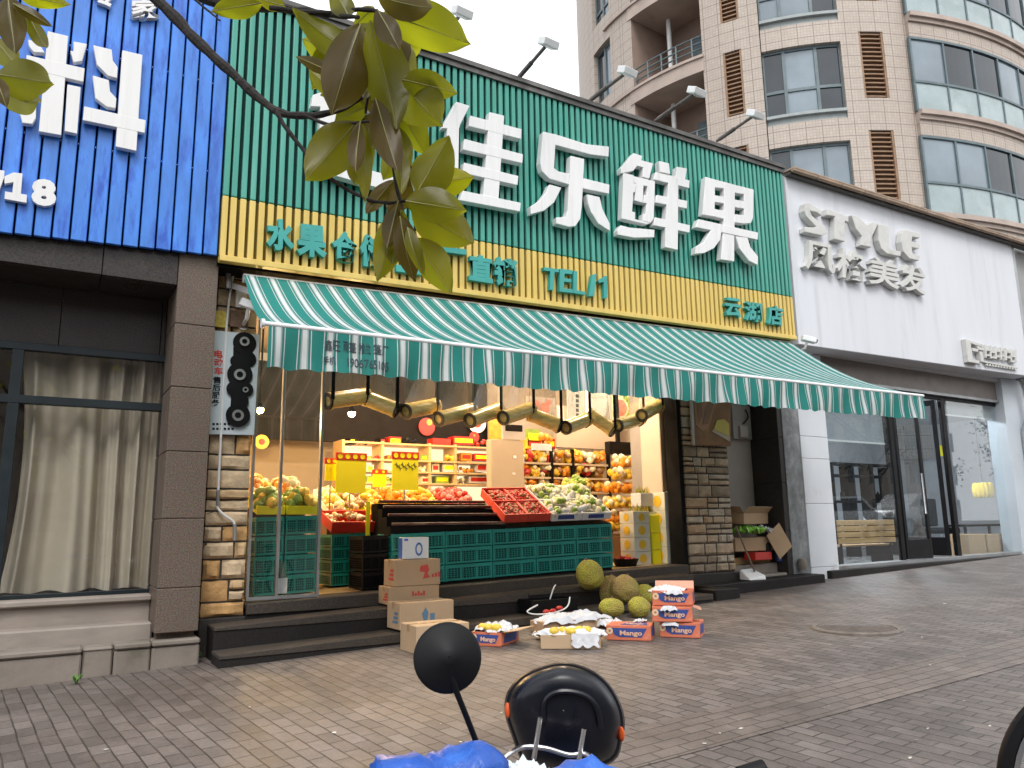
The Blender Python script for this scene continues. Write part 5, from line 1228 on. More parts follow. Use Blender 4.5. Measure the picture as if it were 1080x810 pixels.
# ------------------------------------------------------------------ goods on the steps and pavement
def carton(name,label,c,w,d,h,rz,mats,open_=False,tape=True,cat='carton',group=None,prints=None,flaps=None,tilt=0):
    """c = middle of the front bottom edge"""
    t=thing(name,label,cat,(0,0,0),group); b=MB()
    if open_:
        e=.006
        b.box((-w/2,0,0),(w/2,d,.008)); b.box((-w/2,0,.008),(w/2,e,h)); b.box((-w/2,d-e,.008),(w/2,d,h)); b.box((-w/2,e,.008),(-w/2+e,d-e,h)); b.box((w/2-e,e,.008),(w/2,d-e,h))
    else: b.box((-w/2,0,0),(w/2,d,h))
    b.build('box',mats[0],t,bevel=.005)
    if tape and not open_:
        b=MB(); b.box((-w/2-.001,d/2-.03,h*.75),(w/2+.001,d/2+.03,h+.0015)); b.build('tape',mat('packing_tape',(.40,.28,.16),.25,var=.05) if 'packing_tape' not in MATS else MATS['packing_tape'],t)
    for fl in flaps or []:
        b=MB(); side,ang,ln_=fl; ca,sa=math.cos(R(ang))*ln_,math.sin(R(ang))*ln_
        if side=='f': b.hexa([(-w/2,0,h),(w/2,0,h),(w/2,.005,h),(-w/2,.005,h),(-w/2,-ca,h+sa),(w/2,-ca,h+sa),(w/2,-ca+.004,h+sa+.004),(-w/2,-ca+.004,h+sa+.004)])
        if side=='b': b.hexa([(-w/2,d-.005,h),(w/2,d-.005,h),(w/2,d,h),(-w/2,d,h),(-w/2,d+ca,h+sa),(w/2,d+ca,h+sa),(w/2,d+ca+.004,h+sa+.004),(-w/2,d+ca+.004,h+sa+.004)])
        if side=='l': b.hexa([(-w/2,0,h),(-w/2+.005,0,h),(-w/2+.005,d,h),(-w/2,d,h),(-w/2-ca,0,h+sa),(-w/2-ca+.004,0,h+sa+.004),(-w/2-ca+.004,d,h+sa+.004),(-w/2-ca,d,h+sa)])
        if side=='r': b.hexa([(w/2-.005,0,h),(w/2,0,h),(w/2,d,h),(w/2-.005,d,h),(w/2+ca-.004,0,h+sa+.004),(w/2+ca,0,h+sa),(w/2+ca,d,h+sa),(w/2+ca-.004,d,h+sa+.004)])
        b.build('flap',mats[-1],t)
    if prints: prints(t,w,d,h)
    t.location=c; t.rotation_euler=(tilt,0,rz); return t
def stamp(shape,mm):
    def f(t,w,d,h):
        b=MB()
        if shape=='rooster':
            x=w*.15; b.prism([(x-.05,-.002,h*.75),(x+.03,-.002,h*.8),(x+.05,-.002,h*.6),(x+.03,-.002,h*.45),(x+.06,-.002,h*.3),(x-.02,-.002,h*.25),(x+.0,-.002,h*.5),(x-.06,-.002,h*.55)],(0,.0015,0))
            for i in range(3): b.box((x+.08+i*.035,-.002,h*.3),(x+.105+i*.035,-.0005,h*.42+.01*i))
        elif shape=='word':
            for i in range(5): b.box((-.03+i*.03,-.002,h*.45),(-.008+i*.03,-.0005,h*.72-(i%2)*.02))
        elif shape=='figure':
            x=.01; b.prism([(x-.05,-.002,h*.3),(x-.01,-.002,h*.3),(x+.0,-.002,h*.6),(x-.03,-.002,h*.8),(x-.07,-.002,h*.55)],(0,.0015,0)); b.box((x+.02,-.002,h*.3),(x+.07,-.0005,h*.55))
        b.build('printing',mm,t); b=MB()
        for k in range(3): b.box((-w/2-.002,d*.15,h*(.22+.16*k)),(-w/2-.0005,d*(.55-.07*k),h*(.33+.16*k)))
        b.build('side_printing',mm,t)
    return f
# stack of four cartons leaning up the steps
A=P(439,690,Y=6.72); zg=gz(A.x,6.72)
A=G(439,691); w=(P(495,680,Y=A.y).x-A.x); h1=P(440,661,Y=A.y).z-A.z
carton('carton','plain brown carton on the pavement, lowest and nearest of the stack on the steps',V((A.x+w/2,A.y,A.z+.002)),w,.36,h1,0,[M_card2],group='cartons stacked on the steps')
y3=7.12; x0,x1=P(421.5,640,Y=y3).x,P(479,640,Y=y3).x; zt3=P(450,634.5,Y=y3).z; zb3=s3((x0+x1)/2)+.012
carton('carton','brown carton with small blue figure print, second lowest of the stack on the steps',V(((x0+x1)/2,y3,zb3)),x1-x0,.30,zt3-zb3,.03,[M_card2],prints=stamp('figure',mat('blue_print',(.10,.20,.30),.7)),group='cartons stacked on the steps')
y2_=7.46; x0,x1=P(411,625,Y=y2_).x,P(463,625,Y=y2_).x; zt2=P(440,618,Y=y2_).z; zb2=s2((x0+x1)/2)+.014
carton('carton','brown carton with red word print, under the topmost carton on the steps',V(((x0+x1)/2,y2_,zb2)),x1-x0,.31,zt2-zb2,-.02,[M_card],prints=stamp('word',M_redink),group='cartons stacked on the steps')
x0,x1=P(417,605,Y=y2_).x,P(465,605,Y=y2_).x; zt1=P(440,590,Y=y2_).z
carton('carton','brown carton with red rooster print, topmost of the stack on the steps',V(((x0+x1)/2,y2_+.01,zt2+.003)),x1-x0,.29,zt1-zt2-.004,.02,[M_card],prints=stamp('rooster',M_redink),group='cartons stacked on the steps')
x0,x1=P(424,580,Y=y2_+.1).x,P(451,580,Y=y2_+.1).x; ztw=P(438,567,Y=y2_+.1).z
def wp(t,w,d,h):
    b=MB(); c=V((w*.12,-.001,h*.45))
    b.lathe(c,[(.034,0),(.05,0),(.05,.003),(.034,.003)],24,ax=(0,-1,0)); o=b.build('ring_print',mat('blue_print_bright',(.05,.14,.42),.5),t); o.scale=(.8,1,1.35); o.location=(c.x*.2,0,-c.z*.35)
    b=MB(); b.box((-w/2-.0015,.004,.004),(-w/2-.0003,d-.004,h-.004)); b.box((-w/2+.02,-.0015,h-.035),(-w/2+.06,-.0003,h-.012)); b.build('side_print',mat('blue_side',(.06,.14,.50),.5),t)
carton('white_box','white box printed with a blue ring, standing on the topmost carton',V(((x0+x1)/2,y2_+.08,zt1+.003)),x1-x0,.12,ztw-zt1,-.06,[M_white],tape=False,cat='box',prints=wp)
# mango cartons
def mangoprint(t,w,d,h):
    b=MB(); z0,z1=h*.22,h*.82
    b.prism([(-w*.32,-.002,z0+.02),(-w*.2,-.002,z0),(w*.30,-.002,z0),(w*.42,-.002,z1),(-w*.38,-.002,z1)],(0,.0015,0))
    for x,s_ in ((w/2,1),(-w/2,-1)):
        b.prism([(x+s_*.002,d*.1,z0),(x+s_*.002,d*.85,z0),(x+s_*.002,d*.9,z1),(x+s_*.002,d*.2,z1)],(-s_*.0015,0,0))
    o=b.build('blue_panel',M_blueink,t)
    vs,fs=textmesh('Mango',.03); ax=[v.x for v in vs]; k=w*.5/(max(ax)-min(ax))
    b=MB(); b.add([V((v.x*k-w*.2,-.004+(.002 if v.z<0 else 0),h*.36+v.y*h*.42)) for v in vs],fs); b.build('lettering',mat('pale_orange_ink',(.72,.42,.28),.6) if 'pale_orange_ink' not in MATS else MATS['pale_orange_ink'],t,clean=False)
    b=MB(); b.lathe((-w*.42,-.001,h*.62),[(.012,0),(.03,0),(.03,.002),(.012,.002)],14,ax=(0,-1,0)); b.build('seal_print',mat('cream_ink',(.70,.55,.35),.6) if 'cream_ink' not in MATS else MATS['cream_ink'],t)
def crumple(b,c,rx,ry,hh,n=14,m=0,hang=None):
    n=int(n*1.6)
    sd=random.random()*90
    def fn(i,j):
        u,v=i/n*2-1,j/n*2-1; q=V((u*2.2+sd,v*2.2,sd)); r2=max(abs(u),abs(v))
        e=1+.25*noise.noise(q*1.4)
        z=hh*(.55+.9*noise.noise(q*1.7)+.45*noise.noise(q*3.7)+.25*abs(noise.noise(q*6.)))*(1-.35*r2**3)
        if hang and r2>.74: z-=hang*(r2-.74)/.26*(.8+.35*noise.noise(q*.9))
        return V(c)+V((u*rx*e,v*ry*e,z))
    b.grid(fn,n,n,m)
def paperfill(t,w,d,h,mangoes=4,rx=None,z=0,hang=None,hh=.05,cx_=0,cy_=None):
    b=MB(); crumple(b,(cx_,cy_ if cy_ is not None else d/2,h*.85+z),(rx or w*.5),d*.5,hh,16,0,hang); b.build('paper',M_paper,t,clean=False,smooth=75,local=True)
    if mangoes:
        for i in range(mangoes): b=MB(); b.ball((w*.7*((i+.5)/mangoes-.5),random.uniform(d*.12,d*.5),h*.9+hh*.75),(.055,.04,.035),10,7,rot=Matrix.Rotation(random.random()*3,3,'Z')); b.build('mango',mat('mango_skin',(.72,.50,.06),.4,var=.15) if 'mango_skin' not in MATS else MATS['mango_skin'],t,smooth=True,local=True)
GM='mango cartons on the pavement'
def spot(px,py): return G(px,py)
def wpx(px0,px1,c): return (px1-px0)*(c-EYE).dot(FW)/FL
c=spot(513,682); w=wpx(495,530,c); t=carton('fruit_carton','open orange and blue mango carton of crumpled paper beside the stacked brown cartons',c+V((0,0,.003)),w,.38,.125,-.98,[M_mango,M_card2],open_=True,prints=mangoprint,flaps=[('r',8,.16)],group=GM); paperfill(t,w,.38,.125,3,rx=w*.5,hh=.065,z=.015,hang=.03)
c=spot(602,685); w=wpx(571,634,c); t=carton('fruit_carton','plain brown open carton overflowing with white paper and yellow mangoes',c+V((0,0,.003)),w,.34,.12,-.66,[M_card2,M_card2],open_=True,group=GM); paperfill(t,w,.34,.12,5,rx=w*.54,hh=.05,z=.015,hang=.04)
b=MB()
b.grid(lambda i,j:V((lerp(w*.02,w*.47,i/14)+.02*noise.noise(V((i*.35,j*.5,1))),-.008-.012*abs(math.sin(i*.7+j*.3))-.01*j/8,.135-.125*(j/8)*(.78+.22*math.sin(i*.55)**2))),14,8); b.build('paper',M_paper,t,clean=False,smooth=75,local=True)
c=spot(605,668); t=thing('paper_wrap','loose white wrapping paper spread behind the brown open mango carton','paper',c+V((0,.1,0)))
b=MB(); crumple(b,c+V((.12,.22,.125)),.40,.15,.05,20,0,.06); crumple(b,c+V((.46,.0,.05)),.10,.13,.06,14,0,.04); crumple(b,c+V((-.36,-.05,.02)),.12,.08,.03,12,0,.015); b.build('sheet',M_paper,t,clean=False,smooth=75)
b=MB(); b.box((c.x-.28,c.y+.10,c.z+.002),(c.x+.48,c.y+.36,c.z+.115)); b.build('carton_below',M_card,t,bevel=.004)
c=spot(663,676); w=wpx(639,686,c); t=carton('fruit_carton','closed orange mango carton with blue panels lying in front of the jackfruits',c+V((0,0,.003)),w,.30,.135,-.84,[M_mango],prints=mangoprint,tape=False,group=GM)
b=MB(); b.prism([(-w*.2,.03,.1365),(w*.42,.03,.1365),(w*.36,.2,.1365),(-w*.1,.2,.1365)],(0,0,.0015)); b.build('blue_panel',M_blueink,t,local=True)
vs,fs=textmesh('Mango',.03); ax=[v.x for v in vs]; k=w*.4/(max(ax)-min(ax)); b=MB(); b.add([V((v.x*k-w*.08,.06+v.y*.1,.1395+(0 if v.z<0 else .0015))) for v in vs],fs); b.build('lettering',MATS['pale_orange_ink'],t,clean=False,local=True)
b=MB(); crumple(b,(w*.2,.25,.135),.06,.04,.035,8); b.build('paper',M_paper,t,clean=False,smooth=75,local=True)
c=spot(717,673); w=wpx(696,738,c); hS=.138
for k,(dx,rz,lab) in enumerate(((0,-.92,'orange and blue mango carton, lowest of the three stacked by the stone pillar'),(-.06,-.74,'orange and blue mango carton with torn flap, middle of three stacked by the stone pillar'),(-.03,-.82,'orange and blue mango carton with white paper, topmost of the three by the stone pillar'))):
    t=carton('fruit_carton',lab,c+V((dx,.02*k,.003+k*(hS+.006))),w,.30,hS,rz,[M_mango,mat('torn_flap',(.60,.30,.21),.7) if 'torn_flap' not in MATS else MATS['torn_flap']],open_=(k==2),prints=mangoprint,flaps=[('b',70,.07)] if k==2 else ([('r',-20,.09)] if k==1 else None),tape=False,group=GM)
    if k==2: paperfill(t,w,.30,hS,0,rx=w*.42,hh=.04,z=.01,cx_=-.06,hang=.03)
    b=MB(); crumple(b,(-.08+.05*k,-.015,hS*.93),.075,.022,.02,8,0,.035); b.build('paper',M_paper,t,clean=False,smooth=75,local=True)
# jackfruits
def jackmat(name,c,c2):
    m,nt,b=newmat(name); vec=coords(nt,kind='Object'); v=nn(nt,'ShaderNodeTexVoronoi'); v.inputs['Scale'].default_value=62; nt.links.new(vec,v.inputs['Vector'])
    n=noi(nt,vec,5,4); cc=mixc(nt,ramp(nt,n,[(.4,(0,)),(.65,(1,))]),c,c2); cc=mixc(nt,ramp(nt,v.outputs['Distance'],[(.15,(0,)),(.7,(.55,))]),cc,tuple(x*.45 for x in c))
    nt.links.new(cc,b.inputs['Base Color']); b.inputs['Roughness'].default_value=.75
    inv=nn(nt,'ShaderNodeMath',operation='SUBTRACT'); inv.inputs[0].default_value=1; nt.links.new(v.outputs['Distance'],inv.inputs[1]); bumpn(nt,b,inv.outputs[0],.8,.012); return m
J1=jackmat('jackfruit_green',(.48,.47,.06),(.44,.32,.08)); J2=jackmat('jackfruit_brown',(.44,.30,.11),(.40,.37,.07))
def jack(px,py,Y,rx,rz,lab,mm,tilt=0,stem=True):
    c=P(px,py,Y=Y); k=(c-EYE).dot(FW)/FL; a,bb=rx*k,rz*k
    t=thing('jackfruit',lab,'jackfruit',c,'jackfruits on the steps'); rot=Matrix.Rotation(tilt,3,'Y')
    b=MB(); b.ball(c,(a,min(a,bb)*1.02,bb),28,20,jit=.10,rot=rot); b.build('fruit',mm,t,smooth=True)
    if stem:
        d=rot@V((0,0,1)); b=MB(); b.tube([c+d*bb*.93,c+d*(bb*1.0+.02)],[.016,.011],8); b.build('stem',M_woodd,t)
jack(622,606,7.35,14.5,15.5,'greenish jackfruit standing alone on the upper step before the teal crates',J1,-.25)
jack(643,622,7.42,12,15,'brown jackfruit at the back left of the jackfruit heap, half hidden',J2,.2)
jack(659,621,7.14,15.5,14.5,'large brown jackfruit on top of the jackfruit heap',J2,.3)
jack(680,629,7.25,12.5,12,'yellow green jackfruit at the right shoulder of the heap',J1,.4)
jack(645,640.5,6.82,15,9.6,'broad green jackfruit lying at the front left of the heap',J1,.08)
jack(674,640.5,6.80,12.5,11,'round green jackfruit at the front right of the heap',J1,.3)
b=MB(); c=P(693,636,Y=7.1); b.prism([c+V((-.08,0,-.25)),c+V((.06,0,-.25)),c+V((.05,.1,.08)),c+V((-.12,.1,.1))],(0,.006,0)); tag(b.build('cardboard_sheet',M_card),'torn brown cardboard sheet wedged between the jackfruits and the mango stack','cardboard')
# black basket with cables on the second step
c=P(580,640,Y=7.25); c.z=s3(c.x)+.004
t=thing('basket','flat black plastic basket holding loose cables on the steps','basket',c)
b=MB(); x=c.x
for (x0,x1,y0,y1,z0,z1) in ((-.3,.3,0,.28,0,.012),(-.3,.3,0,.012,.012,.14),(-.3,.3,.268,.28,.012,.14),(-.3,-.288,.012,.268,.012,.14),(.288,.3,.012,.268,.012,.14)): b.box((c.x+x0,c.y+y0-.1,c.z+z0),(c.x+x1,c.y+y1-.1,c.z+z1))
b.build('tray',M_black,t,bevel=.006)
def cable(lab,pts,r,mm,nm='cable'):
    b=MB(); b.tube(pts,r,6); tag(b.build(nm,mm,smooth=True),lab,'cable')
def smoothp(ps,n=6):
    ps=[V(p) for p in ps]; out=[]
    for i in range(len(ps)-1):
        p0,p1,p2,p3=ps[max(i-1,0)],ps[i],ps[i+1],ps[min(i+2,len(ps)-1)]
        for k in range(n):
            u=k/n; out.append(.5*((2*p1)+(p2-p0)*u+(2*p0-5*p1+4*p2-p3)*u*u+(3*p1-p0-3*p2+p3)*u**3))
    return out+[ps[-1]]
cable('white cable looping up from the black basket on the steps',smoothp([P(567,638,Y=7.02),P(556,645,Y=6.98),P(566,648,Y=6.97),P(585,646,Y=6.98),P(598,640,Y=7.0),P(601,630,Y=7.1)]),.008,M_white)
cable('pale cord trailing from the basket down to the mango cartons',smoothp([P(580,632,Y=7.2),P(584,620,Y=7.2),P(586,617,Y=7.25)]),.007,M_white,'cord')
cable('white cord lying on the pavement between two mango cartons',smoothp([P(580,646,Y=6.95),P(572,652,Y=6.9),P(566,664,Y=6.75),P(562,668,Y=6.7)]),.006,M_white,'cord')
b=MB(); 
for px,py in ((576,645),(583,644),(590,641)): b.ball(P(px,py,Y=6.99),(.045,.02,.02),10,6)
tag(b.build('red_bag',M_red,smooth=True),'small red plastic bag by the black basket on the steps','bag')

# ------------------------------------------------------------------ left pillar: conduit, poster, meter box
c=P(232,430,Y=FY-.03)
b=MB(); b.tube(smoothp([P(246,288,Y=FY-.04),P(240,330,Y=FY-.04),P(236,400,Y=FY-.04),P(230,520,Y=FY-.04),P(229,534,Y=FY-.04),P(236,543,Y=FY-.05),P(247,552,Y=FY-.05),P(247.5,570,Y=FY-.05)]),.012,8)
tag(b.build('conduit',M_white,smooth=True),'white cable running down the left stone pillar past the poster','cable')
b=MB(); A,B=P(247.5,553,Y=FY-.05),P(247.5,570,Y=FY-.05); b.tube([A,B],.018,8); tag(b.build('cable_sleeve',M_steel),'grey sleeve at the lower end of the white pillar cable','cable sleeve'); b=MB(); A,B=P(230,517,Y=FY-.045),P(229.5,533,Y=FY-.045); b.tube([A,B],.016,8); tag(b.build('cable_sleeve',M_steel),'grey sleeve on the white pillar cable just above its bend','cable sleeve')
YPo=FY-.045
t=thing('wall_poster','tall pale poster with black tyre pictures and red characters on the left stone pillar','poster',P(243,400,Y=YPo))
def q4(b,pts,Y,m=0,dep=.01): b.prism([P(x,y,Y=Y) for x,y in pts],(0,dep,0),m)
b=MB(); q4(b,[(223.5,348),(274,353),(268,459),(219,458)],YPo,0,.025); b.build('board',mat('poster_ice',(.50,.57,.62),.35,var=.1,vs=2),t,bevel=.003)
b=MB()
for i,(x,y,r) in enumerate(((258,362,12),(261,379,9),(250,381,7),(253,395,13),(259,411,8),(247,410,8),(253,423,9),(251,438,12.5))):
    c=P(x,y,Y=YPo-.003-.003*i); k=r*(c-EYE).dot(FW)/FL; b.lathe(c,[(.001,.004),(k,.004),(k,0)],20,ax=(0,-1,0))
q4(b,[(246,366),(268,362),(262,400),(246,398)],YPo-.002,0,.0015); q4(b,[(244,412),(262,408),(260,432),(243,430)],YPo-.002,0,.0015)
b.build('tyre_print',M_black,t)
b=MB()
for i,(x,y,r) in enumerate(((258,360,5),(253,395,6),(259,411,3),(251,438,6))):
    c=P(x,y,Y=YPo-.026-.002*i); k=r*(c-EYE).dot(FW)/FL; b.lathe(c,[(k*.55,0),(k,0),(k,.003),(k*.55,.003)],18,ax=(0,-1,0))
b.build('hub_print',M_steel,t)
b=MB(); 
for i,ch in enumerate('电动车'): addtext(b,ch,226,369+i*9,235,377.5+i*9,YPo-.003,.002,.03)
b.build('red_lettering',M_redcard,t)
b=MB()
for i,ch in enumerate('售后服务'): addtext(b,ch,224.5-i*.5,397+i*8,233-i*.5,404.5+i*8,YPo-.003,.002,.03)
for i in range(9): q4(b,[(224+i*4,446),(226.5+i*4,446.2),(226.5+i*4,448.5),(224+i*4,448.3)],YPo-.0025-.0001*i,0,.001)
for i in range(6): q4(b,[(224+i*4,451),(226.5+i*4,451.2),(226.5+i*4,453.5),(224+i*4,453.3)],YPo-.0025-.0001*i,0,.001)
b.build('black_lettering',M_black,t)
b=MB(); wbox(b,227,328,240,345,FY-.04,.03); tag(b.build('small_notice',mat('yellow_notice',(.55,.42,.06),.6,var=.3,vs=30)),'small yellow notice on the left stone pillar above the poster','notice')
b=MB(); wbox(b,243,328,262,345,FY-.035,.03); tag(b.build('small_notice',mat('brown_notice',(.14,.08,.05),.6,var=.4,vs=30)),'small brown notice on the left stone pillar above the poster','notice')
b=MB(); b.bar(P(247,302,Y=FY-.08),P(268,309,Y=FY-.3),.06,.06); tag(b.build('wall_bracket',M_white,bevel=.005),'white awning wall bracket on top of the left stone pillar','bracket')
b=MB(); b.tube([P(240,280,Y=FY-.1),P(241,304,Y=FY-.1)],.03,8); b.box(P(244,282,Y=FY-.06),P(250,290,Y=FY-.02)); tag(b.build('junction_box',M_steel),'grey junction box and pipe under the corner of the green sign','junction box')
# right pillar poster
YPp=FY-.05
t=thing('wall_poster','brown food poster with bread tray and yellow cake on the right stone pillar','poster',P(750,440,Y=YPp))
b=MB(); q4(b,[(728.5,405),(770.5,405),(771,470.5),(731,469)],YPp,0,.03); b.build('board',mat('poster_brown',(.24,.125,.055),.75,var=.25,vs=4),t,bevel=.003)
b=MB(); q4(b,[(731,410),(759,412),(747,452),(741,455),(734,448)],YPp-.004,0,.003); b.build('tray_print',mat('tray_tan',(.30,.15,.06),.5,var=.2),t)
b=MB(); q4(b,[(744,432),(750,419),(755,420),(747,447),(741,448)],YPp-.0075,0,.003); q4(b,[(735,423),(740,422),(741,440),(737,446)],YPp-.0075,0,.003); b.build('bread_print',mat('bread_brown',(.20,.085,.03),.5,var=.2),t)
b=MB(); q4(b,[(751,455),(754,450),(770,459),(770,466)],YPp-.0075,1,.003); q4(b,[(753,453),(756,443),(764,442),(769,447),(769.5,460)],YPp-.011,0,.003); b.build('cake_print',[mat('cake_yellow',(.50,.40,.05),.5),MATS['cream_pillar']],t)
b=MB(); q4(b,[(728,404),(730.3,404),(733,469.5),(731,469.5)],YPp-.006,0,.035); b.build('edge_strip',M_steel,t)
t=thing('meter_board','grey board with a cable box on the back wall of the dark recess','board',P(780,445,Y=FY+.5))
b=MB(); wbox(b,773,428,792,463,FY+.49,.06); b.build('board',mat('board_grey',(.34,.32,.30),.6,var=.1),t); b=MB(); wbox(b,781,449,789,461,FY+.45,.038); b.build('cable_box',M_greywall,t)
b=MB(); b.tube(smoothp([P(786,432,Y=FY+.47),P(789,440,Y=FY+.46),P(784,447,Y=FY+.47)]),.01,6); b.build('cable',M_black,t)
# recess clutter
def fl(px,py,Y): return P(px,py,Y=Y)
ybk=FY+.13
M_c3=M_card
def boxat(lab,px0,py0,px1,py1,Y,d,mm,rz=0,open_=False,flaps=None,nm='carton',cat='carton',tilt=0,gr='cartons piled in the recess'):
    A,B=P(px0,py1,Y=Y),P(px1,py0,Y=Y); return carton(nm,lab,V(((A.x+B.x)/2,Y,A.z)),B.x-A.x,d,B.z-A.z,rz,[mm],open_=open_,flaps=flaps,tape=False,cat=cat,group=gr,tilt=tilt)
boxat('flattened brown carton at the bottom of the pile in the recess',776,566,818,582,ybk,.35,M_card)
boxat('open brown carton thrown on top of the pile in the recess',779,541,815,553,ybk+.02,.34,M_card,.25,True,[('f',50,.12),('l',40,.14)],tilt=.05)
b=MB(); A=P(815,558,Y=ybk-.06); B=P(829,583,Y=ybk-.15); b.obox((A+B)/2,(B-A)/2,V((.12,-.02,.09)),V((.004,.006,.0))); tag(b.build('cardboard_sheet',M_card),'brown cardboard flap leaning on the right of the recess pile','cardboard')
b=MB(); crumple(b,P(790,563,Y=ybk-.02),.2,.16,.12,16); tag(b.build('plastic_bag',mat('lime_bag',(.22,.50,.05),.45,var=.3,vs=12)),'bright lime green plastic bag on the recess cartons','bag')
b=MB(); crumple(b,P(804,562,Y=ybk-.0),.11,.12,.10,14); tag(b.build('plastic_bag',M_paper),'white plastic bag beside the lime bag in the recess','bag')
boxat('red box with pale lettering at the foot of the recess pile',796,582,815,591,FY+.06,.2,M_red,.1)
b=MB(); c=P(821,586,Y=FY+.15); b.lathe(c-V((0,0,.08)),[(.001,0),(.05,0),(.05,.1),(.02,.14),(.02,.17),(.001,.17)],14); tag(b.build('bottle',M_blueink,smooth=True),'small dark blue bottle at the right foot of the recess pile','bottle')
b=MB(); c=P(809,577,Y=FY+.15); b.lathe(c-V((0,0,.1)),[(.001,0),(.06,0),(.05,.14),(.025,.17),(.001,.17)],14); tag(b.build('bottle',M_black,smooth=True),'small black jar on the red box in the recess','jar')
# long handled dustpan
hA,hB=P(776,555,Y=FY+.02),P(796,603,Y=7.6)
t=thing('dustpan','white long handled dustpan leaning on the right stone pillar','dustpan',hB)
b=MB(); b.tube([hA,hB],.013,8); b.build('handle',mat('rusty_handle',(.14,.09,.06),.6,var=.3),t)
b=MB(); c=V((hB.x-.06,7.6,zl(hB.x)+.004)); b.hexa([c+V(p) for p in ((-.16,-.11,0),(.14,-.13,0),(.12,.1,0),(-.12,.12,0),(-.17,-.10,.02),(.15,-.11,.06),(.11,.1,.15),(-.1,.12,.14))]); b.build('pan',M_white,t,bevel=.012)
b=MB(); b.lathe(P(847,601,Y=FY-.06)-V((0,0,.0)),[(.001,0),(.06,0),(.07,.09),(.05,.16),(.001,.17)],12); tag(b.build('plastic_bag',M_conc,smooth=True),'grey crumpled bag at the foot of the white pillar','bag')

# ------------------------------------------------------------------ salon interior
YI=9.2
t=thing('wooden_bench','slatted light wood bench inside the left salon window','bench',P(915,590,Y=8.5))
x0,x1=P(884,560,Y=8.4).x,P(944,560,Y=8.4).x; zbn0,zbn1=P(915,573,Y=8.4).z,P(915,548,Y=8.4).z
b=MB()
for k in range(4): z=lerp(zbn0,zbn1,(k+.5)/4); b.box((x0,8.4,z-.045),(x1,8.43,z+.045))
b.build('backrest',M_wood,t,bevel=.006)
b=MB()
for k in range(3): b.box((x0,8.46+k*.13,zbn0-.05),(x1,8.57+k*.13,zbn0-.02))
b.build('seat',M_wood,t,bevel=.006)
for x in (x0+.1,x1-.1): b=MB(); b.box((x-.03,8.45,.4),(x+.03,8.83,zbn0-.052)); b.box((x-.02,8.432,.4),(x+.02,8.45,zbn1)); b.build('leg',M_black,t)
b=MB(); q=YI+1.2; a0,a1=P(878,485,Y=q).x,P(940,485,Y=q).x
for z in (1.0,1.55,2.1,2.35): b.box((a0,q,z-.02),(a1,q+.35,z+.02))
for u in (0,.33,.66,1): b.box((lerp(a0,a1,u)-.02,q+.005,.4),(lerp(a0,a1,u)+.02,q+.345,2.32))
tag(b.build('display_shelf',M_black),'black open shelf at the back of the left salon window','shelf')
for k,(px,py,w_,h_,mm) in enumerate(((882,497,.12,.2,M_dark),(893,497,.1,.24,M_dark),(905,497,.12,.18,M_blueink),(922,483,.2,.22,M_card2),(930,497,.1,.2,M_black),(900,514,.14,.2,M_dark),(914,514,.1,.22,M_posterw),(926,514,.12,.18,M_dark))):
    z=[2.1+.02,1.55+.02,1.0+.02][0 if py<490 else (1 if py<505 else 2)]; x=P(px,py,Y=q).x; b=MB(); b.lathe((x,q+.15,z),[(.001,0),(w_/2,0),(w_/2,h_*.7),(w_/5,h_*.85),(w_/5,h_),(.001,h_)],12)
    tag(b.build('bottle',mm,smooth=True),'hair product bottle on the black salon shelf, %s from the left'%nth(k),'bottle','bottles on the salon shelf')
c=P(1037,517,Y=8.9)
t=thing('yellow_lantern','bright yellow ribbed paper lantern in the right salon window','lantern',c)
b=MB(); k=.21
for i in range(14): 
    a0_=2*math.pi*i/14; b.ball(c+V((math.cos(a0_)*k*.72,math.sin(a0_)*k*.72,0)),(k*.3,k*.3,k*.78),8,6)
b.ball(c,(k*.8,k*.8,k*.8),12,8); b.build('shade',mat('lantern_yellow',(.85,.60,.02),.5,var=.05),t,smooth=True)
b=MB(); b.tube([c+V((0,0,.15)),c+V((0,0,2.0))],.006,6); b.build('cord',M_black,t)
for k,(px0,px1,lab) in enumerate(((1023,1040,'pale cardboard box standing left in the right salon window'),(1041,1057,'pale cardboard box standing right in the right salon window'))):
    A,B=P(px0,583,Y=8.15),P(px1,563,Y=8.15); carton('carton',lab,V(((A.x+B.x)/2,8.15,.41)),B.x-A.x-.01,.35,B.z-.41,0,[M_card2],group='boxes in the salon window')
b=MB(); a0,a1=P(1019,560,Y=8.6).x,P(1064,560,Y=8.6).x; b.box((a0,8.6,1.0),(a1,9.0,1.04))
for x in (a0+.03,a1-.03):
    for y in (8.63,8.97): b.box((x-.02,y-.02,.4),(x+.02,y+.02,.998))
tag(b.build('side_table',M_black),'black framed low table behind the cardboard boxes in the salon','table')
t=thing('styling_chair','black salon chair seen through the open glass door','chair',P(998,560,Y=9.6))
c=V((P(994,560,Y=9.6).x,9.6,.4)); b=MB(); b.box(c+V((-.25,-.25,.45)),c+V((.25,.25,.58))); b.build('seat',M_black,t,bevel=.04,seg=2)
b=MB(); b.box(c+V((-.24,.2,.6)),c+V((.24,.3,1.2))); b.build('backrest',M_black,t,bevel=.04,seg=2)
b=MB(); b.lathe(c,[(.001,0),(.28,0),(.28,.03),(.04,.05),(.04,.45),(.001,.45)],16); b.build('base',M_chrome,t,smooth=True)
b=MB(); wbox(b,991,470,1001,481,8.5,.01); tag(b.build('notice',M_yel),'small yellow notice behind the salon door glass','notice')
b=MB(); wbox(b,1040,490,1064,503,12.2,.04); tag(b.build('wall_sign',M_redink),'red banner on the rear wall of the salon','banner')
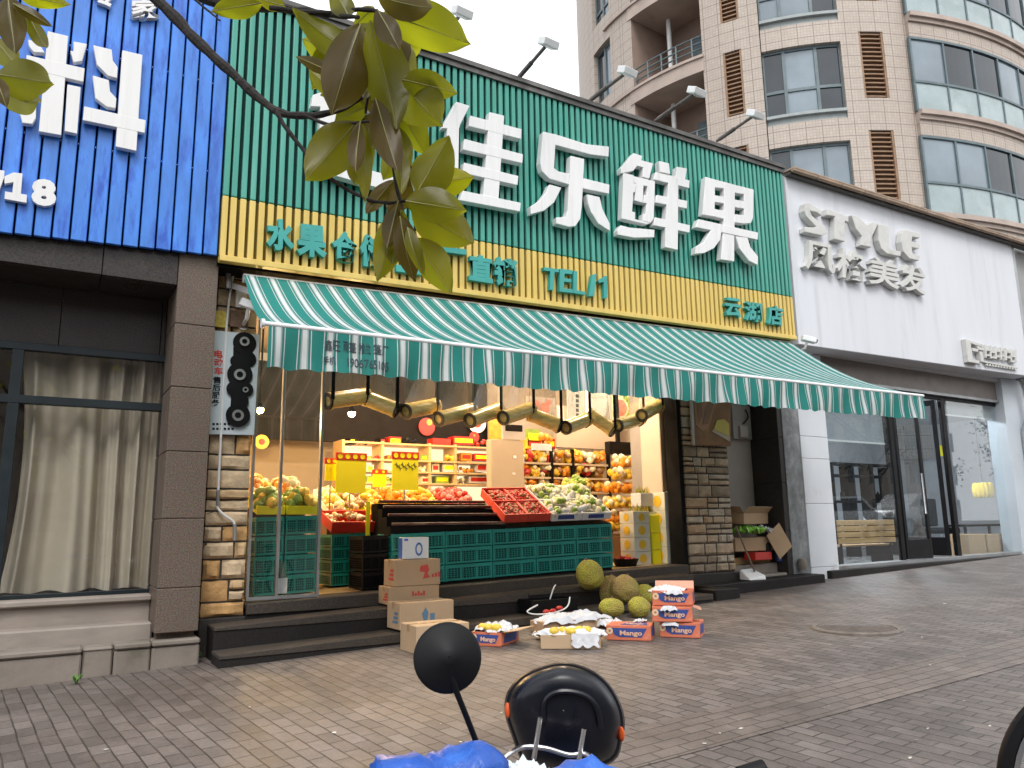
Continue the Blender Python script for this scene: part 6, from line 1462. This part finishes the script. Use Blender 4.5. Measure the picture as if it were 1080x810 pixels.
b=MB(); wbox(b,1012,478,1030,505,12.3,.04); tag(b.build('wall_mirror',M_steel),'grey framed mirror on the rear wall of the salon','mirror')
# ------------------------------------------------------------------ magnolia hanging into the picture
def leafmat(name,top,under,tr):
    m,nt,b=newmat(name); g=nn(nt,'ShaderNodeNewGeometry'); vec=coords(nt,(1,1,1)); n=noi(nt,vec,18,4)
    a=mixc(nt,n,tuple(x*.7 for x in top),tuple(min(1,x*1.3) for x in top)); u=mixc(nt,n,tuple(x*.7 for x in under),tuple(min(1,x*1.3) for x in under))
    cc=mixc(nt,g.outputs['Backfacing'],a,u); nt.links.new(cc,b.inputs['Base Color']); b.inputs['Roughness'].default_value=.34; b.inputs['Specular IOR Level'].default_value=.45
    bumpn(nt,b,noi(nt,coords(nt,(1,1,1)),60,3),.12,.004)
    tl=nn(nt,'ShaderNodeBsdfTranslucent'); tl.inputs[0].default_value=c4(tr); mx=nn(nt,'ShaderNodeMixShader'); mx.inputs[0].default_value=.6
    nt.links.new(b.outputs[0],mx.inputs[1]); nt.links.new(tl.outputs[0],mx.inputs[2]); nt.links.new(mx.outputs[0],nt.nodes['Material Output'].inputs['Surface']); return m
LM=[leafmat('leaf_yellow_green',(.11,.14,.02),(.15,.13,.02),(.46,.48,.015)),leafmat('leaf_olive',(.08,.10,.012),(.11,.10,.02),(.42,.42,.015)),leafmat('leaf_brown',(.06,.06,.015),(.09,.06,.018),(.22,.17,.02)),leafmat('leaf_bright',(.17,.20,.015),(.22,.20,.02),(.70,.72,.015))]
LM.append(mat('leaf_midrib',(.22,.21,.06),.5,var=.1))
M_bark=mat('bark',(.012,.009,.008),.85,var=.35,vs=14,bump=.6,bs=60,col2=(.03,.025,.02),c2=(.55,.75),c2s=9)
tc0=EYE+_r*(-2.3)+V((math.sin(YAW),math.cos(YAW),0))*1.9; tc0.z=gz(tc0.x,tc0.y)
t=thing('magnolia_tree','magnolia tree with glossy olive leaves on dark branches hanging in front of the signs','tree',tc0)
def leaf(b,A,B,w,m,fold=.35,curl=.12,roll=0.):
    """leaf from base A to tip B, w wide, folded along its midrib and curled"""
    d=B-A; L=d.length; d=d/L; view=((A+B)/2-EYE).normalized(); s=d.cross(view).normalized(); s=(Matrix.Rotation(roll,3,d)@s); nrm=s.cross(d).normalized()
    n=22; cols=5; vs=[]; nv=random.uniform(8,10)
    sd=random.random()*20
    for i in range(n+1):
        u=i/n; prof=math.sin(math.pi*min(1,u**.85*.97+.015))**.8*(1-.1*u); 
        if u>.86: prof*=(1-((u-.86)/.14)**1.5*.55)
        hw=w*.5*max(.02,prof)
        c=A+d*(L*u)+nrm*(L*curl*math.sin(math.pi*u)*1.0-L*curl*.8*u*u)
        for j in range(-cols,cols+1):
            v=j/cols; wav=.06*w*math.sin(u*9+sd+v*2)*abs(v)
            vs.append(c+s*(hw*v*(1-.12*fold*abs(v)))+nrm*(fold*hw*abs(v)**1.2+wav-.0007*math.sin(2*math.pi*(u*nv-abs(v)*1.6))*(1-abs(v))-(.0012 if j==0 else 0)))
    k=2*cols+1
    b.add(vs,[(i*k+j,i*k+j+1,(i+1)*k+j+1,(i+1)*k+j) for i in range(n) for j in range(2*cols)],m)
    b.tube([vs[i*k+cols]-nrm*.0006 for i in range(0,n+1,2)],[lerp(.0016,.0004,i/n) for i in range(0,n+1,2)],5,4)
LEAVES=[(398,30,362,62,26,1.9,0),(394,70,352,104,26,1.92,1),(402,90,440,62,24,1.9,0),(410,60,446,40,24,1.9,1),(416,120,392,160,22,1.9,1),(424,150,404,190,20,1.9,0),(430,190,410,226,22,1.86,2),(436,225,470,240,24,1.84,1),(424,235,412,280,20,1.82,0),(400,50,392,104,22,1.84,0),(432,180,456,172,20,1.86,0),(388,112,352,128,20,1.9,1),(366,40,330,95,30,1.88,1),(388,60,402,128,30,1.9,2),(405,40,436,96,30,1.88,1),(392,150,372,196,22,1.86,1),(402,135,440,120,22,1.88,0),(382,96,338,100,20,1.9,1),(418,170,446,196,18,1.84,2),(372,56,310,12,25,1.85,1),(356,60,318,40,21,1.85,3),(352,77,311,59,11,1.8,2),(354,98,326,74,15,1.86,3),(380,26,350,119,42,1.72,2),(390,22,420,138,40,1.75,1),(404,14,497,46,40,1.70,0),(398,10,421,52,20,1.68,2),(398,-4,458,10,26,1.66,2),
(424,84,482,98,24,1.75,0),(420,82,464,131,42,1.78,1),(420,108,449,164,27,1.82,0),(440,203,474,144,36,1.72,1),(452,200,470,150,30,1.78,3),(446,198,499,186,26,1.75,3),(428,212,492,222,30,1.72,1),(377,128,322,190,38,1.72,1),(380,128,374,184,15,1.70,2),(381,128,386,212,16,1.78,0),
(396,104,420,184,24,1.74,2),(410,128,434,182,16,1.80,1),(418,150,425,206,14,1.76,0),(434,222,500,256,38,1.70,1),(424,222,398,296,28,1.74,1),(422,228,436,297,22,1.70,2),(438,252,476,310,28,1.72,0),(420,212,408,262,18,1.78,2),(430,240,446,290,13,1.68,1),
(-6,78,56,88,34,1.6,1),(-8,92,46,112,22,1.62,0),(8,-6,16,56,22,1.55,2),(18,-6,72,5,14,1.6,3),(14,4,55,28,10,1.6,2),(28,12,50,54,13,1.63,1),(-8,40,16,68,22,1.66,0),(-6,80,6,110,14,1.6,2),(276,3,223,12,20,1.84,0),(300,6,262,-6,16,1.84,1),(368,18,350,-14,20,1.8,1),(395,8,372,30,14,1.8,0),
(398,22,383,70,26,1.82,0),(412,30,432,70,20,1.83,2),(400,60,405,110,18,1.86,0),(405,118,378,150,16,1.86,2),(415,190,385,226,14,1.84,2)]
b=MB()
for (x0,y0,x1,y1,w,D,m) in LEAVES:
    D+=random.uniform(-.06,.06); A=P(x0,y0,D=D); B=P(x1,y1,D=D+random.uniform(-.06,.04)); leaf(b,A,B,w*D/FL*1.4,m,random.uniform(.2,.55),random.uniform(-.12,.14),random.uniform(-.35,.35))
# crown above the picture
for i in range(70):
    A=P(random.uniform(-400,520),random.uniform(-420,-40),D=random.uniform(1.6,2.6)); d=V((random.uniform(-1,1),random.uniform(-1,1),random.uniform(-1,.2))).normalized()
    leaf(b,A,A+d*random.uniform(.12,.19),random.uniform(.05,.08),random.choice((0,0,1,1,2,3)),random.uniform(.1,.5),random.uniform(-.1,.1),random.uniform(-3,3))
b.build('foliage',LM,t,smooth=80,clean=False)
b=MB()
def br(pts,r0,r1,D0=1.85,D1=1.8):
    n=len(pts); q=smoothp([P(x,y,D=lerp(D0,D1,i/(n-1))) for i,(x,y) in enumerate(pts)],5); k=len(q)
    b.tube([p+V((random.uniform(-1,1),0,random.uniform(-1,1)))*.0012 for p in q],[lerp(r0,r1,i/(k-1))*(1+.12*math.sin(i*1.9)) for i in range(k)],8)
br([(-300,-420),(-120,-230),(60,-95),(162,-4),(205,40),(245,78),(290,116),(325,122),(360,115),(388,99)],.022,.0045,2.2,1.8)
br([(290,116),(310,146),(345,185),(380,207),(405,214),(432,211)],.0055,.0035,1.86,1.76)
br([(322,122),(345,131),(375,130),(398,126)],.0045,.003,1.84,1.74)
br([(-300,-420),(-60,-160),(120,-40),(200,-8),(240,5),(285,8),(320,11),(350,16),(378,18)],.022,.0045,2.2,1.8)
br([(285,8),(340,14),(385,10),(400,18),(396,60),(394,100),(402,140),(413,168),(419,200),(426,226),(438,252),(447,287)],.006,.0035,1.86,1.76)
br([(386,120),(392,60),(391,22)],.003,.003,1.84,1.8); br([(160,-4),(190,-10),(218,10),(232,22)],.004,.002,1.9,1.86)
br([(-250,-250),(-80,-60),(0,-10),(22,8),(30,18)],.012,.003,1.9,1.6)
b.build('branch',M_bark,t,smooth=True,clean=False)
b=MB(); q=P(-300,-420,D=2.2); pts=smoothp([tc0-V((0,0,.1)),tc0+V((.03,.02,.8)),tc0+V((-.02,.05,1.8)),tc0.lerp(q,.75)+V((-.1,0,.25)),q,q+V((.1,.1,1.2))],6); b.tube(pts,[lerp(.11,.03,i/(len(pts)-1)) for i in range(len(pts))],12); b.build('trunk',M_bark,t,smooth=True)
b=MB(); A=P(384,103,D=1.78); B=P(391,90,D=1.76); b.ball((A+B)/2,(.009,.009,.021),10,8,rot=Matrix.Rotation(.4,3,'Y')); b.build('bud',mat('bud_grey',(.45,.44,.38),.7,var=.2),t,smooth=True)

# ------------------------------------------------------------------ electric scooter in front
fwd=V((math.sin(YAW),math.cos(YAW),0)); rt=_r
def sc_pt(lat,f,z): p=rt*lat+fwd*f; return V((p.x,p.y,z))
gS=gz(1.1,1.5)
t=thing('electric_scooter','black electric scooter with round mirror, rear top box and blue rain cover on its handlebar','scooter',sc_pt(.12,1.7,gS))
D1=1.2; mc=P(473,693,D=D1); k=D1/FL
b=MB()
ax=(EYE-mc).normalized(); ax=(ax+rt*.12+V((0,0,.05))).normalized()
b.lathe(mc,[(.001,.012),(.009,.0115),(.012,.0105),(.047,-.004),(.051,-.0065),(.0535,-.009),(.0535,-.015),(.050,-.017)],40,ax=ax)
mi=b.build('mirror',M_black,t,smooth=50)
b=MB(); b.lathe(mc-ax*.0165,[(.001,0),(.0505,0)],32,ax=ax); b.build('mirror_glass',M_chrome,mi)
b=MB(); b.tube([mc+ax*.006-UP*.014,P(480,726,D=D1-.012),P(492,756,D=D1),P(506,792,D=D1+.005),P(512,812,D=D1+.01)],[.0055,.0048,.0046,.0046,.005],12); b.build('mirror_stem',M_black,mi,smooth=True)
# blue rain cover draped over the bar ends
M_rain=mat('blue_rain_cover',(.012,.085,.42),.4,var=.25,vs=9,col2=(.03,.16,.58),c2=(.5,.75),c2s=14,bump=.5,bs=22,dist=.02)
def cover(pts,rs,nm='rain_cover',n=18):
    b=MB(); q=smoothp(pts,6); kk=len(q); sd=random.random()*30
    b.tube(q,[rs[min(len(rs)-1,int(i/(kk-1)*(len(rs)-1)+.5))]*(1+.16*noise.noise(V((i*.45,sd,0)))) for i in range(kk)],n)
    for i,v in enumerate(b.v): b.v[i]=v+V((noise.noise(v*26),noise.noise(v*26+V((9,0,0))),noise.noise(v*30+V((0,9,0)))))*.012
    return b.build(nm,M_rain,t,smooth=70)
cover([P(385,850,D=1.1),P(425,838,D=1.12),P(466,832,D=1.14),P(500,822,D=1.16),P(522,840,D=1.18)],[.030,.052,.048,.052,.030])
cover([P(520,850,D=1.16),P(570,842,D=1.2),P(612,828,D=1.24),P(645,832,D=1.24),P(690,850,D=1.22)],[.03,.035,.038,.036,.025])
b=MB(); crumple(b,P(548,826,D=1.3),.06,.05,.03,12); b.build('clear_cover',mat('pale_plastic',(.60,.66,.68),.25,var=.1),t,clean=False,smooth=70)
b=MB(); b.tube([P(690,850,D=1.22),P(768,824,D=1.24),P(800,813,D=1.25)],.011,10); b.tube([P(780,819,D=1.24),P(806,811,D=1.25)],.015,12); b.build('handlebar',M_black,t,smooth=True)
# rear top box, traced and given its depth
D2=2.2
def bx(px,py,D): return P(px,py,D=D)
ol=[(552,806),(541,775),(534,752),(536,732),(548,716),(566,706),(590,700),(612,703),(634,715),(649,734),(657,757),(655,778),(645,802),(600,815)]
def smooth_ol(o,n=4):
    q=smoothp([V((x,y,0)) for x,y in o]+[V((*o[0],0))],n); return [(p.x,p.y) for p in q[:-1]]
so=smooth_ol(ol); cxm=sum(x for x,y in so)/len(so); cym=sum(y for x,y in so)/len(so)
def ring(sx,dd,dy=0): return [P(cxm+(x-cxm)*sx,cym+(y-cym)*sx+dy,D=D2+dd) for x,y in so]
b=MB()
prof=[(.01,-.075),(.45,-.072),(.66,-.066),(.80,-.052),(.88,-.034),(.93,-.012),(.955,.005),(.955,.02),(1.0,.022),(1.01,.035),(1.0,.05),(.97,.055),(.965,.075),(1.01,.085),(1.03,.12),(1.02,.22),(.95,.30),(.7,.34),(.01,.35)]
rings=[ring(a,c) for a,c in prof]; n=len(so)
b.grid(lambda i,j:rings[j][i],n,len(prof)-1,0,True)
tb=b.build('top_box',mat('box_black',(.006,.007,.012),.32,var=.15,spec=.35),t,smooth=60)
b=MB(); pts=[bx(x,y,D2-.078) for x,y in ((574,760),(574,742),(582,732),(598,729),(618,734),(630,748),(634,768))]; b.tube(smoothp(pts,4),.008,8); b.build('panel_rib',MATS['box_black'],tb,smooth=True)
for (x,y) in ((535.5,749),(655,774)):
    c=bx(x,y,D2+.01); b=MB(); b.ball(c,(.007,.014,.021),10,8); b.build('reflector',mat('orange_reflector',(.65,.10,.02),.25,var=.05) if 'orange_reflector' not in MATS else MATS['orange_reflector'],tb,smooth=True)
D3=2.05
b=MB()
b.tube([bx(570,757,D3),bx(567,775,D3),bx(563,800,D3)],.007,10); b.tube([bx(616,768,D3),bx(613,785,D3),bx(610,805,D3)],.007,10)
b.tube(smoothp([bx(520,815,D3-.1),bx(535,797,D3-.06),bx(552,788,D3),bx(575,789,D3),bx(600,796,D3),bx(618,795,D3),bx(628,806,D3-.05)],5),.007,10)
b.build('rack',M_chrome,t,smooth=True)
# seat, body, wheels below the picture's edge
b=MB(); zs_=gS+.62
def ob(lat0,lat1,f0,f1,z0,z1): b.hexa([sc_pt(lat0,f0,z0),sc_pt(lat1,f0,z0),sc_pt(lat1,f1,z0),sc_pt(lat0,f1,z0),sc_pt(lat0,f0,z1),sc_pt(lat1,f0,z1),sc_pt(lat1,f1,z1),sc_pt(lat0,f1,z1)])
ob(.02,.26,1.55,2.12,zs_-.12,zs_-.02); b.build('seat',mat('grey_seat',(.06,.06,.065),.6),t,bevel=.035,seg=3)
b=MB(); ob(.03,.25,1.6,2.3,gS+.30,zs_-.122); b.build('rear_body',M_rain if False else mat('scooter_paint',(.02,.06,.22),.25,var=.1),t,bevel=.04,seg=2)
b=MB(); ob(.02,.26,1.15,1.62,gS+.22,gS+.298); b.build('footboard',M_black,t,bevel=.015)
b=MB(); ob(0,.28,1.02,1.14,gS+.25,gS+.72); b.build('leg_shield',MATS['scooter_paint'],t,bevel=.04,seg=2)
b=MB(); b.tube([sc_pt(.14,1.12,gS+.74),sc_pt(.14,.98,gS+.3),sc_pt(.14,.95,gS+.22)],.02,10); b.tube([P(500,835,D=1.17),sc_pt(.13,1.17,gS+.80),P(700,850,D=1.22)],.014,8); b.tube([sc_pt(.13,1.17,gS+.80),sc_pt(.14,1.12,gS+.70)],.022,8); b.build('fork',M_black,t,smooth=True)
for f_,nm in ((.95,'front'),(2.2,'rear')):
    b=MB(); c=sc_pt(.14,f_,gS+.205); b.lathe(c,[(.14,-.035),(.18,-.045),(.205,-.02),(.205,.02),(.18,.045),(.14,.035)],28,ax=rt); w=b.build('wheel',M_black,t,smooth=True)
    b=MB(); b.lathe(c,[(.001,-.03),(.05,-.03),(.06,-.012),(.14,-.014),(.14,.014),(.06,.012),(.05,.03),(.001,.03)],28,ax=rt); b.build('rim',M_steel,w)
b=MB(); b.tube([sc_pt(.14,1.9,gS+.28),sc_pt(.2,1.95,gS+.01)],.012,8); b.build('kickstand',M_steel,t)
# ------------------------------------------------------------------ bicycle at the right edge
D4=2.5; c0=P(1170,868,D=D4); gB=gz(c0.x,c0.y); c0.z=gB+.35
t=thing('bicycle','bicycle parked at the lower right corner, its black front tyre showing','bicycle',V((c0.x,c0.y,gB)))
def wheel(c):
    b=MB(); b.lathe(c,[(.305,-.010),(.318,-.020),(.345,-.014),(.35,0),(.345,.014),(.318,.020),(.305,.010)],56,ax=fwd); w=b.build('wheel',M_black,t,smooth=True)
    b=MB(); b.lathe(c,[(.285,-.011),(.305,-.013),(.305,.013),(.285,.011)],48,ax=fwd)
    for i in range(18): a=i*math.pi/9; d=rt*math.cos(a)+V((0,0,math.sin(a))); b.tube([c+d*.02,c+d*.29],.0015,4)
    b.tube([c-fwd*.05,c+fwd*.05],.018,8); b.build('rim',M_chrome,w)
wheel(c0); c1=c0+rt*1.06; c1.z=c0.z+gz(c1.x,c1.y)-gB; wheel(c1)
h=lambda a,z: c0+rt*a+V((0,0,z-.35))
b=MB()
for A,B in ((h(.0,.35),h(.14,.86)),(h(.14,.86),h(.12,1.0)),(h(.13,.82),h(.72,.78)),(h(.12,.72),h(.60,.30)),(h(.60,.30),h(.74,.90)),(h(.60,.30),c1),(h(.72,.78),c1)): b.tube([A,B],.017,10)
b.build('frame',mat('bike_paint',(.03,.03,.035),.3),t,smooth=True)
b=MB(); b.tube(smoothp([h(.25,1.08)-fwd*.28,h(.13,1.06)-fwd*.22,h(.11,1.02),h(.13,1.06)+fwd*.22,h(.25,1.08)+fwd*.28],5),.012,8); b.build('handlebar',M_chrome,t,smooth=True)
b=MB(); b.ball(h(.76,.94),(.13,.09,.04),16,8); b.build('saddle',M_black,t,smooth=True)
b=MB(); b.tube([h(.60,.30)-fwd*.1,h(.60,.30)+fwd*.1],.03,10); b.tube([h(.60,.30)-fwd*.08,h(.70,.16)-fwd*.08],.01,6); b.tube([h(.60,.30)+fwd*.08,h(.50,.44)+fwd*.08],.01,6); b.build('crank',M_steel,t)

# ------------------------------------------------------------------ car across the street, seen in the salon glass
def car(x,y,lab):
    z=gz(x,.3)-.155; t=thing('parked_car',lab,'car',(x,y,z)); q=lambda px,py,pz: V((x+px,y+py,z+pz))
    b=MB(); pr=[(-2.2,.32),(-2.25,.7),(-2.1,.95),(-1.0,1.05),(1.5,1.08),(2.1,1.0),(2.2,.7),(2.15,.32)]
    b.prism([q(a,-.86,c) for a,c in pr],(0,1.72,0)); b.prism([q(a,-.72,c) for a,c in ((-1.1,1.04),(-.35,1.58),(1.2,1.6),(2.0,1.06))],(0,1.44,0)); b.build('body',mat('silver_paint',(.55,.57,.58),.25,metal=.5,var=.04),t,bevel=.07,seg=3,smooth=50)
    b=MB()
    for s in (-.742,.726): b.prism([q(a,s,c) for a,c in ((-.85,1.1),(-.28,1.5),(.35,1.52),(.35,1.1))],(0,.016,0)); b.prism([q(a,s,c) for a,c in ((.42,1.1),(.42,1.52),(1.1,1.53),(1.6,1.12))],(0,.016,0))
    b.build('window',M_tglass,t)
    for a in (-1.35,1.35):
        for s in (-.80,.80):
            b=MB(); b.lathe(q(a,s,.32),[(.2,-.1),(.3,-.11),(.32,-.06),(.32,.06),(.3,.11),(.2,.1)],24,ax=(0,1,0)); w=b.build('wheel',M_black,t,smooth=True)
            b=MB(); b.lathe(q(a,s,.32),[(.001,-.08),(.2,-.09),(.2,.09),(.001,.08)],20,ax=(0,1,0)); b.build('rim',M_steel,w)
    for s in (-.6,.6): b=MB(); b.ball(q(-2.17,s,.78),(.1,.18,.1),10,8); b.build('headlight',M_white,t,smooth=True)
car(24.5,-2.6,'silver car parked across the street, mirrored in the salon window')
car(29.6,-2.6,'second silver car parked behind the first, mirrored in the salon door glass')

# ------------------------------------------------------------------ across the street, mirrored in the shop glass
def street_tree(x,y,h,w,lab):
    z=gz(x,.3)-.17; t=thing('street_tree',lab,'tree',(x,y,z),'street trees mirrored in the glass'); b=MB()
    b.tube([(x,y,z),(x+.1,y,z+h*.3),(x-.05,y,z+h*.6),(x,y,z+h*.85)],[.16,.13,.09,.03],10)
    for i in range(7): a=i*.9; b.tube([(x,y,z+h*(.32+.05*i)),(x+math.cos(a)*w*.5,y+math.sin(a)*w*.5,z+h*(.5+.06*i))],[.06,.02],6)
    b.build('trunk',M_bark,t,smooth=True); b=MB()
    cl=[V((random.gauss(0,w*.33),random.gauss(0,w*.33),random.uniform(h*.4,h))) for _ in range(26)]
    for i in range(2600):
        c=random.choice(cl)+V((random.gauss(0,.38),random.gauss(0,.38),random.gauss(0,.3)))+V((x,y,z)); d=V((random.uniform(-1,1),random.uniform(-1,1),random.uniform(-1,.6))).normalized()*.17; q=d.cross(V((.3,.2,1))).normalized()*.055
        b.add([c,c+d*.5+q,c+d,c+d*.5-q],[(0,1,2,3)])
    b.build('crown',mat('street_leaf',(.05,.075,.02),.45,var=.4,vs=.9) if 'street_leaf' not in MATS else MATS['street_leaf'],t,clean=False)
for x,y,h,w,lab in ((10,-4.6,6.5,3.2,'broad leafy street tree opposite the fruit shop, mirrored in glass'),(19,-5,7.2,3.6,'tall leafy street tree opposite the salon, mirrored in its left window'),(31,-4.8,6.8,3.4,'leafy street tree mirrored in the salon door'),(44,-5,7.5,4,'leafy street tree mirrored in the right salon window'),(-6,-4.8,6.8,3.4,'leafy street tree opposite the curtained window')): street_tree(x,y,h,w,lab)
t=thing('added_block','added grey brown block across the street, darkening the reflections in the shop windows','building',(25,-26,0))  # unseen block, added so the glass mirrors less white sky
b=MB(); b.box((-30,-36,-1.5),(75,-26,12)); b.build('wall',mat('block_wall',(.30,.26,.22),.8,var=.1,vs=.3),t)
b=MB()
for k in range(3):
    for i in range(35): b.box((-28+i*3,-26.0,1.2+k*3.2),(-26.4+i*3,-25.95,3.0+k*3.2))
o=b.build('windows',M_tglass,t); o['kind']='stuff'

# ------------------------------------------------------------------ light: overcast day, warm lamps in the shop
w=bpy.data.worlds.new('World'); sc.world=w; w.use_nodes=True; nt=w.node_tree
bg=nt.nodes['Background']; sky=nn(nt,'ShaderNodeTexSky'); sky.sky_type='NISHITA'; sky.sun_disc=False
SE,SA=R(52),R(205)
sky.sun_elevation=SE; sky.sun_rotation=SA; sky.air_density=1.0; sky.dust_density=4; sky.ozone_density=1
hs=nn(nt,'ShaderNodeHueSaturation'); hs.inputs['Saturation'].default_value=.12; nt.links.new(sky.outputs[0],hs.inputs['Color'])
# cloud deck: evens the sky out to a milky white
tcw=nn(nt,'ShaderNodeTexCoord'); cn=noi(nt,tcw.outputs['Generated'],1.6,5,.55); cl0=ramp(nt,cn,[(.3,(.82,.84,.88)),(.7,(.98,.99,1.))]); vs_=nn(nt,'ShaderNodeVectorMath',operation='SCALE'); vs_.inputs['Scale'].default_value=9.5; nt.links.new(cl0,vs_.inputs[0]); cl=vs_.outputs[0]
mxw=mixc(nt,.8,hs.outputs[0],cl); nt.links.new(mxw,bg.inputs['Color']); bg.inputs['Strength'].default_value=.10
sd_=bpy.data.lights.new('sun','SUN'); sd_.energy=1.0; sd_.angle=R(25); sd_.color=(1,.97,.93); so_=bpy.data.objects.new('sun',sd_); COL.objects.link(so_)
dirv=V((math.sin(SA)*math.cos(SE),math.cos(SA)*math.cos(SE),math.sin(SE))); so_.rotation_euler=dirv.to_track_quat('Z','Y').to_euler(); so_.location=dirv*50
def lamp(x,y,z,e,col=(1,.80,.56),r=.08):
    l=bpy.data.lights.new('ceiling_lamp','POINT'); l.energy=e; l.color=col; l.shadow_soft_size=r; o=bpy.data.objects.new('ceiling_lamp',l); COL.objects.link(o); o.location=(x,y,z)
for x,y in ((3.4,8.35),(5.2,8.35),(6.9,8.35),(3.6,10.3),(5.4,10.3),(7.2,10.3),(8.4,9.6)): lamp(x,y,3.75,62)  # front ones belong to the row added for the price cards
for px,py,Y in ((371,436,10.0),(274,432,9.6)): c=P(px,py,Y=Y); lamp(c.x,c.y-.05,c.z-.1,60,(1,.62,.26),.05)
for k,(x,y) in enumerate(((12.2,9.6),(15.2,9.8))):
    t=thing('tube_light','white tube light on the salon ceiling, '+('over the bench side','over the lantern side')[k],'ceiling light',(x,y,3.9),'tube lights in the salon')
    b=MB(); b.tube([(x-.6,y,3.84),(x+.6,y,3.84)],.02,8); b.build('tube',emis('tube_glow_%d'%k,(.95,.98,1),8),t); b=MB(); b.box((x-.62,y-.04,3.865),(x+.62,y+.04,3.897)); b.build('fitting',M_white,t)
    lamp(x,y,3.6,110,(.95,.98,1),.2)
sc.view_settings.view_transform='Standard'; sc.view_settings.look='None'; sc.view_settings.gamma=1; sc.view_settings.exposure=1.08
sc.cycles.use_denoising=True; sc.cycles.max_bounces=8; sc.cycles.transparent_max_bounces=16; sc.cycles.caustics_reflective=False; sc.cycles.caustics_refractive=False
sc.cycles.sample_clamp_indirect=6
